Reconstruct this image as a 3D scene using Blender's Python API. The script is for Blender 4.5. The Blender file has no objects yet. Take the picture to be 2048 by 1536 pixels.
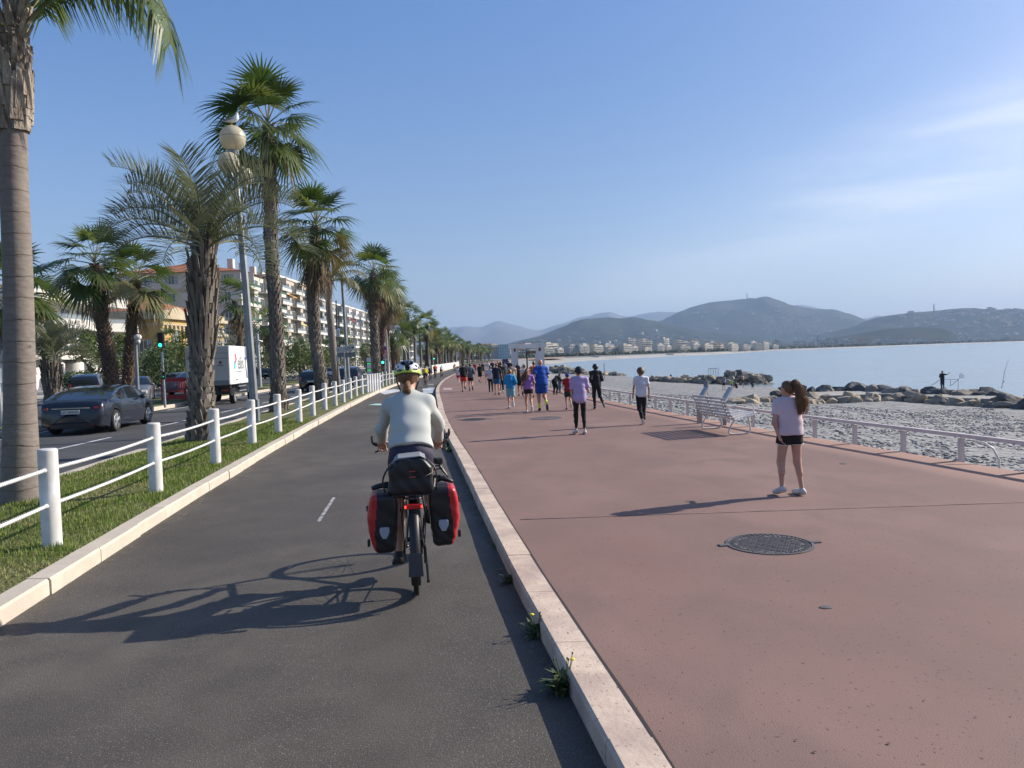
import bpy, math, random
import numpy as np
from mathutils import Vector, Matrix, noise as mnoise
R = math.radians
PI = math.pi
rnd = random.Random(11)
nr = np.random.RandomState(5)
# ------------------------------------------------------------------ camera
sc = bpy.context.scene
CAMH, FPX = 1.75, 1538.0
ROLL = 0.032
PITCH = math.atan(55 * math.cos(ROLL) / FPX)
cF = Vector((0, math.cos(PITCH), -math.sin(PITCH)))
u0 = Vector((0, math.sin(PITCH), math.cos(PITCH)))
r0 = Vector((1, 0, 0))
cX = r0 * math.cos(ROLL) - u0 * math.sin(ROLL)
cY = r0 * math.sin(ROLL) + u0 * math.cos(ROLL)
cam = bpy.data.cameras.new('camera')
camo = bpy.data.objects.new('camera', cam)
sc.collection.objects.link(camo)
cam.sensor_width = 36
cam.lens = FPX / 2048 * 36
cam.clip_start = 0.1
cam.clip_end = 60000
M = Matrix((cX, cY, -cF)).transposed().to_4x4()
M.translation = (0, 0, CAMH)
camo.matrix_world = M
sc.camera = camo
# ------------------------------------------------------------------ light
SUN_EL, SUN_AZ = 30.0, 20.0          # elevation; azimuth from +X towards +Y
sd = Vector((math.cos(R(SUN_EL)) * math.cos(R(SUN_AZ)), math.cos(R(SUN_EL)) * math.sin(R(SUN_AZ)), math.sin(R(SUN_EL))))
sl = bpy.data.lights.new('sun', 'SUN')
sl.energy = 4.9
sl.angle = R(0.5)
sl.color = (1.0, 0.91, 0.79)
so = bpy.data.objects.new('sun', sl)
sc.collection.objects.link(so)
so.rotation_euler = (-sd).to_track_quat('-Z', 'Y').to_euler()
w = bpy.data.worlds.new("World")
sc.world = w
w.use_nodes = True
nt = w.node_tree
bg = nt.nodes['Background']
sky = nt.nodes.new('ShaderNodeTexSky')
sky.sky_type = 'NISHITA'
sky.sun_disc = False
sky.sun_elevation = R(SUN_EL)
sky.sun_rotation = R(90 - SUN_AZ)
sky.altitude = 0
sky.air_density = 1.0
sky.dust_density = 1.5
sky.ozone_density = 6.0
SKYS = 0.098
bg.inputs['Strength'].default_value = SKYS
# thin cirrus low on the right of the bay
tc = nt.nodes.new('ShaderNodeTexCoord')
sep = nt.nodes.new('ShaderNodeSeparateXYZ')
nt.links.new(tc.outputs['Generated'], sep.inputs[0])
mp = nt.nodes.new('ShaderNodeMapping')
mp.inputs['Scale'].default_value = (1.1, 1.1, 11.0)
mp.inputs['Rotation'].default_value = (0, R(-11), 0)
nt.links.new(tc.outputs['Generated'], mp.inputs['Vector'])
cn = nt.nodes.new('ShaderNodeTexNoise')
cn.inputs['Scale'].default_value = 2.1
cn.inputs['Detail'].default_value = 7
cn.inputs['Roughness'].default_value = 0.5
cn.inputs['Distortion'].default_value = 0.3
nt.links.new(mp.outputs[0], cn.inputs['Vector'])
def wmath(op, a, b=None):
    n = nt.nodes.new('ShaderNodeMath')
    n.operation = op
    for i, v in enumerate((a, b)):
        if v is None: continue
        if isinstance(v, (int, float)): n.inputs[i].default_value = v
        else: nt.links.new(v, n.inputs[i])
    return n.outputs[0]
def wrange(v, a, b, c=0.0, d=1.0):
    n = nt.nodes.new('ShaderNodeMapRange')
    n.interpolation_type = 'SMOOTHSTEP'
    nt.links.new(v, n.inputs[0])
    for i, x in enumerate((a, b, c, d)): n.inputs[1 + i].default_value = x
    return n.outputs[0]
hs = nt.nodes.new('ShaderNodeHueSaturation')
tn = nt.nodes.new('ShaderNodeMix')
tn.data_type = 'RGBA'
tn.blend_type = 'MULTIPLY'
tn.inputs[0].default_value = 1
tn.inputs[7].default_value = (1.10, 1.01, 1.0, 1)
nt.links.new(sky.outputs[0], tn.inputs[6])
nt.links.new(tn.outputs[2], hs.inputs['Color'])
nt.links.new(wrange(sep.outputs[2], 0.0, 0.42, 0.92, 1.12), hs.inputs['Saturation'])
nt.links.new(wrange(wmath('SUBTRACT', sep.outputs[2], wmath('MULTIPLY', sep.outputs[0], 0.5)), 0.1, 0.6, 0.98, 1.26), hs.inputs['Value'])
# elevation of the streak rises towards the right of the bay
el = wmath('SUBTRACT', sep.outputs[2], wmath('MULTIPLY', sep.outputs[0], 0.36))
band = wmath('MULTIPLY', wrange(el, -0.07, 0.02), wrange(el, 0.13, 0.04))
side = wrange(sep.outputs[0], -0.02, 0.5)
fac = wmath('MULTIPLY', wmath('MULTIPLY', band, side), wrange(cn.outputs[0], 0.30, 0.68, 0.07, 0.50))
mx = nt.nodes.new('ShaderNodeMix')
mx.data_type = 'RGBA'
nt.links.new(fac, mx.inputs[0])
nt.links.new(hs.outputs[0], mx.inputs[6])
mx.inputs[7].default_value = (8.4, 8.5, 8.6, 1)
nt.links.new(mx.outputs[2], bg.inputs[0])
sc.view_settings.view_transform = 'Standard'
sc.view_settings.look = 'None'
sc.view_settings.exposure = 0.53
sc.view_settings.gamma = 1
sc.view_settings.use_curve_mapping = False
cy = sc.cycles
cy.use_denoising = True
cy.max_bounces = 5
cy.diffuse_bounces = 2
cy.glossy_bounces = 2
cy.transmission_bounces = 3
cy.transparent_max_bounces = 6
cy.volume_bounces = 0
cy.caustics_reflective = False
cy.caustics_refractive = False
cy.sample_clamp_indirect = 4

# ------------------------------------------------------------------ pixel (of a 2048x1536 frame) to ground
def ray(px, py):
    return cX * (px - 1024) + cY * (768 - py) + cF * FPX
def P(px, py, z=0.0):
    d = ray(px, py)
    t = (z - CAMH) / d.z
    return Vector((d.x * t, d.y * t, z))
def PD(px, py, Y):
    d = ray(px, py)
    t = Y / d.y
    return Vector((d.x * t, Y, CAMH + d.z * t))
# ------------------------------------------------------------------ objects
COL = sc.collection
def tag(o, label=None, cat=None, group=None, kind=None):
    if label: o['label'] = label
    if cat: o['category'] = cat
    if group: o['group'] = group
    if kind: o['kind'] = kind
    return o
def thing(name, label, cat, loc=(0, 0, 0), rz=0.0, group=None, scale=1.0):
    o = bpy.data.objects.new(name, None)
    COL.objects.link(o)
    o.empty_display_size = 0.1
    o.location = loc
    o.rotation_euler = (0, 0, rz)
    if scale != 1.0: o.scale = (scale,) * 3
    return tag(o, label, cat, group)
def kids(o): return [c for c in bpy.data.objects if c.parent == o]
KID = {}
def copy_tree(o, parent=None, tree=None):
    if tree is None: tree = tree_of(o)
    def rec(t, par):
        c = t[0].copy()
        COL.objects.link(c)
        c.parent = par
        for ch in t[1]: rec(ch, c)
        return c
    return rec(tree, parent)
def tree_of(o):
    return (o, [tree_of(c) for c in kids(o)])

class MB:
    """collects faces for ONE mesh object"""
    def __init__(s): s.v, s.f, s.m = [], [], []
    def add(s, vs, fs, m=0):
        b = len(s.v)
        s.v.extend([tuple(x) for x in vs])
        s.f.extend([tuple(b + i for i in f) for f in fs])
        s.m.extend([m] * len(fs))
    def box(s, c, d, m=0, rz=0.0, rot=None, taper=1.0):
        x, y, z = d[0] / 2, d[1] / 2, d[2] / 2
        q = [Vector((sx * x * (taper if sz > 0 else 1), sy * y * (taper if sz > 0 else 1), sz * z)) for sz in (-1, 1) for sy in (-1, 1) for sx in (-1, 1)]
        mt = rot if rot is not None else Matrix.Rotation(rz, 3, 'Z')
        q = [mt @ v + Vector(c) for v in q]
        s.add(q, [(0, 2, 3, 1), (4, 5, 7, 6), (0, 1, 5, 4), (2, 6, 7, 3), (0, 4, 6, 2), (1, 3, 7, 5)], m)
    def tube(s, pts, rad, n=8, m=0, cap=True, flat=1.0):
        pts = [Vector(p) for p in pts]
        if not hasattr(rad, '__len__'): rad = [rad] * len(pts)
        vs, fs = [], []
        t0 = (pts[1] - pts[0]).normalized()
        ref = Vector((0, 0, 1)) if abs(t0.z) < 0.9 else Vector((1, 0, 0))
        a = t0.cross(ref).normalized()
        for i, p in enumerate(pts):
            t = (pts[min(i + 1, len(pts) - 1)] - pts[max(i - 1, 0)])
            if t.length < 1e-9: t = t0
            t.normalize()
            a = (a - t * a.dot(t))
            if a.length < 1e-6: a = t.orthogonal()
            a.normalize()
            b = t.cross(a)
            for k in range(n):
                an = 2 * PI * k / n
                vs.append(p + (a * math.cos(an) + b * math.sin(an) * flat) * rad[i])
        for i in range(len(pts) - 1):
            for k in range(n):
                k2 = (k + 1) % n
                fs.append((i * n + k, i * n + k2, (i + 1) * n + k2, (i + 1) * n + k))
        if cap:
            fs.append(tuple(range(n - 1, -1, -1)))
            L = (len(pts) - 1) * n
            fs.append(tuple(L + k for k in range(n)))
        s.add(vs, fs, m)
    def lathe(s, prof, c=(0, 0, 0), n=20, m=0, axis='Z', sx=1.0):
        vs, fs = [], []
        c = Vector(c)
        for r, h in prof:
            for k in range(n):
                a = 2 * PI * k / n
                q = (r * math.cos(a) * sx, r * math.sin(a), h)
                if axis == 'X': q = (q[2], q[0], q[1])
                elif axis == 'Y': q = (q[0], q[2], q[1])
                vs.append(c + Vector(q))
        for i in range(len(prof) - 1):
            for k in range(n):
                k2 = (k + 1) % n
                fs.append((i * n + k, i * n + k2, (i + 1) * n + k2, (i + 1) * n + k))
        if prof[0][0] > 1e-6: fs.append(tuple(range(n - 1, -1, -1)))
        if prof[-1][0] > 1e-6 and prof[0][0] > .002: fs.append(tuple((len(prof) - 1) * n + k for k in range(n)))
        s.add(vs, fs, m)
    def ball(s, c, r, n=12, m=0):
        if not hasattr(r, '__len__'): r = (r, r, r)
        vs, fs = [], []
        k = n // 2
        for i in range(k + 1):
            th = PI * i / k
            for j in range(n):
                a = 2 * PI * j / n
                vs.append((c[0] + r[0] * math.sin(th) * math.cos(a), c[1] + r[1] * math.sin(th) * math.sin(a), c[2] + r[2] * math.cos(th)))
        for i in range(k):
            for j in range(n):
                j2 = (j + 1) % n
                fs.append((i * n + j, (i + 1) * n + j, (i + 1) * n + j2, i * n + j2))
        s.add(vs, fs, m)
    def torus(s, c, Rr, r, axis='X', n=40, k=8, m=0, arc=(0, 2 * PI)):
        pts = []
        closed = abs(arc[1] - arc[0] - 2 * PI) < 1e-6
        N = n if closed else n + 1
        vs, fs = [], []
        for i in range(N):
            a = arc[0] + (arc[1] - arc[0]) * i / n
            for j in range(k):
                b = 2 * PI * j / k
                rr = Rr + r * math.cos(b)
                q = (r * math.sin(b), rr * math.cos(a), rr * math.sin(a))
                if axis == 'Z': q = (q[1], q[2], q[0])
                elif axis == 'Y': q = (q[1], q[0], q[2])
                vs.append(Vector(c) + Vector(q))
        for i in range(n):
            i2 = (i + 1) % N
            for j in range(k):
                j2 = (j + 1) % k
                fs.append((i * k + j, i * k + j2, i2 * k + j2, i2 * k + j))
        s.add(vs, fs, m)
    def prism(s, poly, y0, y1, m=0, axis='Y'):
        n = len(poly)
        def q(a, b, h):
            return {'Y': (a, h, b), 'X': (h, a, b), 'Z': (a, b, h)}[axis]
        vs = [q(a, b, y0) for a, b in poly] + [q(a, b, y1) for a, b in poly]
        fs = [tuple(range(n)), tuple(range(2 * n - 1, n - 1, -1))]
        for i in range(n):
            j = (i + 1) % n
            fs.append((i, i + n, j + n, j))
        s.add(vs, fs, m)
    def build(s, name, mats, parent=None, smooth=False, bevel=0.0, loc=None, fix=True):
        me = bpy.data.meshes.new(name)
        me.from_pydata(s.v, [], s.f)
        if not hasattr(mats, '__len__'): mats = [mats]
        for q in mats: me.materials.append(q)
        if len(mats) > 1: me.polygons.foreach_set('material_index', s.m)
        o = bpy.data.objects.new(name, me)
        COL.objects.link(o)
        if parent is not None: o.parent = parent
        if loc is not None: o.location = loc
        if fix:
            import bmesh
            b = bmesh.new(); b.from_mesh(me)
            bmesh.ops.recalc_face_normals(b, faces=b.faces)
            b.to_mesh(me); b.free()
        if smooth:
            me.polygons.foreach_set('use_smooth', [True] * len(me.polygons))
            if smooth != 'all':
                md = o.modifiers.new('es', 'EDGE_SPLIT'); md.split_angle = R(38)
        if bevel:
            md = o.modifiers.new('bv', 'BEVEL'); md.width = bevel; md.segments = 2; md.limit_method = 'ANGLE'
        return o

def npmesh(name, v, f, mats, parent=None, smooth=True, midx=None):
    """fast mesh from numpy arrays (quads or tris)"""
    me = bpy.data.meshes.new(name)
    v = np.asarray(v, dtype=np.float32); f = np.asarray(f, dtype=np.int32)
    k = f.shape[1]
    me.vertices.add(len(v)); me.vertices.foreach_set('co', v.ravel())
    me.loops.add(f.size); me.loops.foreach_set('vertex_index', f.ravel())
    me.polygons.add(len(f))
    me.polygons.foreach_set('loop_start', np.arange(0, f.size, k, dtype=np.int32))
    me.polygons.foreach_set('loop_total', np.full(len(f), k, dtype=np.int32))
    if not hasattr(mats, '__len__'): mats = [mats]
    for q in mats: me.materials.append(q)
    if midx is not None: me.polygons.foreach_set('material_index', np.asarray(midx, dtype=np.int32))
    me.polygons.foreach_set('use_smooth', np.full(len(f), bool(smooth)))
    me.update(calc_edges=True); me.validate()
    o = bpy.data.objects.new(name, me)
    COL.objects.link(o)
    if parent is not None: o.parent = parent
    return o

def text(name, s, size, mat, parent, loc, rot, ext=0.001, align='CENTER'):
    c = bpy.data.curves.new(name, 'FONT')
    c.body = s; c.size = size; c.extrude = ext
    c.align_x = align; c.align_y = 'CENTER'
    o = bpy.data.objects.new(name, c)
    COL.objects.link(o)
    bpy.context.view_layer.update()
    me = bpy.data.meshes.new_from_object(o.evaluated_get(bpy.context.evaluated_depsgraph_get()))
    bpy.data.objects.remove(o); o = bpy.data.objects.new(name, me); COL.objects.link(o)
    me.materials.clear(); me.materials.append(mat)
    o.parent = parent; o.location = loc; o.rotation_euler = rot
    return o

# ------------------------------------------------------------------ materials
def nd(t, k, **kw):
    n = t.nodes.new(k)
    for a, b in kw.items(): setattr(n, a, b)
    return n
def mat(name, col, rough=0.6, metal=0.0, col2=None, ns=3.0, det=4, lo=0.35, hi=0.65, bump=0.0, bs=40.0, spec=0.5, emit=0.0,
        scale=(1, 1, 1), speck=None, sps=200.0, spt=0.62, coat=0.0, trans=0.0, transc=None, col3=None, ns3=0.6, vor=0.0, bdist=0.02, sheen=0.0, alpha=None):
    m = bpy.data.materials.new(name)
    m.use_nodes = True
    t = m.node_tree
    b = t.nodes['Principled BSDF']
    L = t.links.new
    b.inputs['Roughness'].default_value = rough
    b.inputs['Metallic'].default_value = metal
    b.inputs['Specular IOR Level'].default_value = spec
    b.inputs['Coat Weight'].default_value = coat
    if coat: b.inputs['Coat Roughness'].default_value = 0.03
    c4 = lambda c: (c[0], c[1], c[2], 1)
    b.inputs['Base Color'].default_value = c4(col)
    tcn = nd(t, 'ShaderNodeTexCoord'); mpn = nd(t, 'ShaderNodeMapping')
    mpn.inputs['Scale'].default_value = scale
    L(tcn.outputs['Object'], mpn.inputs[0])
    cur = None
    if col2 is not None:
        n = nd(t, 'ShaderNodeTexNoise'); n.inputs['Scale'].default_value = ns; n.inputs['Detail'].default_value = det
        L(mpn.outputs[0], n.inputs['Vector'])
        r = nd(t, 'ShaderNodeMapRange'); r.inputs[1].default_value = lo; r.inputs[2].default_value = hi
        L(n.outputs[0], r.inputs[0])
        x = nd(t, 'ShaderNodeMix', data_type='RGBA'); L(r.outputs[0], x.inputs[0])
        x.inputs[6].default_value = c4(col); x.inputs[7].default_value = c4(col2)
        cur = x.outputs[2]
    if col3 is not None:
        n = nd(t, 'ShaderNodeTexNoise'); n.inputs['Scale'].default_value = ns3; n.inputs['Detail'].default_value = 6
        n.inputs['Distortion'].default_value = 0.4
        L(mpn.outputs[0], n.inputs['Vector'])
        r = nd(t, 'ShaderNodeMapRange'); r.inputs[1].default_value = 0.42; r.inputs[2].default_value = 0.66
        L(n.outputs[0], r.inputs[0])
        x = nd(t, 'ShaderNodeMix', data_type='RGBA'); L(r.outputs[0], x.inputs[0])
        if cur: L(cur, x.inputs[6])
        else: x.inputs[6].default_value = c4(col)
        x.inputs[7].default_value = c4(col3)
        cur = x.outputs[2]
    if speck is not None:
        n = nd(t, 'ShaderNodeTexNoise'); n.inputs['Scale'].default_value = sps; n.inputs['Detail'].default_value = 1
        L(mpn.outputs[0], n.inputs['Vector'])
        r = nd(t, 'ShaderNodeMapRange'); r.inputs[1].default_value = spt; r.inputs[2].default_value = spt + 0.08
        L(n.outputs[0], r.inputs[0])
        x = nd(t, 'ShaderNodeMix', data_type='RGBA'); L(r.outputs[0], x.inputs[0])
        if cur: L(cur, x.inputs[6])
        else: x.inputs[6].default_value = c4(col)
        x.inputs[7].default_value = c4(speck)
        cur = x.outputs[2]
    if cur: L(cur, b.inputs['Base Color'])
    if bump:
        if vor:
            n = nd(t, 'ShaderNodeTexVoronoi'); n.inputs['Scale'].default_value = bs
            oo = n.outputs['Distance']
        else:
            n = nd(t, 'ShaderNodeTexNoise'); n.inputs['Scale'].default_value = bs; n.inputs['Detail'].default_value = 5
            oo = n.outputs[0]
        L(mpn.outputs[0], n.inputs['Vector'])
        u = nd(t, 'ShaderNodeBump'); u.inputs['Strength'].default_value = bump; u.inputs['Distance'].default_value = bdist
        if vor: u.invert = True
        L(oo, u.inputs['Height']); L(u.outputs[0], b.inputs['Normal'])
    if emit:
        b.inputs['Emission Color'].default_value = c4(col); b.inputs['Emission Strength'].default_value = emit
    if trans:
        out = t.nodes['Material Output']
        tr = nd(t, 'ShaderNodeBsdfTranslucent')
        tr.inputs[0].default_value = c4(transc or col)
        ms = nd(t, 'ShaderNodeMixShader'); ms.inputs[0].default_value = trans
        L(b.outputs[0], ms.inputs[1]); L(tr.outputs[0], ms.inputs[2]); L(ms.outputs[0], out.inputs[0])
    if alpha is not None: b.inputs['Alpha'].default_value = alpha
    return m
def glassy(name, col=(0.02, 0.025, 0.03), rough=0.08):
    return mat(name, col, rough=rough, spec=0.8, coat=0.5)
# ================================================================== the ground
class Curve:
    def __init__(s, pts):
        s.y = np.array([p[0] for p in pts], float); s.x = np.array([p[1] for p in pts], float)
        if s.y[0] == 0: s.x += -.056 + .00114 * np.minimum(s.y, 110)      # camera roll
        h = np.diff(s.y); d = np.diff(s.x) / h
        m = np.zeros(len(s.x)); m[0] = d[0]; m[-1] = d[-1]
        m[1:-1] = (d[:-1] * h[1:] + d[1:] * h[:-1]) / (h[1:] + h[:-1])
        s.m = m
    def __call__(s, Y):
        Y = np.asarray(Y, float)
        i = np.clip(np.searchsorted(s.y, Y) - 1, 0, len(s.y) - 2)
        h = s.y[i + 1] - s.y[i]; t = (Y - s.y[i]) / h
        t2, t3 = t * t, t * t * t
        v = (2 * t3 - 3 * t2 + 1) * s.x[i] + (t3 - 2 * t2 + t) * h * s.m[i] + (-2 * t3 + 3 * t2) * s.x[i + 1] + (t3 - t2) * h * s.m[i + 1]
        return np.where((t < 0), s.x[i] + s.m[i] * (Y - s.y[i]), v)
FAR = [(200, -8.0), (300, -8.0), (400, -5.0), (500, 5.0), (600, 30)]
A_ = Curve([(0, .80), (3.25, .39), (4.69, .18), (5.94, .0), (8.25, -.31), (12.76, -.90), (15.6, -1.29), (21.1, -1.98), (30.5, -2.99), (37.4, -3.72), (43.9, -4.32), (50.8, -4.83), (57.6, -5.25), (69.6, -5.75), (85.3, -6.2), (120, -6.9)] + FAR)
B_ = Curve([(0, -2.85), (5.44, -3.55), (9.0, -4.03), (15.6, -4.80), (28, -6.07), (37.4, -6.9), (52.3, -7.9), (76, -8.85), (105, -9.5)] + [(y, x - 3.6) for y, x in FAR])
E_ = Curve([(0, 8.1), (9.44, 6.32), (11.1, 5.98), (13.5, 5.48), (18, 4.68), (22.6, 3.92), (29.7, 2.92), (35, 2.3), (60, .5), (85, -.3), (120, -1.0), (200, -2.0), (300, -1.5), (400, 3), (500, 15), (600, 42)])
K_ = Curve([(0, -6.5), (13.5, -7.9), (17.7, -8.35), (23.5, -8.95), (30.9, -9.66), (39, -10.4), (60, -12.1), (85, -13.4), (120, -14.3)] + [(y, x - 8) for y, x in FAR])
F_ = Curve([(0, -14.2), (24, -15.6), (35, -16.3), (54, -17.5), (85, -20.0), (120, -21.5)] + [(y, x - 16) for y, x in FAR])
W_ = Curve([(0, 66), (60, 50), (97, 37), (130, 31), (168, 26.5), (250, 17), (300, 15), (400, 17), (448, 24), (549, 42), (640, 74), (748, 130), (832, 175), (930, 260)])
def beachz(X, Y):
    d = X - float(E_(Y)); wd = float(W_(Y)) - float(E_(Y))
    z = -0.12 - (0.095 + 0.14 * min(max((Y - 45) / 70, 0), 1)) * d
    zt = -2.95 - 0.62 * max(0.0, (d / wd - 0.62) / 0.38)
    lo = max(z, zt) if d < wd * 0.62 else min(max(z, -2.95), zt)
    if d > wd * 0.62: lo = zt
    if d < 0: lo = -0.12
    return lo
def PB(px, py):
    """pixel to the beach surface"""
    d = ray(px, py); t = 5.0 / d.y
    for k in range(4000):
        x, y, z = d.x * t, d.y * t, CAMH + d.z * t
        if z < max(beachz(x, y), -3.5): break
        t *= 1.004
    return Vector((x, y, max(beachz(x, y), -3.5)))
YS = np.concatenate([np.arange(-6, 60, 0.6), np.arange(60, 140, 2.0), np.arange(140, 601, 10.0)])
def strip(name, cols, mats, ys=YS, kind='structure', midx=None, smooth=True, **kw):
    """cols: list of (curve function, z function or number); one sheet following the shore road"""
    n = len(ys); V = []
    for fx, fz in cols:
        x = fx(ys)
        z = fz(ys) if callable(fz) else np.full(n, fz)
        V.append(np.stack([x, ys, z], 1))
    V = np.concatenate(V)
    F, MI = [], []
    for c in range(len(cols) - 1):
        i = np.arange(n - 1)
        F.append(np.stack([c * n + i, c * n + i + 1, (c + 1) * n + i + 1, (c + 1) * n + i], 1))
        MI.append(np.full(n - 1, 0 if midx is None else midx[c]))
    o = npmesh(name, V, np.concatenate(F), mats, smooth=smooth, midx=np.concatenate(MI) if midx else None)
    if kind: o['kind'] = kind
    return o
def off(c, d): return lambda Y: c(Y) + d
def wob(c, d, a=0.0, s=1.0): return lambda Y: c(Y) + d + a * np.sin(Y * s) * np.sin(Y * s * 0.37 + 1)

m_asph = mat('asphalt', (.071, .062, .051), rough=.76, col2=(.103, .090, .074), ns=2.2, speck=(.22, .20, .19), sps=160, spt=.62, bump=.55, bs=120, bdist=.009, col3=(.055, .048, .040), ns3=.33, spec=.4)
m_road = mat('road asphalt', (.050, .050, .052), rough=.8, col2=(.080, .080, .080), ns=.7, speck=(.12, .12, .12), sps=90, bump=.3, bs=60, col3=(.036, .037, .039), ns3=.25)
m_prom = mat('red promenade asphalt', (.208, .125, .103), rough=.80, col2=(.254, .160, .133), ns=.45, lo=.36, hi=.64, det=7, speck=(.11, .065, .055), sps=52, spt=.685, bump=.35, bs=150, bdist=.006, col3=(.196, .126, .105), ns3=1.6, scale=(1, .7, 1), spec=.3)
m_kerbp = mat('pink granite kerb', (.56, .43, .325), rough=.7, col2=(.66, .53, .41), ns=9, speck=(.27, .19, .15), sps=48, spt=.66, bump=.35, bs=45, bdist=.008, col3=(.42, .32, .26), ns3=2.2)
m_kerbw = mat('pale stone kerb', (.50, .44, .355), rough=.75, col2=(.60, .53, .43), ns=6, speck=(.38, .33, .27), sps=60, spt=.66, bump=.3, bs=60, bdist=.008, col3=(.50, .44, .36), ns3=1.7)
m_joint = mat('dark joint', (.045, .032, .030), rough=.95)
m_grassg = mat('turf soil', (.115, .135, .028), rough=.95, col2=(.19, .19, .055), ns=1.6, det=8, bump=1.0, bs=38, bdist=.05, col3=(.19, .18, .075), ns3=.8, speck=(.035, .060, .014), sps=26, spt=.56)
m_ground = mat('dusty ground', (.16, .15, .13), rough=.95, col2=(.11, .11, .09), ns=.15)
m_pave = mat('pavement', (.30, .28, .25), rough=.9, col2=(.24, .225, .20), ns=.5)

# pebble beach
def pebble_mat():
    m = bpy.data.materials.new('grey pebbles'); m.use_nodes = True
    t = m.node_tree; b = t.nodes['Principled BSDF']; L = t.links.new
    b.inputs['Roughness'].default_value = .85
    tcn = nd(t, 'ShaderNodeTexCoord')
    v1 = nd(t, 'ShaderNodeTexVoronoi'); v1.inputs['Scale'].default_value = 7.0
    v2 = nd(t, 'ShaderNodeTexVoronoi'); v2.inputs['Scale'].default_value = 2.6
    n1 = nd(t, 'ShaderNodeTexNoise'); n1.inputs['Scale'].default_value = 1.3; n1.inputs['Detail'].default_value = 9; n1.inputs['Roughness'].default_value = .85
    for q in (v1, v2, n1): L(tcn.outputs['Object'], q.inputs['Vector'])
    s1 = nd(t, 'ShaderNodeSeparateColor'); L(v1.outputs['Color'], s1.inputs[0])
    s2 = nd(t, 'ShaderNodeSeparateColor'); L(v2.outputs['Color'], s2.inputs[0])
    def mth(op, a, c):
        n = nd(t, 'ShaderNodeMath', operation=op)
        for i, x in enumerate((a, c)):
            if isinstance(x, (int, float)): n.inputs[i].default_value = x
            else: L(x, n.inputs[i])
        return n.outputs[0]
    k = mth('ADD', mth('MULTIPLY', s1.outputs[0], .42), mth('ADD', mth('MULTIPLY', s2.outputs[0], .26), mth('MULTIPLY', n1.outputs[0], .60)))
    cr = nd(t, 'ShaderNodeValToRGB'); L(k, cr.inputs[0])
    e = cr.color_ramp.elements
    e[0].position = .25; e[0].color = (.085, .085, .088, 1)
    e[1].position = 1.0; e[1].color = (.38, .375, .36, 1)
    q = cr.color_ramp.elements.new(.6); q.color = (.19, .188, .18, 1)
    L(cr.outputs[0], b.inputs['Base Color'])
    n2 = nd(t, 'ShaderNodeTexNoise'); n2.inputs['Scale'].default_value = 1.3; n2.inputs['Detail'].default_value = 5
    L(tcn.outputs['Object'], n2.inputs['Vector'])
    hh = mth('ADD', mth('MULTIPLY', v1.outputs['Distance'], -.10), mth('MULTIPLY', n2.outputs[0], .25))
    u = nd(t, 'ShaderNodeBump'); u.inputs['Strength'].default_value = .8; u.inputs['Distance'].default_value = .14
    L(hh, u.inputs['Height']); L(u.outputs[0], b.inputs['Normal'])
    return m
m_peb = pebble_mat()

# wide land sheet under everything (road side) and round the bay
def land():
    V, F = [], []
    rows = []
    for y in list(range(-60, 430, 10)):
        rows.append([(float(E_(max(y, 0))) - .6 - 0.18 * min(y, 0), y, -.32), (-60, y, -.32), (-400, y, -.32), (-3500, y, -.32)])
    sh = [(17, 430), (24, 448), (42, 549), (74, 640), (130, 748), (175, 832), (260, 930), (470, 1400), (700, 1600), (1080, 2000), (1600, 2400), (2900, 3000), (4500, 3300)]
    for x, y in sh:
        r1 = 26 if y < 1200 else 60
        dx, dy = (-.75, .66) if y < 700 else (-.55, .83)
        r = [(x, y, -3.6), (x + dx * r1, y + dy * r1, -1.0), (x + dx * 90, y + dy * 90, -.4), (x + dx * 3500, y + dy * 3500, -.32)]
        rows.append(r)
    for r in rows: V += r
    for i in range(len(rows) - 1):
        for k in range(3):
            a = i * 4 + k
            F.append((a, a + 1, a + 5, a + 4))
    MI = []
    for i in range(len(rows) - 1):
        for k in range(3): MI.append(1 if (k == 0 and i >= 48) else 0)
    m_sand = mat('far beach', (.42, .39, .34), rough=.9, col2=(.30, .29, .26), ns=.05)
    o = npmesh('ground', V, F, [m_ground, m_sand], smooth=False, midx=MI)
    o['kind'] = 'structure'
land()
# main road (second carriageway included), median, pavement
strip('road', [(off(F_, -14), -.2), (off(F_, -.0), -.2), (off(K_, 0.0), -.2)], m_road)
strip('pavement', [(lambda Y: F_(Y) * 0 - 47 + np.clip(Y - 400, 0, 300) * .14, -.06), (off(F_, -14.2), -.06), (off(F_, -14.0), -.21)], m_pave)
# bicycle path
strip('bike_path', [(off(B_, -.05), 0.0), (lambda Y: (A_(Y) + B_(Y)) / 2, 0.012), (off(A_, .05), 0.0)], m_asph)
# promenade
strip('promenade', [(off(A_, .205), .118)] + [((lambda k: lambda Y: (A_(Y) + .2) * (1 - k) + E_(Y) * k)(k / 6), .12) for k in range(1, 6)] + [(E_, .12), (off(E_, .005), -.6)], m_prom)

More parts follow.
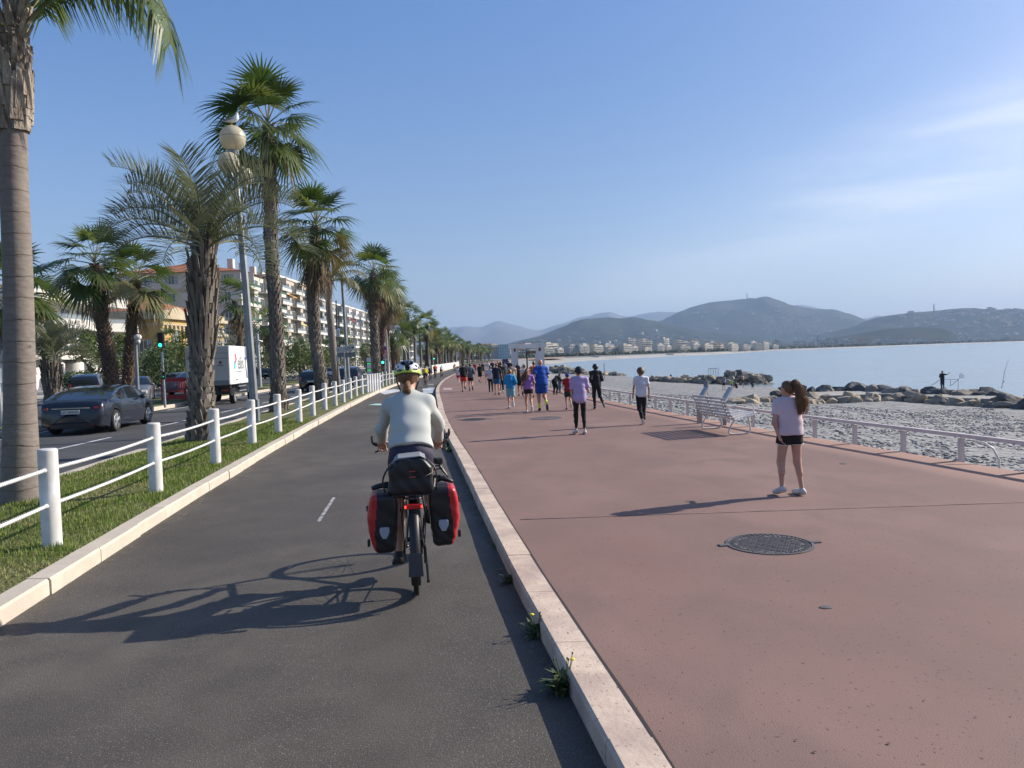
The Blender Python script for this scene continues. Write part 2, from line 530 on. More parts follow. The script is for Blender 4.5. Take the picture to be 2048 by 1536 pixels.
# kerbs: stones with joints
def kerb(name, c, d0, d1, z0, z1, m, L=1.0, y0=-3.0, y1=140.0, side=1, jag=0.0, ch=0.02):
    """kerb stones laid one after another; exposed face on the side of d0 when side=1"""
    mb = MB(); y = y0; k = 0
    while y < y1:
        ln = L * (0.9 + .25 * rnd.random()) * (1 if y < 30 else 3)
        ya, yb = y, y + ln - 0.006
        js = rnd.uniform(-jag, jag); zt = z1 + rnd.uniform(-.002, .002)
        xa, xb = float(c(ya)), float(c(yb))
        xm, ym = float(c((ya + yb) / 2)), (ya + yb) / 2
        prof = [(d0 + js * .5, z0), (d0 + js * .5, zt - ch), (d0 + js * .5 + ch * .8 * np.sign(d1 - d0), zt), (d1, zt), (d1, z0)]
        vs = []
        for xx, yy in ((xa, ya), (xm, ym), (xb, yb)):
            vs += [(xx + a, yy, b) for a, b in prof]
        n = 5; fs = []
        for i in range(2):
            for j in range(4):
                fs.append((i * n + j, i * n + j + 1, (i + 1) * n + j + 1, (i + 1) * n + j))
        fs += [(0, 1, 2, 3, 4), (14, 13, 12, 11, 10)]
        mb.add(vs, fs)
        y += ln; k += 1
    o = mb.build(name, m)
    return tag(o, kind='structure')
kerb('kerb', A_, 0.0, .2, -.05, .121, m_kerbp, L=1.05, jag=.006)
kerb('kerb', B_, 0.0, -.18, -.05, .13, m_kerbw, L=.95, jag=.03)
kerb('kerb', K_, 0.0, .20, -.25, -.03, m_kerbw, L=1.0, y0=0)
kerb('kerb', F_, 0.0, -.20, -.25, -.04, m_kerbw, L=1.0, y0=0, y1=25.5)
kerb('kerb', F_, 0.0, -.20, -.25, -.04, m_kerbw, L=1.0, y0=34, y1=140)
strip('kerb_joint', [(off(A_, .199), .1215), (wob(A_, .213, .004, 3.1), .1225)], m_joint, ys=np.arange(-3, 60, .25))
strip('kerb_underlay', [(off(A_, .01), .05), (off(A_, .2), .1)], m_joint, ys=np.arange(-3, 60, .5))
# grass verges
yv = np.concatenate([np.arange(-4, 40, .3), np.arange(40, 150, 2.), np.arange(150, 601, 15.)])
def gz(k):
    return lambda Y: .115 * (1 - k) + (-.04) * k + .035 * math.sin(k * PI) + .012 * np.sin(Y * 2.1 + k * 9)
strip('grass_ground', [((lambda k: lambda Y: (B_(Y) - .17) * (1 - k) + (K_(Y) + .19) * k)(k / 7), gz(k / 7)) for k in range(8)], m_grassg, ys=yv)
def verge_z(X, Y):
    a, b = float(B_(Y)) - .17, float(K_(Y)) + .19
    k = min(max((X - a) / (b - a), 0), 1)
    return .115 * (1 - k) - .04 * k + .035 * math.sin(k * PI) + .012 * math.sin(Y * 2.1 + k * 9)
for ya, yb in ((0, 25.4), (34.1, 600)):
    ys = np.linspace(ya, yb, 60)
    strip('grass_ground', [(off(F_, -.19), -.045), (off(F_, -2.2), .0), (off(F_, -4.4), -.05), (off(F_, -4.42), -.22)], m_grassg, ys=ys)
    mb = MB()
    mb.box((float(F_(yb if yb < 30 else ya)) - 2.2, yb if yb < 30 else ya, -.14), (4.4, .2, .19)); tag(mb.build('kerb', m_kerbw), kind='structure')

# beach as a gently undulating sheet
def beach():
    ys = np.concatenate([np.arange(-4, 60, .8), np.arange(60, 220, 3.), np.arange(220, 460, 12.)])
    us = np.concatenate([np.linspace(0, .2, 14)[:-1], np.linspace(.2, .7, 22)[:-1], np.linspace(.7, 1.25, 14)])
    V = []
    for y in ys:
        e, wl = float(E_(y)), float(W_(y))
        for u in us:
            x = e + .004 + (wl - e) * u
            z = beachz(x, y)
            z += .10 * mnoise.noise((x * .35, y * .22, 1)) * min(1, u * 12) + .05 * mnoise.noise((x * 1.3, y * 1.1, 4)) * min(1, u * 12)
            if u > 1: z = min(z, -3.6 - (u - 1) * 4)
            V.append((x, y, z))
    n, k = len(ys), len(us)
    i, j = np.meshgrid(np.arange(n - 1), np.arange(k - 1), indexing='ij')
    a = (i * k + j).ravel()
    o = npmesh('beach', V, np.stack([a, a + 1, a + k + 1, a + k], 1), m_peb)
    o['kind'] = 'structure'
beach()
# near stones lying on the pebble sheet
def icos():
    t = (1 + 5 ** .5) / 2
    v = np.array([(-1, t, 0), (1, t, 0), (-1, -t, 0), (1, -t, 0), (0, -1, t), (0, 1, t), (0, -1, -t), (0, 1, -t), (t, 0, -1), (t, 0, 1), (-t, 0, -1), (-t, 0, 1)], float)
    v /= np.linalg.norm(v[0])
    f = [(0, 11, 5), (0, 5, 1), (0, 1, 7), (0, 7, 10), (0, 10, 11), (1, 5, 9), (5, 11, 4), (11, 10, 2), (10, 7, 6), (7, 1, 8), (3, 9, 4), (3, 4, 2), (3, 2, 6), (3, 6, 8), (3, 8, 9), (4, 9, 5), (2, 4, 11), (6, 2, 10), (8, 6, 7), (9, 8, 1)]
    return v, np.array(f)
def stones():
    v0, f0 = icos()
    V, F, MI = [], [], []
    n = 0
    for k in range(30000):
        y = 4 + 50 * nr.rand() ** 1.2
        x = float(E_(y)) + .06 + (nr.rand() ** 1.1) * (6 + y * .5)
        if (x / max(y, .1)) > .72: continue
        s = .018 + .045 * nr.rand() ** 2.2 * (1 + y * .02)
        a = nr.rand() * PI
        q = v0 * np.array([1, .55 + .4 * nr.rand(), .25 + .2 * nr.rand()]) * s * (1 + .16 * nr.randn(12, 1))
        c, d = math.cos(a), math.sin(a)
        q = np.stack([q[:, 0] * c - q[:, 1] * d, q[:, 0] * d + q[:, 1] * c, q[:, 2]], 1)
        z = beachz(x, y) + .10 * mnoise.noise((x * .35, y * .22, 1)) * .7
        V.append(q + np.array([x, y, z + s * .12])); F.append(f0 + n); n += 12
        MI.append(np.full(20, int(nr.choice(4, p=[.50, .33, .14, .03]))))
    ms = [mat('stone grey', (.27, .265, .25), rough=.85), mat('stone dark', (.18, .18, .18), rough=.8), mat('stone pale', (.33, .325, .305), rough=.85), mat('stone white', (.47, .46, .44), rough=.8)]
    o = npmesh('pebbles', np.concatenate(V), np.concatenate(F), ms, midx=np.concatenate(MI), smooth=True)
    tag(o, 'grey and white pebbles lying on the beach behind the low rail', 'pebbles', kind='stuff')
stones()

# sea
def sea():
    m = bpy.data.materials.new('sea water'); m.use_nodes = True
    t = m.node_tree; b = t.nodes['Principled BSDF']; L = t.links.new
    b.inputs['Base Color'].default_value = (.27, .33, .345, 1)  # base colour lightened to stand in for sun glitter
    b.inputs['Roughness'].default_value = .2
    b.inputs['IOR'].default_value = 1.33
    tcn = nd(t, 'ShaderNodeTexCoord')
    acc = None
    for sc_, st, rt in (((.55, 1.3, 1), .26, 0), ((.10, .30, 1), 1.1, .3), ((.018, .06, 1), 1.7, .15)):
        mpn = nd(t, 'ShaderNodeMapping'); mpn.inputs['Scale'].default_value = sc_; mpn.inputs['Rotation'].default_value = (0, 0, rt)
        L(tcn.outputs['Object'], mpn.inputs[0])
        n = nd(t, 'ShaderNodeTexNoise'); n.inputs['Scale'].default_value = 1.0; n.inputs['Detail'].default_value = 3
        L(mpn.outputs[0], n.inputs['Vector'])
        q = nd(t, 'ShaderNodeMath', operation='MULTIPLY'); L(n.outputs[0], q.inputs[0]); q.inputs[1].default_value = st
        if acc is None: acc = q.outputs[0]
        else:
            a = nd(t, 'ShaderNodeMath', operation='ADD'); L(acc, a.inputs[0]); L(q.outputs[0], a.inputs[1]); acc = a.outputs[0]
    u = nd(t, 'ShaderNodeBump'); u.inputs['Strength'].default_value = .5; u.inputs['Distance'].default_value = 1.0
    L(acc, u.inputs['Height']); L(u.outputs[0], b.inputs['Normal'])
    mb = MB(); mb.add([(-200, -300, -3.5), (14000, -300, -3.5), (14000, 14000, -3.5), (-200, 14000, -3.5)], [(0, 1, 2, 3)])
    tag(mb.build('sea', m, fix=False), kind='structure')
sea()

# patchy dust and fine debris in the gutter of the bicycle path
def dust():
    m = mat('gutter dust', (.24, .20, .155), rough=.95, col2=(.15, .125, .10), ns=8)
    t = m.node_tree; L = t.links.new; b = t.nodes['Principled BSDF']
    tcn = nd(t, 'ShaderNodeTexCoord'); n = nd(t, 'ShaderNodeTexNoise'); n.inputs['Scale'].default_value = 5; n.inputs['Detail'].default_value = 8; n.inputs['Roughness'].default_value = .75
    L(tcn.outputs['Object'], n.inputs['Vector'])
    r = nd(t, 'ShaderNodeMapRange'); r.inputs[1].default_value = .50; r.inputs[2].default_value = .72; r.inputs[4].default_value = .75
    L(n.outputs[0], r.inputs[0]); L(r.outputs[0], b.inputs['Alpha'])
    strip('gutter_dust', [(off(B_, .003), .0045), (wob(B_, .16, .05, 2.3), .0055)], m, ys=np.arange(-2, 60, .25))
    strip('gutter_dust', [(wob(A_, -.10, .03, 2.9), .0045), (off(A_, -.003), .0040)], m, ys=np.arange(-2, 60, .25))
dust()
# painted marks and seams
m_wpaint = mat('worn white paint', (.42, .42, .41), rough=.8, col2=(.16, .155, .15), ns=14, lo=.45, hi=.6)
m_wpaint2 = mat('white paint', (.62, .64, .66), rough=.8, col2=(.38, .40, .42), ns=3)
def spots():
    mb = MB(); g = random.Random(44)
    for k in range(46):
        y = 2.6 + 13 * g.random() ** 1.3; x = g.uniform(float(A_(y)) + .35, min(float(E_(y)) - .2, y * .68)); r = g.uniform(.003, .007) * (1 + y * .04); n = 7
        mb.add([(x + r * g.uniform(.6, 1.3) * math.cos(6.283 * i / n) * 1.3, y + r * g.uniform(.6, 1.3) * math.sin(6.283 * i / n), .1245) for i in range(n)], [tuple(range(n))])
    tag(mb.build('ground_spots', mat('old gum and tar', (.085, .055, .05), rough=.9)), kind='structure')
spots()
m_teal = mat('turquoise paint', (.25, .55, .52), rough=.8, col2=(.45, .55, .52), ns=4)
m_bluep = mat('pale blue paint', (.30, .36, .42), rough=.8, col2=(.42, .46, .50), ns=1.5)
def decal(name, pts, z, m):
    mb = MB(); v = [P(x, y, z) for x, y in pts]; mb.add(v, [tuple(range(len(v)))])
    return tag(mb.build(name, m), kind='structure')
decal('lane_dash', [(665, 995), (671, 995), (640, 1044), (633, 1043)], .017, m_wpaint)
decal('lane_dash', [(584, 1129), (588, 1129), (578, 1137), (573, 1137)], .016, m_wpaint)
decal('turquoise_line', [(736, 810), (752, 807), (776, 808), (774, 811)], .018, m_teal)
decal('crossing_mark', [(752, 783), (790, 778), (806, 781), (770, 789)], .016, m_wpaint2)
decal('crossing_mark', [(846, 780), (858, 775), (871, 775), (866, 786), (846, 787)], .020, m_bluep)
decal('crossing_mark', [(846, 777), (864, 777), (862, 780), (844, 780)], .024, m_wpaint2)
decal('crossing_mark', [(856, 768), (868, 768), (866, 770), (854, 770)], .024, m_wpaint)
decal('pale_patch', [(887, 776), (904, 776), (904, 779.5), (886, 779.5)], .124, mat('pale patch', (.42, .33, .31), rough=.8))
decal('seam', [(1042, 1037), (2048, 1003.5), (2048, 1004.6), (1042, 1038.6)], .1235, mat('seam', (.15, .10, .09), rough=.9, col2=(.26, .17, .15), ns=5))
def lane_line(c, d, w, ya, yb, name='lane_line', z=-.194):
    ys = np.linspace(ya, yb, max(2, int((yb - ya) / 2)))
    strip(name, [(off(c, d), z), (off(c, d + w), z)], m_wpaint2, ys=ys)
lane_line(K_, -.45, .12, 4, 90)
for y in np.arange(6, 120, 6.5): lane_line(F_, 3.9, .12, y, y + 3)
lane_line(F_, .5, .12, 4, 25); lane_line(F_, .5, .12, 35, 90)
# ================================================================== palms and trees
m_fan = mat('fan palm leaf', (.026, .056, .013), rough=.42, col2=(.048, .082, .019), ns=2.5, col3=(.07, .095, .026), ns3=.8, trans=.28, transc=(.12, .20, .03), spec=.5)
m_fan2 = mat('yellow green fan leaf', (.058, .090, .018), rough=.42, col2=(.09, .115, .027), ns=3, trans=.3, transc=(.2, .26, .04))
m_fanold = mat('old fan leaf', (.17, .145, .05), rough=.7, col2=(.11, .12, .04), ns=3, trans=.2, transc=(.2, .17, .05))
m_dead = mat('dead palm leaf', (.20, .145, .085), rough=.85, col2=(.12, .085, .05), ns=5, trans=.15)
m_feather = mat('feather palm leaf', (.060, .105, .030), rough=.45, col2=(.11, .15, .045), ns=3, trans=.3, transc=(.18, .24, .05))
m_butia = mat('grey green palm leaf', (.125, .145, .088), rough=.5, col2=(.065, .085, .048), ns=2.5, col3=(.22, .24, .15), ns3=1.4, trans=.25, transc=(.22, .25, .12))
m_petiole = mat('palm petiole', (.24, .25, .12), rough=.6, col2=(.16, .14, .07), ns=3)
m_boot = mat('old leaf base', (.235, .20, .165), rough=.9, col2=(.10, .08, .062), ns=6, bump=.5, bs=30, bdist=.02, scale=(1, 1, .3))
m_bootr = mat('red brown leaf base', (.19, .115, .075), rough=.9, col2=(.10, .065, .045), ns=7, bump=.5, bs=30, bdist=.02)
m_bark = mat('palm bark', (.14, .12, .10), rough=.95, col2=(.11, .09, .075), ns=7, bump=.8, bs=14, bdist=.04, col3=(.27, .24, .20), ns3=2.5)
m_barkd = mat('dark palm bark', (.115, .085, .065), rough=.95, col2=(.06, .045, .035), ns=8, bump=.8, bs=14, bdist=.04)

def curve_pts(cps, n=12):
    """smooth path through control points (Catmull-Rom)"""
    c = [Vector(p) for p in cps]
    c = [c[0] * 2 - c[1]] + c + [c[-1] * 2 - c[-2]]
    out = []
    for i in range(1, len(c) - 2):
        for k in range(n):
            t = k / n
            out.append(0.5 * ((2 * c[i]) + (c[i + 1] - c[i - 1]) * t + (2 * c[i - 1] - 5 * c[i] + 4 * c[i + 1] - c[i + 2]) * t * t + (3 * c[i] - c[i - 1] - 3 * c[i + 1] + c[i + 2]) * t ** 3))
    out.append(c[-2])
    return out

def fan_leaf(mb, o, az, el, pet, rad, seg=22, droop=.5, m=0, mp=1, spread=1.95, lod=0, rg=rnd):
    """one fan leaf: petiole and a wheel of folded blades with hanging tips"""
    h = Vector((math.cos(az), math.sin(az), 0))
    d = (h * math.cos(el) + Vector((0, 0, 1)) * math.sin(el)).normalized()
    sag = pet * .12 * max(0, math.cos(el))
    c = o + d * pet - Vector((0, 0, sag))
    side = Vector((-math.sin(az), math.cos(az), 0))
    tw = rg.uniform(-.5, .5)
    nrm = side.cross(d)
    side = side * math.cos(tw) + nrm * math.sin(tw)
    d2 = (d * .92 - Vector((0, 0, .28))).normalized()
    nrm = side.cross(d2)
    if lod < 2: mb.tube([o, o + d * pet * .5 - Vector((0, 0, sag * .3)), c], [.028, .02, .014], n=4, m=mp, cap=False)
    da = 2 * spread / seg
    for k in range(seg):
        a = -spread + da * (k + .5) + rg.uniform(-.03, .03)
        sdv = d2 * math.cos(a) + side * math.sin(a)
        up = nrm * (.10 * math.cos(a * 1.3))
        L = rad * (1 - .22 * (abs(a) / spread) ** 2) * rg.uniform(.88, 1.06)
        lat = (-d2 * math.sin(a) + side * math.cos(a))
        dr = droop * rg.uniform(.7, 1.35)
        ts = (0, .45, .78, 1.0) if lod == 0 else (0, .55, 1.0)
        prev = None
        vs = []
        for t in ts:
            wd = L * t * da * .56 if t <= .46 else L * .40 * da * .60 * (1.03 - t) / .57
            wd = max(wd, .004)
            p = c + sdv * L * t + up * L * t + nrm * (.03 * ((-1) ** k)) * t * (1 - t)
            p = p - Vector((0, 0, 1)) * (dr * L * max(0, t - .42) ** 1.6)
            vs += [p - lat * wd, p + lat * wd]
        n = len(ts)
        mb.add(vs, [(2 * i, 2 * i + 1, 2 * i + 3, 2 * i + 2) for i in range(n - 1)], m)

def fan_crown(name, mats, parent, c, R0, n=34, seg=22, pet=1.0, lod=0, seed=1, skirt=0, flat=1.0, sup=0):
    """n leaves spread from upright to hanging; skirt = number of dead leaves hanging on the trunk"""
    rg = random.Random(seed)
    mb = MB(); ga = 2.39996
    for i in range(n):
        t = (i + .5) / n
        el = R(84) - t ** .95 * R(122) + rg.uniform(-.12, .12)
        az = i * ga + rg.uniform(-.25, .25)
        rr = R0 * rg.uniform(.86, 1.08) * (.72 + .28 * math.sin(min(1, t * 1.6 + .2) * PI * .5))
        old = 2 if (t > .78 and rg.random() < .6 and len(mats) > 2) else (3 if rg.random() < .45 and len(mats) > 3 else 0)
        fan_leaf(mb, c + Vector((0, 0, .25 - .5 * t)), az, el, R0 * .50 * pet * rg.uniform(.85, 1.15), rr * .60, seg, droop=.2 + .75 * t, m=old, lod=lod, rg=rg)
    o = mb.build(name, mats, parent, fix=False)
    if skirt:
        mb = MB()
        for i in range(skirt):
            t = i / skirt
            fan_leaf(mb, c + Vector((0, 0, -.45 - .9 * t)), i * ga, R(-48 - 30 * t), R0 * .34, R0 * .46, 12, droop=1.4, spread=1.0, m=0, lod=max(lod, 1), rg=rg)
        mb.build('dead_frond_skirt', [m_dead, m_dead], parent, fix=False)
    return o

def feather_leaf(mb, o, az, el, L, ll=.55, pairs=44, arch=1.0, vee=.5, droop=.3, m=0, mp=1, curl=0.0, w=.016, rg=rnd, path=None):
    """one pinnate frond: arched rachis with paired leaflets"""
    h = Vector((math.cos(az), math.sin(az), 0)); side0 = Vector((-math.sin(az), math.cos(az), 0))
    p = Vector(o); a = el; N = 16; ds = L / N; pts = [p.copy()]; ang = [a]
    for i in range(N):
        a -= arch * (i / N) ** 1.1 * 2.2 / N + .2 * arch / N
        p = p + (h * math.cos(a) + Vector((0, 0, 1)) * math.sin(a)) * ds + side0 * curl * ds * (i / N)
        pts.append(p.copy()); ang.append(a)
    if path:
        q = curve_pts(path, 8); pts = [q[int(round(i * (len(q) - 1) / N))] for i in range(N + 1)]
    rr = [.032 * (1 - .85 * i / N) * min(1, L / 2) for i in range(N + 1)]
    rr[0] *= 1.6
    mb.tube(pts, rr, n=5, m=mp, cap=False)
    for k in range(pairs):
        s = .16 + .84 * (k + .5) / pairs
        f = s * N; i = min(int(f), N - 1); q = pts[i].lerp(pts[i + 1], f - i)
        t = (pts[i + 1] - pts[i]).normalized()
        side = (side0 - t * side0.dot(t)).normalized(); nrm = side.cross(t)
        if nrm.z < 0: nrm = -nrm
        lw = ll * (math.sin(min(1, (s - .1) * 1.35) * PI * .5) ** .8) * (1 - .45 * max(0, s - .6) / .4)
        for sg in (-1, 1):
            v = vee * rg.uniform(.6, 1.3)
            d = (t * rg.uniform(.45, .75) + side * sg * (1 - .25 * v) + nrm * v).normalized()
            l = lw * rg.uniform(.85, 1.12)
            lat = d.cross(nrm).normalized() * w
            mid = q + d * l * .5 - Vector((0, 0, droop * l * .10))
            end = q + d * l * .92 - Vector((0, 0, droop * l * .75))
            mb.add([q - lat * .6, q + lat * .6, mid + lat, mid - lat, end + lat * .15, end - lat * .15], [(0, 1, 2, 3), (3, 2, 4, 5)], m)

def trunk(name, mat_, parent, path, rads, n=14, smooth='all', rough_=0.0, seed=0):
    pts = curve_pts(path, 10)
    k = len(pts)
    rs = list(np.interp(np.linspace(0, 1, k), np.linspace(0, 1, len(rads)), rads))
    mb = MB(); mb.tube(pts, rs, n=n)
    if rough_:
        rg = random.Random(seed)
        mb.v = [(x + rg.uniform(-rough_, rough_), y + rg.uniform(-rough_, rough_), z) for x, y, z in mb.v]
    o = mb.build(name, mat_, parent, smooth=smooth)
    return o, pts, rs

def boots(mb, pts, rs, i0, i1, per=9, step=.12, L=.22, w=.07, out=.05, up=1.0, m=0, seed=0, lift=.35, jit=.25, th=.02):
    """cut leaf bases set in spirals round a trunk"""
    rg = random.Random(seed)
    seglen = sum((pts[i + 1] - pts[i]).length for i in range(i0, i1))
    rows = int(seglen / step)
    for r_ in range(rows):
        s = r_ / rows * (i1 - i0) + i0
        i = min(int(s), len(pts) - 2); c = pts[i].lerp(pts[i + 1], s - i); rad = rs[i] + (rs[i + 1] - rs[i]) * (s - i)
        for k in range(per):
            a = 2 * PI * (k + .5 * (r_ % 2)) / per + rg.uniform(-.1, .1)
            if rg.random() < jit * .4: continue
            o = Vector((math.cos(a), math.sin(a), 0)); sd_ = Vector((-math.sin(a), math.cos(a), 0)); u = Vector((0, 0, up))
            l = L * rg.uniform(1 - jit, 1 + jit); ww = w * rg.uniform(.8, 1.2)
            b = c + o * (rad - .012) - u * l * .25; lf = lift * rg.uniform(.5, 1.5)
            e = b + (u + o * lf).normalized() * l
            vs = [b - sd_ * ww, b + sd_ * ww, b + sd_ * ww * .8 + o * (th + .01), b - sd_ * ww * .8 + o * (th + .01),
                  e - sd_ * ww * .45, e + sd_ * ww * .45, e + sd_ * ww * .4 + o * th * 1.4, e - sd_ * ww * .4 + o * th * 1.4]
            mb.add(vs, [(3, 2, 6, 7), (4, 7, 6, 5), (0, 3, 7, 4), (1, 5, 6, 2), (0, 4, 5, 1)], m)

def ground_at(px, py, Y=None):
    return P(px, py, .03)

# ---- big smooth grey palm at the left edge
def ringed_bark():
    m = bpy.data.materials.new('smooth ringed bark'); m.use_nodes = True
    t = m.node_tree; b = t.nodes['Principled BSDF']; L = t.links.new
    b.inputs['Roughness'].default_value = .85
    tcn = nd(t, 'ShaderNodeTexCoord'); sp = nd(t, 'ShaderNodeSeparateXYZ'); L(tcn.outputs['Object'], sp.inputs[0])
    n = nd(t, 'ShaderNodeTexNoise'); n.inputs['Scale'].default_value = 1.5; n.inputs['Detail'].default_value = 5; L(tcn.outputs['Object'], n.inputs['Vector'])
    def mth(op, a, c=0.0):
        q = nd(t, 'ShaderNodeMath', operation=op)
        for i, x in enumerate((a, c)):
            if isinstance(x, (int, float)): q.inputs[i].default_value = x
            else: L(x, q.inputs[i])
        return q.outputs[0]
    z = mth('ADD', mth('MULTIPLY', sp.outputs[2], 3.6), mth('MULTIPLY', n.outputs[0], .7))
    fr = mth('FRACT', z)
    ring = nd(t, 'ShaderNodeMapRange'); L(fr, ring.inputs[0]); ring.inputs[1].default_value = .0; ring.inputs[2].default_value = .06
    mp = nd(t, 'ShaderNodeMapping'); mp.inputs['Scale'].default_value = (9, 9, 26); L(tcn.outputs['Object'], mp.inputs[0])
    n2 = nd(t, 'ShaderNodeTexNoise'); n2.inputs['Scale'].default_value = 1; n2.inputs['Detail'].default_value = 6; L(mp.outputs[0], n2.inputs['Vector'])
    x = nd(t, 'ShaderNodeMix', data_type='RGBA'); L(n2.outputs[0], x.inputs[0])
    x.inputs[6].default_value = (.12, .10, .085, 1); x.inputs[7].default_value = (.27, .23, .195, 1)
    y = nd(t, 'ShaderNodeMix', data_type='RGBA'); L(ring.outputs[0], y.inputs[0])
    y.inputs[6].default_value = (.17, .145, .12, 1); L(x.outputs[2], y.inputs[7])
    v = nd(t, 'ShaderNodeTexNoise'); v.inputs['Scale'].default_value = 9; v.inputs['Detail'].default_value = 1; L(tcn.outputs['Object'], v.inputs['Vector'])
    vr = nd(t, 'ShaderNodeMapRange'); L(v.outputs[0], vr.inputs[0]); vr.inputs[1].default_value = .72; vr.inputs[2].default_value = .8
    y2 = nd(t, 'ShaderNodeMix', data_type='RGBA'); L(vr.outputs[0], y2.inputs[0]); L(y.outputs[2], y2.inputs[6]); y2.inputs[7].default_value = (.11, .085, .07, 1)
    L(y2.outputs[2], b.inputs['Base Color'])
    u = nd(t, 'ShaderNodeBump'); u.inputs['Strength'].default_value = .6; u.inputs['Distance'].default_value = .014
    L(mth('ADD', ring.outputs[0], mth('MULTIPLY', n2.outputs[0], .8)), u.inputs['Height']); L(u.outputs[0], b.inputs['Normal'])
    return m
m_ring = ringed_bark()

def big_palm():
    base = P(43, 1003, .03); Y = base.y
    t = thing('palm_tree', 'thick smooth grey ringed palm trunk at the left edge with long drooping feather fronds', 'palm tree', base, group='palms along the grass verge')
    def at(px, py, dy=0): return PD(px, py, Y + dy) - base
    top = at(27, 238)
    trunk('trunk', m_ring, t, [(0, 0, -.15), (.0, 0, .1), at(40, 800), at(36, 560), at(28, 360), top], [.27, .245, .19, .175, .165, .158], n=26)
    # fibrous bulge of old sheaths
    m_fib = mat('fibrous sheath', (.33, .27, .21), rough=.9, col2=(.13, .10, .075), ns=7, bump=1.0, bs=22, bdist=.03, scale=(2, 2, .7), col3=(.45, .39, .31), ns3=3)
    mb = MB()
    p = curve_pts([top - Vector((0, 0, .08)), at(28, 200), at(26, 160), at(22, 120), at(22, 70), at(30, 20), at(32, -60)], 6)
    rs = list(np.interp(np.linspace(0, 1, len(p)), [0, .12, .35, .5, .62, .8, 1], [.165, .185, .185, .15, .13, .11, .09]))
    mb.tube(p, rs, n=20)
    boots(mb, p, rs, 0, 20, per=10, step=.13, L=.38, w=.075, seed=3, lift=.07, jit=.5, th=.028)
    boots(mb, p, rs, 16, 30, per=7, step=.12, L=.34, w=.05, seed=8, lift=.4, jit=.6)
    mb.build('leaf_base_collar', m_fib, t)
    rg = random.Random(4); mb = MB()
    c = at(30, 40)
    # (azimuth, elevation, length, arch)
    mb2 = MB()
    spec = [(R(-8), R(58), 2.65, 1.5), (R(12), R(66), 2.6, 1.45), (R(190), R(50), 2.6, 1.3), (R(150), R(62), 2.7, 1.3), (R(-60), R(64), 2.4, 1.2), (R(60), R(72), 2.6, 1.2),
            (R(110), R(58), 2.6, 1.3), (R(230), R(40), 2.5, 1.4), (R(260), R(60), 2.5, 1.2), (R(300), R(74), 2.4, 1.0), (R(30), R(80), 2.6, 1.0), (R(170), R(20), 2.2, 1.5), (R(208), R(76), 2.6, 1.1), (R(250), R(10), 1.9, 1.4)]
    for az, el, L, ar in spec:
        feather_leaf(mb, c + Vector((0, 0, rg.uniform(-.15, .25))), az, el, L, ll=.62, pairs=60, arch=ar, vee=rg.uniform(-.15, .25), droop=1.25, w=.017, rg=rg)
    feather_leaf(mb, c, 0, 1, 2.7, ll=.78, pairs=84, vee=-.1, droop=1.3, w=.015, rg=rg, path=[at(40, 75), at(75, 22, .05), at(140, -22, .1), at(230, -30, .15), at(300, -8, .1), at(335, 40, 0), at(342, 88, 0)])
    feather_leaf(mb, c, 0, 1, 2.7, ll=.70, pairs=76, vee=-.1, droop=1.3, w=.015, rg=rg, path=[at(38, 60, .2), at(80, -10, .5), at(160, -60, .8), at(250, -60, 1.0), at(310, -20, 1.1), at(338, 35, 1.1)])
    mb.build('crown', [m_feather, m_petiole], t, fix=False)
big_palm()

# ---- squat palm with grey-green recurved fronds (jelly palm)
def jelly_palm(label, base, paths, rads, R0, nfr, seed, group, pairs=46, boot=1.0, per=9, name='palm_tree', w=.011):
    t = thing(name, label, 'palm tree', base, group=group)
    o, pts, rs = trunk('trunk', m_bark, t, paths, rads, n=20, rough_=.012, seed=seed)
    mb = MB(); k = len(pts)
    i1 = int(k * .42)
    boots(mb, pts, rs, 1, i1, per=per, step=.15 * boot, L=.20 * boot, w=.10 * boot, seed=seed, lift=.18, jit=.55, th=.03)
    boots(mb, pts, rs, i1, k - 2, per=per + 1, step=.15 * boot, L=.62 * boot, w=.055 * boot, seed=seed + 1, lift=.15, jit=.4, th=.035)
    mb.build('leaf_bases', m_boot, t)
    rg = random.Random(seed); mb = MB(); c = Vector(pts[-1])
    for i in range(nfr):
        u = (i + .5) / nfr
        el = R(74) - u * R(52); az = i * 2.39996 + rg.uniform(-.2, .2)
        feather_leaf(mb, c + Vector((0, 0, .1 - .2 * u)), az, el, R0 * rg.uniform(.9, 1.15), ll=R0 * .42, pairs=int(pairs * 1.3), arch=.88 + .55 * u + rg.uniform(-.1, .25), vee=.75, droop=.14, w=w, rg=rg)
    mb.build('crown', [m_butia, m_petiole], t, fix=False)
    return t
b2 = P(404, 882, .03)
def at2(px, py): return PD(px, py, b2.y) - b2
jelly_palm('squat palm with rough leaf-base trunk and grey-green fronds behind the second and third bollards', b2,
           [(0, 0, -.1), at2(403, 820), at2(404, 740), at2(405, 660), at2(406, 590), at2(407, 535), at2(408, 495)], [.31, .24, .215, .245, .24, .18, .12], 2.3, 28, 24, 'palms along the grass verge')
b8 = PD(108, 838, 28); b8.z = -.02
jelly_palm('short palm with stubby shaggy trunk on the median behind the dark saloon car', b8, [(0, 0, -.1), (0, 0, .9), (0, 0, 1.7), (0.02, 0, 2.25)], [.27, .25, .26, .14], 1.55, 24, 33, 'palms on the median', pairs=34, boot=.7, w=.012)

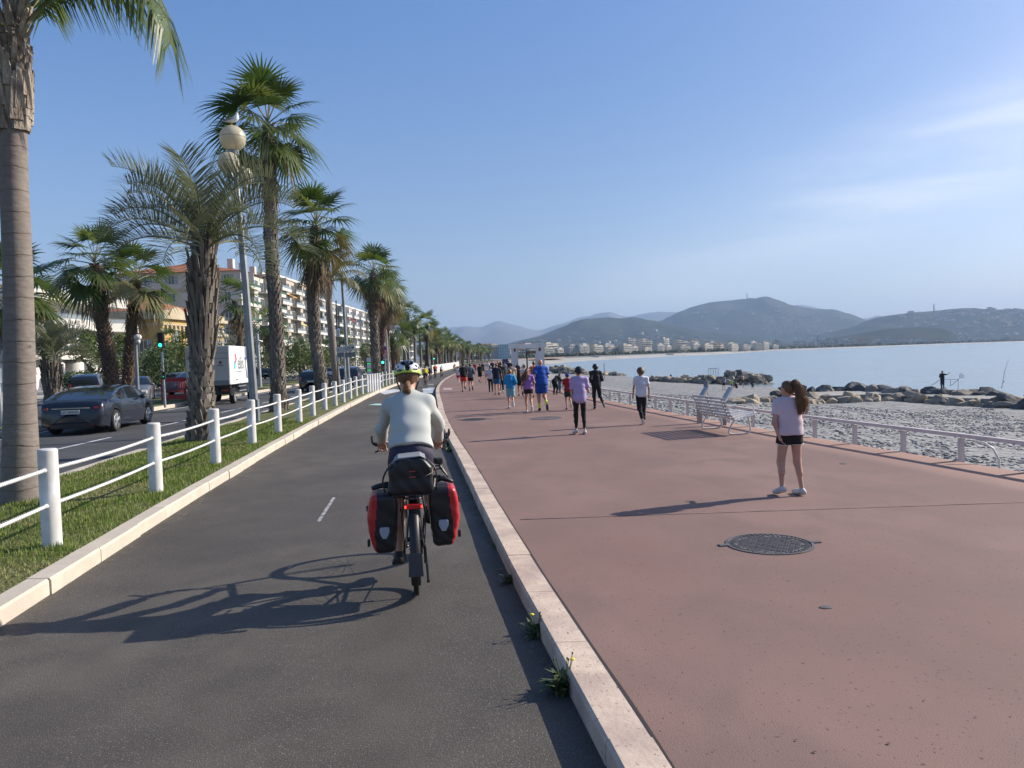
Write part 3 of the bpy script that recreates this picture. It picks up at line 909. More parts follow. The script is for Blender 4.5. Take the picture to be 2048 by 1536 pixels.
# ---- fan palms
def fan_palm(label, base, path, rads, R0, seed, group, skirt=10, n=34, seg=22, lod=0, barkm=None, bootm=None, bstep=.11, bL=.17, bw=.06, lift=.3, per=9, pet=1.0, th=.02):
    t = thing('palm_tree', label, 'palm tree', base, group=group)
    o, pts, rs = trunk('trunk', barkm or m_bark, t, path, rads, n=14, rough_=.008, seed=seed)
    mb = MB()
    boots(mb, pts, rs, 0, len(pts) - 1, per=per, step=bstep, L=bL, w=bw, seed=seed, lift=lift, jit=.4, th=th)
    mb.build('leaf_bases', bootm or m_boot, t)
    fan_crown('crown', [m_fan, m_petiole, m_fanold, m_fan2], t, Vector(pts[-1]), R0, n=n, seg=seg, seed=seed, skirt=skirt, lod=lod, pet=pet)
    return t
b3 = P(558, 821, .02)
def a3(px, py): return PD(px, py, b3.y) - b3
fan_palm('tallest fan palm with criss-cross leaf-base trunk standing behind the street lamp', b3,
         [(0, 0, -.1), a3(557, 780), a3(554, 690), a3(549, 600), a3(543, 500), a3(541, 400), a3(538, 310), a3(536, 252)], [.32, .25, .215, .205, .21, .22, .20, .14], 2.35, 3, 'palms along the grass verge', skirt=3, n=27, seg=26, bstep=.13, bL=.24, bw=.06, lift=.16)
b4 = P(645, 800, .02)
def a4(px, py): return PD(px, py, b4.y) - b4
fan_palm('fan palm with hanging skirt of old leaves, next after the tallest palm', b4,
         [(0, 0, -.1), a4(640, 750), a4(632, 690), a4(627, 620), a4(625, 560), a4(629, 500), a4(632, 452)], [.31, .27, .25, .25, .26, .25, .18], 2.3, 9, 'palms along the grass verge', skirt=14, n=26, seg=24, bstep=.12, bL=.2, bw=.07, lift=.15)
b5 = PD(677, 782, 44); b5.z = 0
def a5(px, py): return PD(px, py, b5.y) - b5
def queen(label, base, path, rads, L, seed, group, nf=16, barkm=None, pairs=30, w=.024, mats=None):
    t = thing('palm_tree', label, 'palm tree', base, group=group)
    o, pts, rs = trunk('trunk', barkm or m_ring, t, path, rads, n=12)
    rg = random.Random(seed); mb = MB()
    for i in range(nf):
        u = (i + .5) / nf
        feather_leaf(mb, Vector(pts[-1]), i * 2.39996 + rg.uniform(-.2, .2), R(82) - u * R(70), L * rg.uniform(.85, 1.1), ll=L * .24, pairs=pairs, arch=1.0 + .6 * u, vee=.1, droop=1.1, w=w, rg=rg)
    mb.build('crown', mats or [m_feather, m_petiole], t, fix=False)
    return t
queen('slim smooth palm with ragged yellowish fronds between the skirted palm and the twin palms', b5, [(0, 0, -.1), a5(668, 720), a5(663, 660), a5(658, 610), a5(660, 565)], [.24, .21, .20, .19, .15], 2.2, 5, 'palms along the grass verge', mats=[mat('yellowing feather leaf', (.19, .175, .07), rough=.6, col2=(.10, .12, .04), ns=2, trans=.3), m_petiole])
b6 = PD(752, 760, 52); b6.z = .02
def a6(px, py): return PD(px, py, b6.y) - b6
fan_palm('nearer of the tall twin fan palms beyond the direction sign', b6, [(0, 0, -.1), a6(750, 700), a6(747, 640), a6(746, 590), a6(747, 545)], [.34, .28, .26, .25, .16], 2.15, 14, 'palms along the grass verge', skirt=9, n=28, seg=16, lod=1, bstep=.2, bL=.26, bw=.08)
b7 = PD(762, 760, 60); b7.z = .02
def a7(px, py): return PD(px, py, b7.y) - b7
fan_palm('farther and darker of the tall twin fan palms beyond the direction sign', b7, [(0, 0, -.1), a7(764, 700), a7(764, 650), a7(768, 610), a7(773, 580)], [.34, .30, .28, .27, .16], 2.05, 15, 'palms along the grass verge', skirt=10, n=28, seg=16, lod=1, barkm=m_barkd, bootm=m_bootr, bstep=.2, bL=.26, bw=.08)
# median palms on the left
b9 = PD(229, 790, 33); b9.z = .0
def a9(px, py): return PD(px, py, b9.y) - b9
fan_palm('leaning fan palm with dark trunk rising behind the roof of the dark saloon car', b9, [(0, 0, -.1), a9(219, 730), a9(208, 670), a9(200, 600), a9(190, 528)], [.31, .26, .25, .25, .18], 2.1, 21, 'palms on the median', skirt=4, n=24, seg=22, barkm=m_barkd, bootm=m_bootr, bstep=.12, bL=.16, bw=.06, lift=.5)
b10 = PD(252, 800, 37); b10.z = .0
def a10(px, py): return PD(px, py, b10.y) - b10
fan_palm('fan palm with slimmer leaning trunk in front of the yellow villa', b10, [(0, 0, -.1), a10(257, 740), a10(262, 680), a10(266, 620), a10(274, 560)], [.27, .23, .22, .22, .16], 2.1, 22, 'palms on the median', skirt=4, n=22, seg=22, barkm=m_barkd, bootm=m_bootr, bstep=.12, bL=.16, bw=.06, lift=.5)
b11 = PD(20, 800, 40); b11.z = -.1
def a11(px, py): return PD(px, py, b11.y) - b11
fan_palm('dark fan palm partly hidden by the thick grey trunk at the left edge', b11, [(0, 0, -.1), a11(24, 700), a11(28, 580)], [.30, .26, .18], 2.9, 23, 'palms on the median', skirt=8, n=26, seg=18, barkm=m_barkd, bootm=m_bootr, bstep=.25)

# ---- the long rows: prototypes then copies
def proto(kind, seed, H):
    t = thing('palm_tree', 'fan palm in the long row beside the bicycle path', 'palm tree', (0, 0, 0))
    if kind == 'fan':
        trunk('trunk', m_bark if seed % 2 else m_barkd, t, [(0, 0, -.3), (rnd.uniform(-.2, .2), 0, H * .5), (rnd.uniform(-.25, .25), 0, H)], [.30, .24, .22], n=7, rough_=.02)
        fan_crown('crown', [m_fan, m_petiole, m_fanold, m_fan2], t, Vector((0, 0, H)), 2.3, n=22, seg=12, lod=2, seed=seed, skirt=7, pet=1.0)
    else:
        trunk('trunk', m_ring, t, [(0, 0, -.3), (rnd.uniform(-.2, .2), 0, H * .5), (0, 0, H)], [.24, .19, .16], n=7)
        rg = random.Random(seed); mb = MB()
        for i in range(14):
            u = (i + .5) / 14
            feather_leaf(mb, Vector((0, 0, H)), i * 2.4, R(82) - u * R(72), 2.4 * rg.uniform(.9, 1.1), ll=.65, pairs=16, arch=1.1 + .5 * u, vee=.1, droop=1.1, w=.045, rg=rg)
        mb.build('crown', [m_feather if seed % 2 else m_fanold, m_petiole], t, fix=False)
    return t
PROT = [proto('fan', 31, 6.2), proto('fan', 32, 7.4), proto('queen', 33, 5.6), proto('fan', 34, 5.0), proto('queen', 36, 6.6), proto('fan', 38, 8.0)]
PT = [tree_of(p) for p in PROT]
used_p = set()
WHERE = ['first', 'second', 'third', 'fourth', 'fifth', 'sixth', 'seventh', 'eighth', 'ninth', 'tenth']
def put_palm(k, x, y, s, rz, label, group):
    if k in used_p: o = copy_tree(PROT[k], tree=PT[k])
    else: o = PROT[k]; used_p.add(k)
    o.location = (x, y, -.05); o.rotation_euler = (0, 0, rz); o.scale = (s, s, s * rnd.uniform(.95, 1.05))
    o['label'] = label; o['group'] = group
y = 67; i = 0
while y < 430:
    k = [1, 3, 0, 5, 2, 3, 1, 4][i % 8]
    x = float(K_(y)) + 1.6 + rnd.uniform(-.5, .5)
    kind = 'feather palm' if k in (2, 4) else 'fan palm'
    lab = (WHERE[i] + ' palm beyond the twin palms along the bicycle path, a ' + kind) if i < 8 else 'small distant palm in the far part of the row beside the bicycle path'
    put_palm(k, x, y, rnd.uniform(.85, 1.05) * (1 if y < 80 else .86), rnd.uniform(0, 6), lab, 'palms along the grass verge')
    y += 8.5 if y < 160 else 13; i += 1
# a second row at the curb of the bicycle path side, between lamps
y = 84; i = 0
while y < 330:
    k = [2, 1, 0][i % 3]
    x = float(B_(y)) - 1.4
    put_palm(k, x, y, rnd.uniform(.66, .85), rnd.uniform(0, 6), 'distant palm close to the kerb of the bicycle path near its bend', 'palms by the path bend')
    y += 15 if y < 160 else 30; i += 1
# median row
for i, y in enumerate([47, 55, 66, 78, 92, 108, 126, 146, 170, 196, 225, 260, 300, 345]):
    k = [3, 1, 0, 2][i % 4]
    lab = (WHERE[i] + ' palm of the median row beyond the green traffic light') if i < 6 else 'distant palm of the median row between the two carriageways'
    put_palm(k, float(F_(y)) - 2.2 + rnd.uniform(-.4, .4), y, rnd.uniform(.62, .9), rnd.uniform(0, 6), lab, 'palms on the median')
# palms on the far pavement in front of the flats
fp = [(92, -41), (98, -39), (112, -38), (128, -39.5), (146, -40), (165, -39), (190, -40), (215, -41), (245, -41), (280, -41)]
for i, (y, x) in enumerate(fp):
    k = [0, 3, 1, 3][i % 4]
    lab = (WHERE[i] + ' nearest palm on the far pavement in front of the apartment blocks') if i < 5 else 'distant palm on the far pavement in front of the apartment blocks'
    put_palm(k, x, y, rnd.uniform(.7, .95), rnd.uniform(0, 6), lab, 'palms on the far pavement')

# ---- leafy trees and bushes behind the road
m_leafA = mat('dark green leaves', (.030, .060, .018), rough=.6, col2=(.060, .095, .028), ns=1.6, trans=.2, transc=(.08, .13, .02))
m_leafB = mat('mid green leaves', (.055, .095, .022), rough=.6, col2=(.105, .14, .035), ns=1.6, trans=.25, transc=(.14, .20, .03))
m_wood = mat('tree wood', (.12, .095, .07), rough=.95, col2=(.07, .055, .04), ns=6)
def leafy(label, cat, base, w, h, tr, seed, m, group=None, name='broadleaf_tree', n=2600, ls=.13):
    t = thing(name, label, cat, base, group=group)
    mb = MB(); rg = np.random.RandomState(seed)
    for k in range(4):
        a = rg.rand() * 6.28
        mb.tube([(0, 0, -.2), (.1 * math.cos(a), .1 * math.sin(a), tr * .7), (w * .3 * math.cos(a), w * .3 * math.sin(a), tr + h * .45)], [.09 + w * .02, .06 + w * .012, .02], n=6)
    mb.build('trunk', m_wood, t, smooth='all')
    cl = []
    for k in range(16):
        a, r_, z = rg.rand() * 6.28, w * .5 * rg.rand() ** .6, tr + h * (.12 + .8 * rg.rand())
        kk = 1 - abs((z - tr) / h - .45) * .9
        cl.append((r_ * kk * math.cos(a), r_ * kk * math.sin(a), z, w * (.13 + .13 * rg.rand())))
    cl = np.array(cl)
    idx = rg.randint(0, len(cl), n)
    d = rg.randn(n, 3); d /= np.linalg.norm(d, axis=1, keepdims=True)
    c = cl[idx, :3] + d * (cl[idx, 3] * (.55 + .5 * rg.rand(n)))[:, None]
    a = rg.randn(n, 3); a /= np.linalg.norm(a, axis=1, keepdims=True)
    b = np.cross(a, rg.randn(n, 3)); b /= np.linalg.norm(b, axis=1, keepdims=True)
    s = (ls * (.6 + .8 * rg.rand(n)))[:, None]
    V = np.stack([c - a * s, c - b * s * .5, c + a * s, c + b * s * .5], 1).reshape(-1, 3)
    npmesh('crown', V, np.arange(4 * n).reshape(-1, 4), m, t, smooth=False)
    return t
LT = [
    ('dark bushy tree left of the green traffic light', PD(286, 770, 66), 6.0, 3.2, .5, 1, m_leafA),
    ('mid green bushy tree under the balcony of the yellow villa', PD(350, 770, 80), 6.5, 3.4, .5, 2, m_leafB),
    ('broad dark tree in front of the yellow villa corner', PD(318, 770, 74), 6.0, 2.8, .4, 3, m_leafA),
    ('tall loose tree between the white house and the yellow villa', PD(256, 770, 80), 4.5, 4.6, .8, 4, m_leafB),
    ('dark hedge-like tree behind the white delivery truck', PD(455, 760, 105), 12, 5.5, 1.5, 5, m_leafA),
    ('dark green tree right of the delivery truck lamp mast', PD(515, 760, 105), 7, 5.5, 1.0, 6, m_leafA),
    ('round bush beside the two cars ahead on the road', PD(612, 765, 78), 6.0, 3.6, .3, 7, m_leafB),
    ('small tree with thin crown in a black and red tree guard', PD(196, 785, 62), 3.6, 3.0, 1.6, 8, m_leafB),
    ('low bush at the foot of the white house', PD(160, 782, 66), 4.5, 1.2, .1, 9, m_leafA),
]
for l, b, w_, h_, tr, sd_, m_ in LT:
    b.z = -.1
    leafy(l, 'tree' if h_ > 2.5 else 'bush', b, w_, h_, tr, sd_, m_, 'leafy trees along the far pavement')
for i, (y, x, w_, h_) in enumerate([(96, -41, 6, 4), (118, -42, 6, 4.5), (140, -43, 7, 4), (158, -43, 7, 4), (180, -44, 8, 4.2), (205, -44, 8, 4), (235, -44, 8, 4.5)]):
    leafy('distant bushy tree at the foot of the apartment blocks behind the palms', 'tree', (x, y, -.1), w_, h_, .6, 50 + i, m_leafA if i % 2 else m_leafB, 'distant bushes along the far pavement', n=1100, ls=.22)

# ---- grass blades on the verge, weeds in the kerb
def turf():
    n = 60000
    y = 3.6 + 19 * nr.rand(n) ** 1.25
    k = nr.rand(n)
    a = B_(y) - .18; b = K_(y) + .2
    x = a * (1 - k) + b * k
    z = .115 * (1 - k) - .04 * k + .035 * np.sin(k * PI) + .012 * np.sin(y * 2.1 + k * 9)
    cl = np.array([mnoise.noise((xx * 1.2, yy * 1.2, 0)) for xx, yy in zip(x, y)])
    h = (.020 + .022 * nr.rand(n)) * (1 + .9 * cl) * (1 + y * .03)
    w = .0032 * (1 + y * .12)
    az = nr.rand(n) * 2 * PI
    dx, dy = np.cos(az), np.sin(az)
    ln = .6 * nr.rand(n)
    V = np.zeros((n, 3, 3), np.float32)
    V[:, 0] = np.stack([x - dy * w, y + dx * w, z - .004], 1)
    V[:, 1] = np.stack([x + dy * w, y - dx * w, z - .004], 1)
    V[:, 2] = np.stack([x + dx * h * ln, y + dy * h * ln, z + h], 1)
    keep = (x / y) > -.8
    V = V[keep]; n = len(V)
    ms = [mat('grass blade', (.12, .175, .022), rough=.6, col2=(.19, .235, .045), ns=2, trans=.3, transc=(.16, .28, .03)), mat('dry grass blade', (.32, .28, .11), rough=.7, col2=(.16, .19, .06), ns=2, trans=.2)]
    mi = (nr.rand(n) < (.14 + .5 * (cl[keep] < -.15))).astype(int)
    o = npmesh('grass', V.reshape(-1, 3), np.arange(3 * n).reshape(-1, 3), ms, smooth=False, midx=mi)
    tag(o, 'short green grass with dry patches around the white bollards', 'grass', kind='stuff')
turf()
m_weed = mat('weed leaf', (.055, .085, .025), rough=.6, col2=(.12, .14, .045), ns=12, trans=.2)
m_yel = mat('yellow petal', (.75, .62, .03), rough=.6)
def weed(px, py, s, n, label, flowers=0, seed=0):
    b = P(px, py, 0.0); rg = random.Random(seed)
    t = thing('weed', label, 'weed', b, group='weeds growing at the foot of the pink kerb')
    mb = MB()
    for i in range(n):
        az = rg.uniform(0, 6.28); L = s * rg.uniform(.5, 1.2); el = rg.uniform(.5, 1.45)
        o = Vector((rg.uniform(-.03, .03), rg.uniform(-.06, .06), 0)); h = Vector((math.cos(az), math.sin(az), 0)); q = Vector((-math.sin(az), math.cos(az), 0))
        w_ = L * rg.uniform(.08, .15)
        e1 = o + (h * math.cos(el) + Vector((0, 0, 1)) * math.sin(el)) * L * .6; e2 = e1 + (h * math.cos(el - .8) + Vector((0, 0, 1)) * math.sin(el - .8)) * L * .4
        mb.add([o - q * w_ * .3, o + q * w_ * .3, e1 + q * w_, e1 - q * w_, e2], [(0, 1, 2, 3), (3, 2, 4)])
    mb.build('leaves', m_weed, t, fix=False)
    if flowers:
        mb = MB(); st = MB()
        for i in range(flowers):
            e = Vector((rg.uniform(-.05, .07), rg.uniform(-.06, .06), s * rg.uniform(1.25, 1.6)))
            st.tube([(0, 0, 0), e * .5 + Vector((.01, 0, 0)), e], [.003, .0025, .002], n=4)
            if i < 1:
                mb.ball(e, (.014, .014, .007), 8)
            else: st.ball(e, (.005, .005, .009), 6)
        st.build('stem', m_weed, t, fix=False)
        mb.build('flower', m_yel, t, fix=False)
weed(1122, 1385, .13, 70, 'largest dark weed with a yellow flower, nearest at the foot of the pink kerb', 6, 1)
weed(1070, 1272, .10, 45, 'second nearest kerb weed with tall thin buds and a tiny yellow flower', 5, 2)
weed(1018, 1165, .09, 40, 'third kerb weed, a leafy green tuft without a flower', 0, 3)
weed(988, 1095, .05, 24, 'small kerb weed just beyond the leafy green tuft', 0, 4)
for i in range(16):
    u = i / 15
    weed(873 + 26 * u + rnd.uniform(-2, 2), 812 + 92 * u, .07 + .04 * rnd.random(), 30, 'low weed in the dense strip at the kerb right of the rider', 0, 10 + i)
# ================================================================== street furniture and vehicles
m_white = mat('white painted bollard', (.76, .77, .78), rough=.55, col2=(.64, .64, .62), ns=3, col3=(.50, .48, .43), ns3=2.6, bump=.08, bs=20)
m_whitem = mat('white painted metal', (.74, .73, .71), rough=.45, col2=(.62, .60, .57), ns=6)
m_rope = mat('white rope', (.74, .74, .72), rough=.8, col2=(.58, .58, .55), ns=30)
m_black = mat('black plastic', (.012, .012, .014), rough=.45)
m_grey = mat('grey painted steel', (.24, .26, .28), rough=.45, metal=.3, col2=(.18, .20, .22), ns=3)
m_galv = mat('galvanised steel', (.42, .44, .45), rough=.4, metal=.6, col2=(.32, .34, .35), ns=5)
m_red = mat('red paint', (.52, .02, .02), rough=.4)
m_cast = mat('cast iron', (.085, .078, .078), rough=.6, metal=.2, col2=(.15, .135, .13), ns=18, bump=.2, bs=60)

# ---- bollards with two ropes
bol_px = [(105, 1092), (313, 984), (432, 928), (505, 889), (557, 868), (598.9, 847), (626, 832), (650, 820), (670.6, 811.5), (686.7, 804.5), (700.6, 798), (712, 793), (724, 788.5)]
cl_px = [(734 + 4.9 * i, 785.5 - 1.15 * i) for i in range(6)]
far_px = [(765, 773), (772, 771), (778.5, 769.6), (785.5, 767.5), (792, 766), (800, 764), (808, 762), (815, 760), (822, 758), (829, 756.3), (836, 754.6), (842, 753), (848, 751.5), (854, 750), (860, 748.6)]
bpos = []
def bol(b, h, r, lab, grp, first=[None]):
    key = (round(h, 2), round(r, 3))
    mb = MB(); mb.lathe([(r, -.1), (r, h - .012), (r - .012, h)], n=24)
    o = mb.build('bollard', m_white, None, smooth=True)
    o.location = b
    return tag(o, lab, 'bollard', grp)
ords = ['nearest', 'second nearest', 'third nearest', 'fourth nearest', 'fifth nearest', 'sixth nearest', 'seventh nearest', 'eighth nearest', 'ninth nearest', 'tenth nearest', 'eleventh nearest', 'twelfth nearest', 'thirteenth nearest']
for i, (x, y) in enumerate(bol_px):
    b = P(x, y, .10); b.z = verge_z(b.x, b.y) - .01
    bol(b, .93, .085, ords[i] + ' white round bollard of the roped row on the grass verge', 'white bollards along the bicycle path'); bpos.append(b)
if True:
    b0 = bpos[0] - (bpos[1] - bpos[0]); b0 = Vector((b0.x + .02, b0.y, bpos[0].z))
    bol(b0, .93, .085, 'white round bollard just outside the left edge of the picture', 'white bollards along the bicycle path')
    bpos = [b0] + bpos
for i, (x, y) in enumerate(cl_px):
    b = P(x, y, .10)
    bol(b, .95, .10, 'white bollard in the tight group of six standing side by side', 'tight group of six white bollards')
cprev = P(*cl_px[0], .10); clast = P(*cl_px[-1], .10)
fb = []
for i, (x, y) in enumerate(far_px):
    b = P(x, y, .10); fb.append(b)
    bol(b, 1.55 if i == 2 else .93, .075, 'taller white post among the small far bollards left of the helmet' if i == 2 else 'small distant white bollard beyond the tight group of six', 'far white bollards before the bend' if i != 2 else 'tall far post')
def rope(a, b, h, k):
    a = a + Vector((0, 0, h)); b = b + Vector((0, 0, h)); d = (b - a); L = d.length
    mb = MB(); N = int(14 if L < 4 else 10)
    sag = .017 * L / 2.8 * (.7 + .6 * rnd.random())
    pts = [a + d * t - Vector((0, 0, sag * 4 * t * (1 - t))) for t in [i / N for i in range(N + 1)]]
    mb.tube(pts, .0165 if k < 6 else .018, n=8)
    if k < 4:   # rope lay
        s = 0
        for q in range(int(L / .035)):
            t = (q + .5) / int(L / .035)
            p = a + d * t - Vector((0, 0, sag * 4 * t * (1 - t)))
            u = d.normalized(); sx = Vector((u.y, -u.x, 0))
            mb.tube([p + sx * .017 - Vector((0, 0, .004)) - u * .012, p + Vector((0, 0, .018)), p - sx * .017 + u * .012], .007, n=4, cap=False)
    for e, sg in ((a, 1), (b, -1)):
        u = d.normalized() * sg
        mb.tube([e + u * .07, e + u * .12], [.024, .018], n=8)
    return mb
allb = bpos + [cprev]
RW = ['leftmost, cut by the picture edge,', 'between the first and second bollards', 'between the second and third bollards', 'between the third and fourth bollards', 'between the fourth and fifth bollards', 'between the fifth and sixth bollards']
for k in range(len(allb) - 1):
    for h, nm in ((.735, 'upper'), (.40, 'lower')):
        o = rope(allb[k], allb[k + 1], h, k).build('rope', m_rope, None, smooth='all')
        tag(o, (nm + ' white rope ' + RW[k]) if k < len(RW) else nm + ' white rope in the distant part of the roped bollard row', 'rope', 'ropes strung through the bollards')
fl = [clast] + fb
for k in range(len(fl) - 1):
    for h, nm in ((.735, 'upper'), (.40, 'lower')):
        tag(rope(fl[k], fl[k + 1], h, 9).build('rope', m_rope, None, smooth='all'), 'thin far white rope beyond the tight group of bollards', 'rope', 'far ropes')
# low white wall at the bend
wl = []
for y in (92, 100, 110, 122, 140, 165):
    wl.append((float(B_(y)) - .3, y))
mb = MB()
for (xa, ya), (xb, yb) in zip(wl[:-1], wl[1:]):
    mb.add([(xa, ya, 0), (xb, yb, 0), (xb, yb, 1.0), (xa, ya, 1.0), (xa - .25, ya, 0), (xb - .25, yb, 0), (xb - .25, yb, 1.0), (xa - .25, ya, 1.0)], [(0, 1, 2, 3), (4, 7, 6, 5), (3, 2, 6, 7)])
mb.add([(wl[0][0], 92, 0), (wl[0][0] - .25, 92, 0), (wl[0][0] - .25, 92, 1.0), (wl[0][0], 92, 1.0)], [(0, 1, 2, 3)])
tag(mb.build('low_wall', mat('whitewashed wall', (.62, .62, .62), rough=.9, col2=(.5, .5, .49), ns=1)), 'low whitewashed wall where the bicycle path bends', 'wall')

# ---- low rail along the beach
def beach_rail():
    t = thing('railing', 'low pinkish white metal rail with short posts along the beach side of the promenade', 'railing', (0, 0, 0))
    m = mat('rail paint', (.68, .60, .56), rough=.5, col2=(.60, .53, .50), ns=5)
    ys = np.arange(2, 61, .5)
    xs = E_(ys) + .10
    mb = MB(); n = len(ys)
    prof = [(-.035, .445), (.035, .445), (.035, .495), (-.035, .495)]
    vs = [(float(x) + a, float(y), b) for x, y in zip(xs, ys) for a, b in prof]
    fs = [(i * 4 + j, i * 4 + (j + 1) % 4, (i + 1) * 4 + (j + 1) % 4, (i + 1) * 4 + j) for i in range(n - 1) for j in range(4)] + [(0, 1, 2, 3)]
    mb.add(vs, fs); mb.build('handrail', m, t)
    y = 4.0; k = 0; hooks = 0
    while y < 60:
        x = float(E_(y)) + .10
        mb = MB(); mb.box((x, y, .13), (.055, .07, .60)); mb.build('rail_post', m, t)
        if k % 4 == 2 and y < 34:
            mb = MB(); y2 = y - .3
            x2 = float(E_(y2)) + .14
            pts = [(x2, y2 + .18, .40), (x2 + .10, y2 + .12, .385), (x2 + .19, y2 + .05, .30), (x2 + .23, y2, .16), (x2 + .235, y2 - .01, -.2)]
            mb.tube(pts, .016, n=8); mb.build('curved_bracket', m_whitem, t, smooth='all')
        y += 1.05 + .02 * y * .3; k += 1
beach_rail()

# ---- bench
def bench():
    a = P(1405, 858.5, .12); b = P(1459, 870, .12)
    ax = (b - a); L0 = ax.length
    u = ax.normalized(); s = Vector((-u.y, u.x, 0))
    if s.x < 0: s = -s           # towards the sea = seat direction
    t = thing('park_bench', 'white slatted metal bench on sled legs facing the sea', 'bench', (a + b) / 2)
    m = mat('bench white', (.70, .68, .65), rough=.45, col2=(.60, .57, .54), ns=5)
    def q(l, d, h): return u * l + s * d + Vector((0, 0, h))
    hl = L0 / 2
    for l in (-hl, hl):
        mb = MB()
        mb.tube(curve_pts([q(l, .10, .28), q(l, .02, .15), q(l, -.01, .05), q(l, .06, .016), q(l, .20, .014), q(l, .34, .016), q(l, .42, .05), q(l, .42, .18), q(l, .38, .35)], 4), .016, n=8)
        mb.build('leg_frame', m, t, smooth='all')
    # bearer curve of seat and back
    cur = curve_pts([q(0, .53, .41), q(0, .40, .365), q(0, .22, .31), q(0, .08, .285), q(0, -.03, .38), q(0, -.11, .55), q(0, -.17, .73)], 5)
    for l in (-hl - .02, 0, hl + .02):
        mb = MB(); mb.tube([p + u * l - s * .012 for p in cur], .022, n=6, flat=.6); mb.build('bearer', m, t, smooth='all')
    d = [0]
    for i in range(len(cur) - 1): d.append(d[-1] + (cur[i + 1] - cur[i]).length)
    tot = d[-1]; ns = 14
    W = hl + .13
    for k in range(ns):
        f = (k + .5) / ns * tot
        i = max(j for j in range(len(d) - 1) if d[j] <= f)
        c = cur[i].lerp(cur[i + 1], (f - d[i]) / (d[i + 1] - d[i])); tg = (cur[i + 1] - cur[i]).normalized(); nn = u.cross(tg)
        mb = MB(); wv = .023; th = .008; c = c + s * .004 + nn * 0
        vs = []
        for l in (-W, W):
            for e, g in ((-1, -1), (1, -1), (1, 1), (-1, 1)): vs.append(c + u * l + tg * wv * e + nn * th * g + s * .012)
        mb.add(vs, [(0, 1, 2, 3), (7, 6, 5, 4), (0, 4, 5, 1), (1, 5, 6, 2), (2, 6, 7, 3), (3, 7, 4, 0)])
        mb.build('slat', m, t)
    for l in (-W + .05, W - .05):
        mb = MB(); mb.tube(curve_pts([q(l, .46, .42), q(l, .45, .54), q(l, .40, .575), q(l, .1, .56), q(l, -.08, .54)], 4), .014, n=6); mb.build('armrest', m, t, smooth='all')
bench()
# slanted tubes on posts behind the bench
def tube_stand(px, py, by, ph, lab):
    b = PD(px, py, by); b.z = .0
    t = thing('tube_stand', lab, 'stand', b, group='slanted tube stands behind the bench')
    mb = MB(); mb.box((0, 0, .16), (.10, .10, .86)); mb.build('post', m_grey if ph else mat('tan post', (.40, .33, .27), rough=.6), t, bevel=.004)
    mb = MB(); a = Vector((-.02, -.02, .61)); e = Vector((.20, .10, .90))
    mb.tube([a, e], .062, n=18); mb.build('tube', mat('tube grey', (.40, .42, .44), rough=.4, metal=.3), t, smooth=True)
    mb = MB(); dd = (e - a).normalized(); mb.tube([a - dd * .02, a], [.05, .0625], n=18); mb.build('tube_cap', m_whitem, t, smooth=True)
tube_stand(1399, 833, 17.2, 0, 'left slanted grey tube on a tan post behind the top left of the bench')
tube_stand(1447, 840, 16.6, 1, 'right slanted grey tube above the top right corner of the bench')

# ---- manhole covers
def manhole(px, py, rad, lab, det):
    c = P(px, py, .121)
    t = thing('manhole_cover', lab, 'manhole cover', c, rz=R(8), group='round cast iron manhole covers in the promenade')
    mb = MB(); mb.lathe([(rad * 1.06, -.01), (rad * 1.06, .006), (rad * .99, .008), (rad * .985, -.002)], n=56); mb.build('rim', m_cast, t, smooth=True)
    mb = MB(); mb.lathe([(0.001, .0015), (rad * .975, .0015)], n=56)
    if det:
        st = .052
        n = int(rad / st) + 1
        for i in range(-n, n + 1):
            for j in range(-n, n + 1):
                x, y = i * st + (j % 2) * st * .5, j * st * .8
                if math.hypot(x, y) > rad * .80: continue
                mb.box((x, y, .004), (st * .62, st * .40, .006))
        for k in range(44):
            a = 2 * PI * k / 44
            mb.box((rad * .90 * math.cos(a), rad * .90 * math.sin(a), .004), (rad * .09, rad * .06, .007), rz=a)
    mb.build('lid', m_cast, t)
    if det:
        for sg in (-1, 1):
            mb = MB(); mb.box((sg * rad * 1.12, -.05 * sg, .004), (rad * .28, .06, .012)); mb.build('hinge_tab', m_cast, t, bevel=.004)
manhole(1539, 1088, .335, 'large round cast iron manhole cover in the right foreground', True)
manhole(1092, 836.5, .40, 'distant dark manhole cover below the feet of the bald runner', False)
manhole(948, 839, .36, 'distant grooved manhole cover close to the pink kerb', True)
for px, py, s, lb in ((1687, 927.5, .035, 'flat dark drain stud beside the low rail'), (1652, 1215, .026, 'small dark metal stud set in the red asphalt foreground')):
    c = P(px, py, .121); mb = MB(); mb.lathe([(s * 1.1, -.01), (s, .004), (s * .5, .006)], n=16, sx=1.6); o = mb.build('drain_stud', m_cast); o.location = c; tag(o, lb, 'stud')

# ---- globe lamps
m_globe = mat('frosted globe', (.66, .62, .47), rough=.35, col2=(.58, .54, .41), ns=2.5, col3=(.52, .47, .34), ns3=3, trans=.35, transc=(.75, .68, .48), spec=.6)
m_globeseam = mat('globe seam', (.22, .20, .15), rough=.6)
def globe(t, c, r):
    mb = MB(); mb.ball(c, r, 28); g = mb.build('globe', m_globe, t, smooth='all')
    mb = MB(); mb.torus((c[0], c[1], c[2] + r * .06), r * 1.0, r * .018, axis='Z', n=36, k=6); mb.build('seam', m_globeseam, g, smooth='all')
    mb = MB(); mb.lathe([(r * .42, c[2] - r * 1.28), (r * .42, c[2] - r * .86)], (c[0], c[1], 0), n=16)
    mb.build('globe_collar', m_grey, t, smooth=True)
bl = P(511, 848, .05)
def al(px, py, dy=0): return PD(px, py, bl.y + dy) - bl
t = thing('street_lamp', 'tall grey lamp mast with three frosted globes and a gull on top', 'street lamp', bl, group='globe street lamps along the verge')
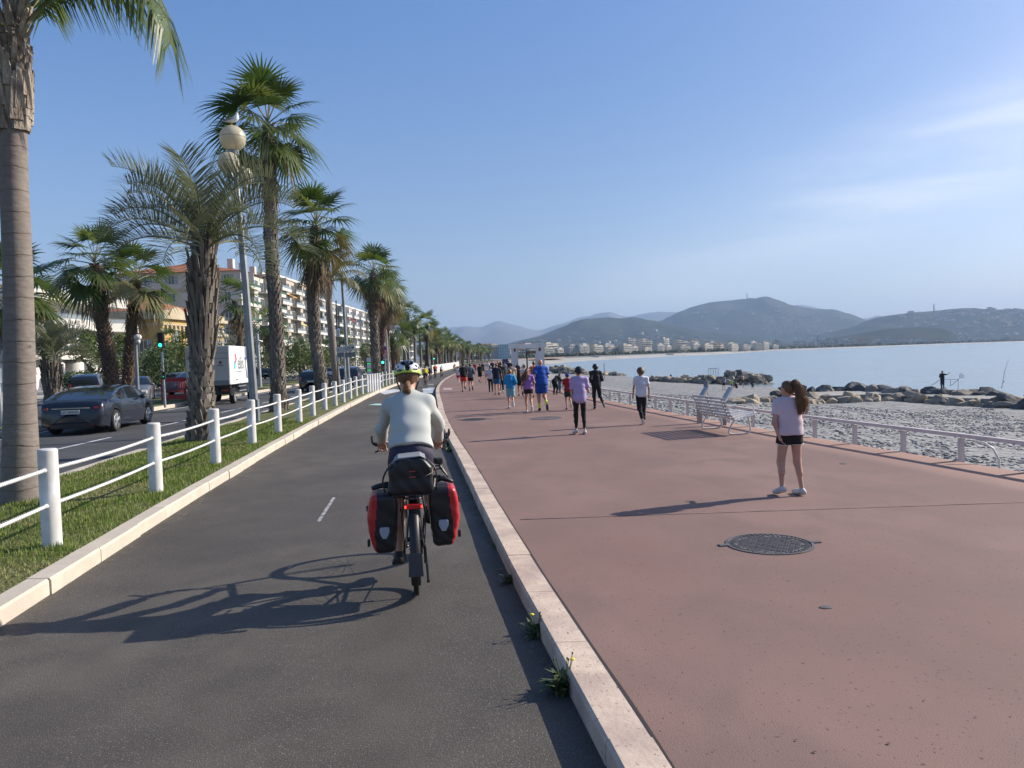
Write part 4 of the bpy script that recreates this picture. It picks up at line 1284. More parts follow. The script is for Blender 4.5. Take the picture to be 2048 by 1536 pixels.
mb = MB(); tp = al(467, 296); mb.tube([(0, 0, -.1), al(507, 790), al(490, 560), tp], [.135, .125, .105, .07], n=8); mb.build('pole', m_grey, t)
mb = MB(); mb.box((.02, 0, .28), (.19, .17, .85)); mb.build('base_box', m_grey, t, bevel=.01)
g1 = al(465.5, 277); globe(t, g1, .365)
g2 = al(457, 326, -.25); globe(t, g2, .305)
g3 = al(487.5, 352, .5); globe(t, g3, .27)
mb = MB(); mb.tube([g2 + Vector((0, 0, -.36)), g2 + Vector((.02, .03, -.75)), al(477, 400)], .045, n=8); mb.build('arm', m_grey, t, smooth='all')
mb = MB(); mb.tube([g3 + Vector((0, 0, -.3)), g3 + Vector((-.02, -.05, -.6)), al(481, 430)], .04, n=8); mb.build('arm', m_grey, t, smooth='all')
mb = MB(); mb.tube([tp + Vector((0, 0, -.1)), g1 + Vector((0, 0, -.34))], .11, n=12); mb.build('top_collar', m_grey, t, smooth=True)
# gull
def gull():
    p = bl + g1 + Vector((0, 0, .355))
    t = thing('seagull', 'white and grey gull standing on the topmost lamp globe', 'gull', p)
    m_gw = mat('white feathers', (.78, .78, .76), rough=.8); m_gg = mat('grey feathers', (.22, .24, .28), rough=.8); m_or = mat('beak', (.60, .35, .05), rough=.5)
    vw = bpy.data.objects
    s = .95
    mb = MB()
    def lo(pts, rs, m=0): mb.tube([Vector(q) * s for q in pts], [r * s for r in rs], n=12, m=m)
    lo(curve_pts([(-.27, 0, .135), (-.16, 0, .15), (-.04, 0, .165), (.08, 0, .19), (.135, 0, .25), (.15, 0, .31), (.165, 0, .345), (.195, 0, .35)], 4), list(np.interp(np.linspace(0, 1, 29), [0, .18, .35, .5, .65, .78, .9, 1], [.008, .05, .078, .085, .062, .042, .042, .012])))
    mb.ball((.16 * s, 0, .345 * s), (.045 * s, .038 * s, .04 * s), 12)
    mb.build('body', m_gw, t, smooth='all')
    for sg in (-1, 1):
        w_ = MB(); pts = curve_pts([(.07, sg * .055, .20), (-.03, sg * .075, .195), (-.16, sg * .055, .165), (-.33, sg * .02, .12)], 4)
        w_.tube([Vector(q) * s for q in pts], list(np.interp(np.linspace(0, 1, 13), [0, .3, .7, 1], [.02, .055, .04, .006])), n=8, flat=.5); w_.build('wing', m_gg, t, smooth='all')
        l_ = MB(); l_.tube([(-.01, sg * .03, 0), (-.01, sg * .03, .12)], .006, n=6); l_.tube([(-.01, sg * .03, .003), (.03, sg * .035, .003)], .008, n=5); l_.build('leg', m_or, t)
    b_ = MB(); b_.tube([(.195 * s, 0, .343 * s), (.235 * s, 0, .335 * s)], [.012, .004], n=6); b_.build('beak', m_or, t)
    e_ = MB(); e_.ball((.175 * s, -.034 * s, .353 * s), .006, 6); e_.ball((.175 * s, .034 * s, .353 * s), .006, 6); e_.build('eye', m_black, t)
gull()
def lamp(x, y, h, r, lab, ng=1):
    t = thing('street_lamp', lab, 'street lamp', (x, y, -.05), group='globe street lamps along the verge')
    mb = MB(); mb.tube([(0, 0, 0), (-.05, 0, h * .5), (-.10, 0, h)], [.10, .085, .06], n=8); mb.build('pole', m_galv, t)
    globe(t, (-.10, 0, h + r * 1.1), r)
    if ng > 1: globe(t, (-.40, .1, h - .55), r * .8)
    return t
for (px, py, Y, h, lab) in [(770, 617, 66, 0, 'first single-globe lamp beyond the twin palms'), (815, 647, 92, 0, 'second single-globe lamp, left of the helmet top'), (866, 665.6, 135, 0, 'third small globe lamp far along the palm row'), (880, 677, 165, 0, 'farthest small globe lamp at the bend')]:
    c = PD(px, py, Y)
    lamp(c.x + .1, Y, c.z + .05 - .33, .30, lab)
# plain mast with sign board
c = PD(698, 770, 46)
t = thing('lamp_mast', 'plain grey mast behind the direction sign with its head hidden by palm leaves', 'lamp mast', (c.x, 46, 0))
mb = MB(); tp = PD(683, 545, 46) - Vector((c.x, 46, 0)); mb.tube([(0, 0, -.1), tp], [.12, .08], n=10); mb.build('pole', m_grey, t, smooth=True)
globe(t, (tp.x - .3, 0, tp.z + .2), .28)
def sign_posts():
    # grey direction sign, white board above a grey board
    Y = 40; c = PD(693, 800, Y); x0 = PD(674, 720, Y).x; x1 = PD(711, 720, Y).x
    t = thing('direction_sign', 'white and grey direction boards on a galvanised post over the roped verge', 'road sign', (c.x, Y, -.02))
    mb = MB(); mb.tube([(0, 0, 0), (-.02, 0, PD(693, 690, Y).z + .02)], .045, n=10); mb.build('post', m_galv, t, smooth=True)
    z1 = PD(693, 691, Y).z; z2 = PD(693, 703, Y).z; z3 = PD(693, 708, Y).z
    cx = (x0 + x1) / 2 - c.x; wd = x1 - x0
    mw = mat('sign white', (.50, .50, .50), rough=.5); mg = mat('sign back grey', (.17, .19, .22), rough=.5)
    rot = Matrix.Rotation(R(-7), 3, 'Y')
    mb = MB(); mb.box((cx, -.06, (z1 + z2) / 2), (wd, .03, z1 - z2), rot=rot)
    o = mb.build('direction_board', mw, t)
    mb = MB()
    for dx, dz, l in ((.12, .03, .34), (.13, -.05, .28)): mb.box((cx + dx, -.078, (z1 + z2) / 2 + dz + .02), (l, .004, .022), rot=rot)
    mb.box((cx + .38, -.078, (z1 + z2) / 2 + .06), (.12, .004, .06), rot=rot); mb.box((cx - .38, -.078, (z1 + z2) / 2 - .04), (.06, .004, .05), rot=rot)
    mb.build('board_print', m_black, o)
    mb = MB(); mb.box((cx + .02, -.0, (z2 + z3) / 2 - .09), (wd * .97, .03, .24)); mb.build('direction_board', mg, t)
    # thin pole with two small plates
    Y = 42; c = PD(677, 790, Y)
    t = thing('sign_pole', 'thin dark pole carrying two small white plates beside the direction boards', 'sign pole', (c.x, Y, -.02))
    mb = MB(); tpz = PD(672, 600, Y); mb.tube([(0, 0, 0), (tpz.x - c.x, 0, tpz.z)], .035, n=8); mb.build('pole', m_black, t)
    for (ya, yb) in ((658, 673), (709, 723)):
        a = PD(672.5, ya, Y); b = PD(679.5, yb, Y)
        mb = MB(); mb.box(((a.x + b.x) / 2 - c.x, -.06, (a.z + b.z) / 2), (b.x - a.x, .04, a.z - b.z)); mb.build('plate', mw, t, bevel=.01)
    # display totem with screens
    Y = 44; c = PD(741, 760, Y); a = PD(732, 713, Y); b = PD(745, 752, Y)
    t = thing('display_totem', 'tall black framed counter totem with white panels and green digits above the tight bollards', 'display', ((a.x + b.x) / 2, Y, 0))
    w_ = b.x - a.x; hz = a.z - b.z
    mb = MB(); mb.box((0, 0, a.z / 2), (w_, .12, a.z)); mb.build('housing', m_black, t, bevel=.01)
    for k, (f0, f1) in enumerate(((.05, .30), (.40, .62), (.72, .97))):
        mb = MB(); mb.box((0, -.066, a.z - hz * (f0 + f1) / 2), (w_ * .78, .01, hz * (f1 - f0))); mb.build('panel', mat('totem panel', (.55, .60, .66), rough=.4), t)
        if k: 
            mb = MB()
            for q in range(3): mb.box((-.07 + .07 * q, -.075, a.z - hz * (f0 - .035)), (.045, .006, .05))
            mb.build('digits', mat('green digits', (.02, .75, .10), emit=1.2), t)
    # prohibition signs on a post
    Y = 50; c = PD(772, 765, Y)
    t = thing('road_sign', 'two round prohibition signs one above the other on a grey post left of the helmet', 'road sign', (c.x, Y, 0))
    mb = MB(); q = PD(770, 700, Y); mb.tube([(0, 0, 0), (0, 0, q.z + .5)], .04, n=8); mb.build('post', m_galv, t)
    mdk = mat('faded blue sign', (.10, .06, .22), rough=.5); mrd = mat('sign red', (.50, .05, .04), rough=.5); mwh = mat('sign pale', (.55, .52, .52), rough=.5)
    for (py, r, m1, m2) in ((697, .14, mrd, mdk), (711.5, .155, mrd, mwh)):
        q = PD(770, py, Y); x = q.x - c.x
        mb = MB(); mb.lathe([(r, -.01), (r, .0)], (x, -.05, q.z), n=24, axis='Y'); o = mb.build('disc', m1, t)
        mb = MB(); mb.lathe([(r * .72, -.016), (r * .72, -.011)], (x, -.05, q.z), n=24, axis='Y'); mb.build('disc_face', m2, o)
        if m2 is mwh:
            mb = MB(); mb.box((x, -.07, q.z), (r * .8, .004, r * .28)); mb.build('disc_mark', m_black, o)
    q = PD(770, 704, Y); mb = MB(); mb.box((q.x - c.x, -.05, q.z), (.27, .015, .09)); mb.build('plate', mrd, t)
    q = PD(770, 718, Y); mb = MB(); mb.box((q.x - c.x, -.05, q.z), (.28, .015, .07)); mb.build('plate', mwh, t)
    # small far traffic lights
    for (px, py, Y, l) in ((766, 722, 56, 'tiny green traffic light just left of the helmet'), (868, 716, 120, 'tiny green traffic light far away at the bend')):
        q = PD(px, py, Y)
        t = thing('traffic_light', l, 'traffic light', (q.x, Y, -.1))
        mb = MB(); mb.tube([(0, 0, 0), (0, 0, q.z)], .05, n=6); mb.build('post', m_black, t)
        mb = MB(); mb.box((0, 0, q.z + .2), (.28, .2, .85)); mb.build('housing', m_black, t)
        mb = MB(); mb.lathe([(.10, 0), (.08, .02)], (0, -.13, q.z), n=12, axis='Y'); mb.build('green_lens', mat('far green lens', (.05, .85, .50), emit=2.0), t)
    # pole with white diamond sign and traffic mast arm right of the white truck
    Y = 60; c = PD(520, 770, Y)
    t = thing('signal_mast', 'grey traffic signal mast with a long thin curved arm above the delivery truck', 'signal mast', (c.x, Y, -.2))
    mb = MB(); q = PD(514, 668, Y); mb.tube([(0, 0, 0), (q.x - c.x, 0, q.z + .2)], [.17, .13], n=10); mb.build('mast', m_galv, t, smooth=True)
    mb = MB(); pts = [PD(525, 684, Y), PD(500, 675, Y), PD(480, 667, Y), PD(455, 661, Y), PD(428, 658, Y)]
    mb.tube([p - Vector((c.x, Y, -.2)) for p in pts], [.07, .07, .06, .05, .035], n=8); mb.build('arm', m_galv, t, smooth='all')
    # ornate lamp behind the truck
    Y = 70; c = PD(448, 760, Y)
    t = thing('ornate_lamp', 'old style white five-globe street lamp above the truck roof', 'street lamp', (c.x, Y, -.2))
    q = PD(445, 668, Y); hz = q.z + .2
    mb = MB(); mb.lathe([(.16, 0), (.12, .5), (.07, 1.2), (.05, hz - .3)], n=12); mb.build('post', m_whitem, t, smooth=True)
    for a in range(4):
        an = R(45 + 90 * a); d = Vector((math.cos(an) * .42, math.sin(an) * .42, 0))
        mb = MB(); mb.tube([Vector((0, 0, hz - .7)), d * .8 + Vector((0, 0, hz - .85)), d + Vector((0, 0, hz - .45))], .03, n=6); mb.build('arm', m_whitem, t)
        mb = MB(); mb.ball(d + Vector((0, 0, hz - .2)), (.19, .19, .22), 12); mb.build('globe', m_globe, t, smooth='all')
    mb = MB(); mb.ball((0, 0, hz + .15), (.22, .22, .25), 12); mb.build('globe', m_globe, t, smooth='all')
sign_posts()

# traffic light on the median
q = PD(323, 688, 34.6); bx = PD(330, 807, 34.6)
t = thing('traffic_light', 'green traffic light on a pale post at the tip of the median', 'traffic light', (bx.x, 34.6, -.05))
dx = q.x - bx.x
mb = MB(); mb.tube([(0, 0, 0), (dx * .9, 0, q.z - .3)], [.055, .05], n=12); mb.build('post', m_galv, t, smooth=True)
mb = MB(); mb.box((dx, -.02, q.z + .22), (.24, .22, .68)); mb.build('housing', m_black, t, bevel=.02)
for k, (dz, c_, e_) in enumerate(((.44, (.03, .004, .004), 0), (.22, (.03, .02, .004), 0), (0.0, (.03, .80, .58), 2.2))):
    mb = MB(); mb.lathe([(.001, -.018), (.05, -.014), (.085, 0.0)], (dx, -.135, q.z + dz), n=20, axis='Y'); mb.build('lens', mat('lens%d' % k, c_, rough=.3, emit=e_), t, smooth=True)
    mb = MB(); mb.torus((dx, -.18, q.z + dz), .10, .008, axis='Y', n=16, k=4, arc=(-.2, PI + .2)); mb.build('visor', m_black, t)
mb = MB(); mb.box((dx * .3 + .05, -.05, 1.45), (.12, .12, .34)); mb.build('repeater', m_black, t)
mb = MB(); mb.lathe([(.03, -.005), (.028, 0)], (dx * .3 + .05, -.115, 1.40), n=10, axis='Y'); mb.build('repeater_lens', mat('small green lens', (.03, .5, .35), emit=.8), t)

# grey pole with round camera on the median
c = PD(276, 800, 36)
t = thing('camera_pole', 'grey pole with a white dome camera beside the leaning palm', 'camera pole', (c.x, 36, -.05))
q = PD(271, 668, 36)
mb = MB(); mb.tube([(0, 0, 0), (q.x - c.x, 0, q.z)], [.10, .06], n=10); mb.build('pole', m_grey, t, smooth=True)
mb = MB(); mb.ball((q.x - c.x + .1, 0, q.z - .1), (.17, .17, .15), 14); mb.ball((q.x - c.x + .1, 0, q.z - .30), (.11, .11, .12), 12); mb.build('dome_camera', m_whitem, t, smooth='all')
# pale pole at the left edge
c = PD(3, 838, 26)
t = thing('lamp_mast', 'pale grey mast with a small box at the far left edge', 'lamp mast', (c.x, 26, -.05))
mb = MB(); mb.tube([(0, 0, 0), (-.12, 0, 3.4)], [.09, .07], n=10); mb.build('pole', m_galv, t, smooth=True)
mb = MB(); mb.box((.02, -.06, 1.7), (.14, .12, .5)); mb.build('box', m_galv, t, bevel=.01)
# stacked red and grey barriers
def barriers():
    c = PD(348, 801, 41)
    m_mesh = mat('barrier grey', (.15, .16, .17), rough=.6)
    for k in range(3):
        t = thing('barrier', ['red framed road barrier with grey slats at the front of the stack', 'middle red barrier of the leaning stack', 'rearmost red barrier of the leaning stack'][k], 'barrier', (c.x + .08 * k, 41 + .22 * k, -.02 + .06 * k), group='red road barriers stacked on the median')
        w_, h_ = 1.25, 1.05
        mb = MB()
        for z in (.12, .5, h_): mb.box((0, 0, z), (w_, .05, .09 if z != .5 else .05))
        for x in (-w_ / 2, w_ / 2): mb.box((x, 0, h_ / 2 + .03), (.05, .056, h_))
        mb.build('frame', m_red, t)
        for x in (-w_ * .35, w_ * .35):
            mb = MB(); mb.box((x, 0, .03), (.08, .5, .05)); mb.build('foot', m_red, t)
        mb = MB()
        for i in range(13): mb.box((-w_ / 2 + .09 * (i + 1) - .01, 0, .78), (.045, .02, .48))
        mb.build('slats', m_mesh, t)
barriers()
# tree guard behind the saloon roof
c = PD(190, 785, 62); t = thing('tree_guard', 'black hoop tree guard with red band behind the dark saloon roof', 'tree guard', (c.x, 61, -.1))
mb = MB()
for a in range(6): mb.tube([(.55 * math.cos(a), .55 * math.sin(a), 0), (.55 * math.cos(a), .55 * math.sin(a), 1.5)], .03, n=5)
for z in (1.0, 1.5): mb.torus((0, 0, z), .55, .03, axis='Z', n=16, k=5)
mb.build('hoops', m_black, t)
mb = MB(); mb.lathe([(.6, .35), (.6, .65)], n=16); mb.build('band', m_red, t)

# ---- vehicles
def lerp(x, xs, ys): return float(np.interp(x, xs, ys))
def car_shell(t, L, W, prof, paint, m_gl, wheels, rw, trim=None):
    """prof: x stations (0 rear .. L front); belt height, roof height, half-width factor"""
    X, belt, roof, hw = prof
    N = 76; ring = 13
    st = np.linspace(0, L, N)
    V = []
    for x in st:
        bz = lerp(x, X, belt); rz_ = lerp(x, X, roof); w_ = W / 2 * lerp(x, X, hw)
        lowz = .20 + .12 * max(0, 1 - x / .5) + .08 * max(0, 1 - (L - x) / .5)
        for xw in wheels:
            d = abs(x - xw); rr = rw + .055
            if d < rr: lowz = max(lowz, rw + math.sqrt(rr * rr - d * d))
        lowz = min(lowz, bz - .12)
        h = max(rz_ - bz, .004); tw = w_ - min(.24, h * .45)
        pr = [(w_ * .80, lowz - .03), (w_ * .965, lowz), (w_ * .995, lowz + (bz - lowz) * .3), (w_, lowz + (bz - lowz) * .55), (w_ * .985, lowz + (bz - lowz) * .85), (w_ * .95, bz),
              (w_ * .93, bz + .01), (tw * .5 + w_ * .45, bz + h * .5), (tw, bz + h * .88), (tw * .90, bz + h * .965), (tw * .55, bz + h * .995), (tw * .2, bz + h), (0, bz + h)]
        if h < .03: pr = pr[:6] + [(w_ * .93, bz + .012), (w_ * .86, bz + .03), (w_ * .74, bz + .045), (w_ * .58, bz + .055), (w_ * .4, bz + .06), (w_ * .2, bz + .064), (0, bz + .065)]
        V.append(pr)
    def mk(side, sel, name, m, offs=0.0):
        mb = MB()
        for sg in (-1, 1):
            vs = []
            for i, pr in enumerate(V):
                for (y_, z_) in pr: vs.append((sg * y_, st[i], z_))
            fs = []
            for i in range(N - 1):
                for j in range(ring - 1):
                    if sel(i, j, st[i], V[i]): fs.append((i * ring + j, i * ring + j + 1, (i + 1) * ring + j + 1, (i + 1) * ring + j))
            if name == 'body':
                fs.append(tuple(range(ring))); fs.append(tuple((N - 1) * ring + j for j in range(ring)))
            mb.add(vs, fs)
        o = mb.build(name, m, t, smooth='all')
        import bmesh
        b = bmesh.new(); b.from_mesh(o.data)
        bmesh.ops.delete(b, geom=[v for v in b.verts if not v.link_faces], context='VERTS')
        bmesh.ops.remove_doubles(b, verts=b.verts, dist=.0008); bmesh.ops.recalc_face_normals(b, faces=b.faces)
        b.to_mesh(o.data); b.free()
        md = o.modifiers.new('es', 'EDGE_SPLIT'); md.split_angle = R(44)
        return o
    cab = [i for i in range(N) if lerp(st[i], X, roof) - lerp(st[i], X, belt) > .06]
    c0, c1 = cab[0], cab[-1]
    rmax = max(roof)
    pil = trim['pillars'] if trim else []
    def isglass(i, j, x, pr):
        if i < c0 or i >= c1: return False
        if any(abs(x - p) < .045 for p in pil): return False
        hh = lerp(x, X, roof)
        top = 9
        flat = hh > rmax * .975
        if flat: return j in (6, 7)
        if x < st[c0] + (trim.get('rear', .2) if trim else .2) and j in (6, 7): return False
        return j >= 6 if j > 7 else True and j >= 6
    body = mk(0, lambda i, j, x, pr: not isglass(i, j, x, pr), 'body', paint)
    gl = mk(0, isglass, 'windows', m_gl)
    return body, gl
def wheel(t, x, y, r, wd, sg, rimc=None, alloy=5):
    mb = MB(); n = 36
    mb.lathe([(r * .66, -wd * .5), (r * .93, -wd * .5), (r, -wd * .36), (r, wd * .36), (r * .93, wd * .5), (r * .66, wd * .5), (r * .62, 0)], (x, y, r), n=n, axis='X')
    ty = mb.build('wheel', mat('tyre rubber', (.015, .015, .016), rough=.85), t, smooth=True)
    mb = MB(); xo = x + sg * wd * .40
    mb.lathe([(r * .69, -.02), (r * .70, .02), (r * .65, .03), (r * .64, -.02)], (xo, y, r), n=n, axis='X')
    for k in range(alloy):
        a = 2 * PI * k / alloy + .3
        for da in (-.16, .16):
            c_, s_ = math.cos(a + da), math.sin(a + da)
            c2, s2 = math.cos(a), math.sin(a)
            mb.tube([(xo + sg * .005, y + c2 * r * .1, r + s2 * r * .1), (xo + sg * .012, y + c_ * r * .66, r + s_ * r * .66)], [.030, .024], n=5)
    mb.lathe([(r * .16, -.01), (r * .14, .03)], (xo, y, r), n=14, axis='X')
    mb.build('rim', rimc or m_rim, ty)
    mb = MB(); mb.lathe([(.001, 0), (r * .64, 0)], (x + sg * wd * .15, y, r), n=24, axis='X'); mb.build('brake_disc', m_black, ty)
m_rim = mat('alloy rim', (.62, .63, .65), rough=.25, metal=.7)
m_carglass = glassy('car glass', (.012, .016, .022), rough=.04)
m_taill = mat('tail lamp red', (.20, .01, .01), rough=.15, coat=.6)
m_chrome = mat('chrome', (.72, .73, .75), rough=.12, metal=1.0)
m_plate = mat('number plate', (.62, .62, .58), rough=.4)

def saloon(label, pos, rz, paint, L=4.95, W=1.95, H=1.44, hero=False, name='saloon_car', group=None):
    t = thing(name, label, 'car', pos, rz, group=group)
    k = H / 1.44
    X = np.array([0, .04, .12, .30, .75, 1.2, 1.7, 2.2, 2.7, 3.2, 3.6, 3.85, 4.3, 4.7, 4.88, 4.95]) * L / 4.95
    belt = np.array([.66, .80, .94, .99, 1.0, 1.0, .99, .98, .965, .95, .94, .92, .86, .76, .66, .50]) * k
    roof = np.array([.66, .80, .94, .995, 1.14, 1.28, 1.385, 1.435, 1.44, 1.36, 1.14, .93, .86, .76, .66, .50]) * k
    hw = np.array([.80, .88, .92, .95, .985, 1.0, 1.0, 1.0, 1.0, 1.0, .995, .99, .97, .92, .86, .74])
    wh = [.98 * L / 4.95, 3.94 * L / 4.95]
    car_shell(t, L, W, (X, belt, roof, hw), paint, m_carglass, wh, .345, {'pillars': [1.98 * L / 4.95, 2.02 * L / 4.95], 'rear': .75})
    for x in wh:
        for sg in (-1, 1): wheel(t, sg * (W / 2 - .135), x, .345, .245, sg)
    mb = MB(); mb.box((0, L / 2, .30), (W * .78, L * .86, .22)); mb.build('underbody', m_black, t)
    mb = MB(); mb.box((0, .20, .47), (W * .84, .32, .30)); mb.build('rear_bumper', paint, t, bevel=.07)
    mb = MB()
    mb.box((0, .10, .28), (W * .62, .14, .16)); mb.build('rear_diffuser', m_black, t, bevel=.02)
    for sg in (-1, 1):
        mb = MB(); mb.box((sg * W * .385, .075, .80 * k), (.25, .07, .10), rz=sg * .34); mb.build('tail_light', m_taill, t, bevel=.03)
        mb = MB(); mb.box((sg * W * .30, .025, .30), (.26, .03, .03)); mb.build('rear_reflector', m_taill, t)
        mb = MB(); mb.ball((sg * (W / 2 + .06), 3.15 * L / 4.95, 1.0 * k), (.11, .06, .07), 12); mb.build('wing_mirror', paint, t, smooth='all')
        mb = MB(); mb.box((sg * (W / 2 - .01), 2.55, .80 * k), (.012, .22, .03)); mb.build('door_handle', m_chrome, t)
        mb = MB(); mb.box((sg * (W / 2 - .01), 1.55, .82 * k), (.012, .20, .03)); mb.build('door_handle', m_chrome, t)
        mb = MB(); xs = [.55, .8, 1.2, 1.7, 2.2, 2.7, 3.2, 3.55]
        pts = []
        for q in xs:
            h = lerp(q, X, roof) - lerp(q, X, belt); w_ = W / 2 * lerp(q, X, hw); tw = w_ - min(.24, h * .45)
            pts.append((sg * (tw + .008), q, lerp(q, X, belt) + h * .88))
        mb.tube(pts, .011, n=5); mb.build('window_trim', m_chrome, t)
    mb = MB(); mb.box((0, .045, .815 * k), (W * .56, .03, .028)); mb.build('chrome_bar', m_chrome, t)
    mb = MB(); mb.box((0, -.005, .70 * k), (.52, .03, .12)); pl = mb.build('number_plate', m_plate, t, bevel=.004)
    if hero:
        text('plate_lettering', 'GC-584-BY', .105, m_black, pl, (0, -.023, .70 * k), (R(90), 0, 0))
    return t
m_navy = mat('dark blue grey paint', (.010, .013, .024), rough=.25, metal=.0, coat=.6, spec=.4, col2=(.013, .017, .029), ns=1)
cpos = P(130, 868, -.2)
saloon('dark blue grey saloon car seen from behind at the left', (-13.25, 23.0, -.2), R(7.5), m_navy, hero=True)

def hatch(label, pos, rz, paint, L=4.2, W=1.78, H=1.5, name='hatchback_car', front=False, group=None):
    t = thing(name, label, 'car', pos, rz, group=group)
    k = H / 1.5; s = L / 4.2
    X = np.array([0, .05, .15, .35, .8, 1.5, 2.1, 2.5, 2.9, 3.25, 3.7, 4.0, 4.15, 4.2]) * s
    belt = np.array([.70, .92, .97, .98, .98, .97, .96, .95, .94, .92, .84, .74, .62, .5]) * k
    roof = np.array([.70, .94, 1.15, 1.36, 1.46, 1.50, 1.49, 1.38, 1.16, .94, .85, .74, .62, .5]) * k
    hw = np.array([.86, .92, .94, .96, .99, 1, 1, 1, 1, .99, .97, .92, .86, .76])
    wh = [.72 * s, 3.35 * s]
    car_shell(t, L, W, (X, belt, roof, hw), paint, m_carglass, wh, .31, {'pillars': [1.55 * s, 1.6 * s], 'rear': .1})
    for x in wh:
        for sg in (-1, 1): wheel(t, sg * (W / 2 - .12), x, .31, .21, sg)
    mb = MB(); mb.box((0, L / 2, .30), (W * .78, L * .84, .2)); mb.build('underbody', m_black, t)
    for sg in (-1, 1):
        mb = MB(); mb.box((sg * W * .40, .07, .88 * k), (.14, .12, .26)); mb.build('tail_light', m_taill, t, bevel=.03)
        mb = MB(); mb.box((sg * W * .33, L - .12, .66 * k), (.34, .18, .14), rz=-sg * .35); mb.build('headlight', mat('headlamp', (.55, .57, .58), rough=.1, coat=.5), t, bevel=.03)
        mb = MB(); mb.ball((sg * (W / 2 + .05), 2.75 * s, 1.02 * k), (.10, .06, .07), 10); mb.build('wing_mirror', paint, t, smooth='all')
    mb = MB(); mb.box((0, -.002, .72 * k), (.5, .03, .11)); mb.build('number_plate', m_plate, t)
    mb = MB(); mb.box((0, L - .015, .42 * k), (W * .6, .04, .16)); mb.build('grille', m_black, t)
    return t
m_pred = mat('faded red paint', (.30, .035, .04), rough=.35, coat=.4)
m_pblk = mat('black paint', (.012, .013, .016), rough=.25, coat=.6)
m_pgry = mat('grey paint', (.17, .18, .20), rough=.3, coat=.5, metal=.3)
m_pwht = mat('white paint car', (.62, .63, .64), rough=.3, coat=.5)
m_pdbl = mat('dark blue paint', (.02, .03, .06), rough=.25, coat=.6)
c = PD(332, 795, 52)
hatch('red people carrier facing us behind the stack of red barriers', (c.x + 1.6, 57, -.2), R(180 - 26), m_pred, L=4.3, W=1.85, H=1.68)
c = P(632, 784, -.2); hatch('black hatchback ahead on the road partly hidden by the skirted palm trunk', (c.x - .3, c.y, -.2), R(5), m_pblk, H=1.5)
c = P(684, 778, -.2); hatch('dark blue car ahead beside the plain smooth palm trunk', (c.x + .2, c.y + 1, -.2), R(5), m_pdbl, H=1.6)
c = PD(275, 790, 46); hatch('grey hatchback crossing behind the bonnet of the dark saloon', (c.x - .3, 47, -.2), R(200), m_pgry)
c = PD(120, 790, 42); hatch('black car parked beyond the median behind the short shaggy palm', (c.x + .2, 44, -.2), R(20), m_pblk, H=1.75)
for i, (x, y, m_, lb) in enumerate([(-29, 66, m_pgry, 'grey parked car in front of the leafy trees'), (-31, 84, m_pwht, 'white parked car beyond the leafy trees'), (-32, 100, m_pblk, 'distant black parked car by the flats'), (-17.2, 74, m_pwht, 'distant white car ahead in the left lane'), (-15.6, 92, m_pgry, 'distant grey car ahead in the right lane')]):
    hatch(lb, (x, y, -.2), R(6), m_)
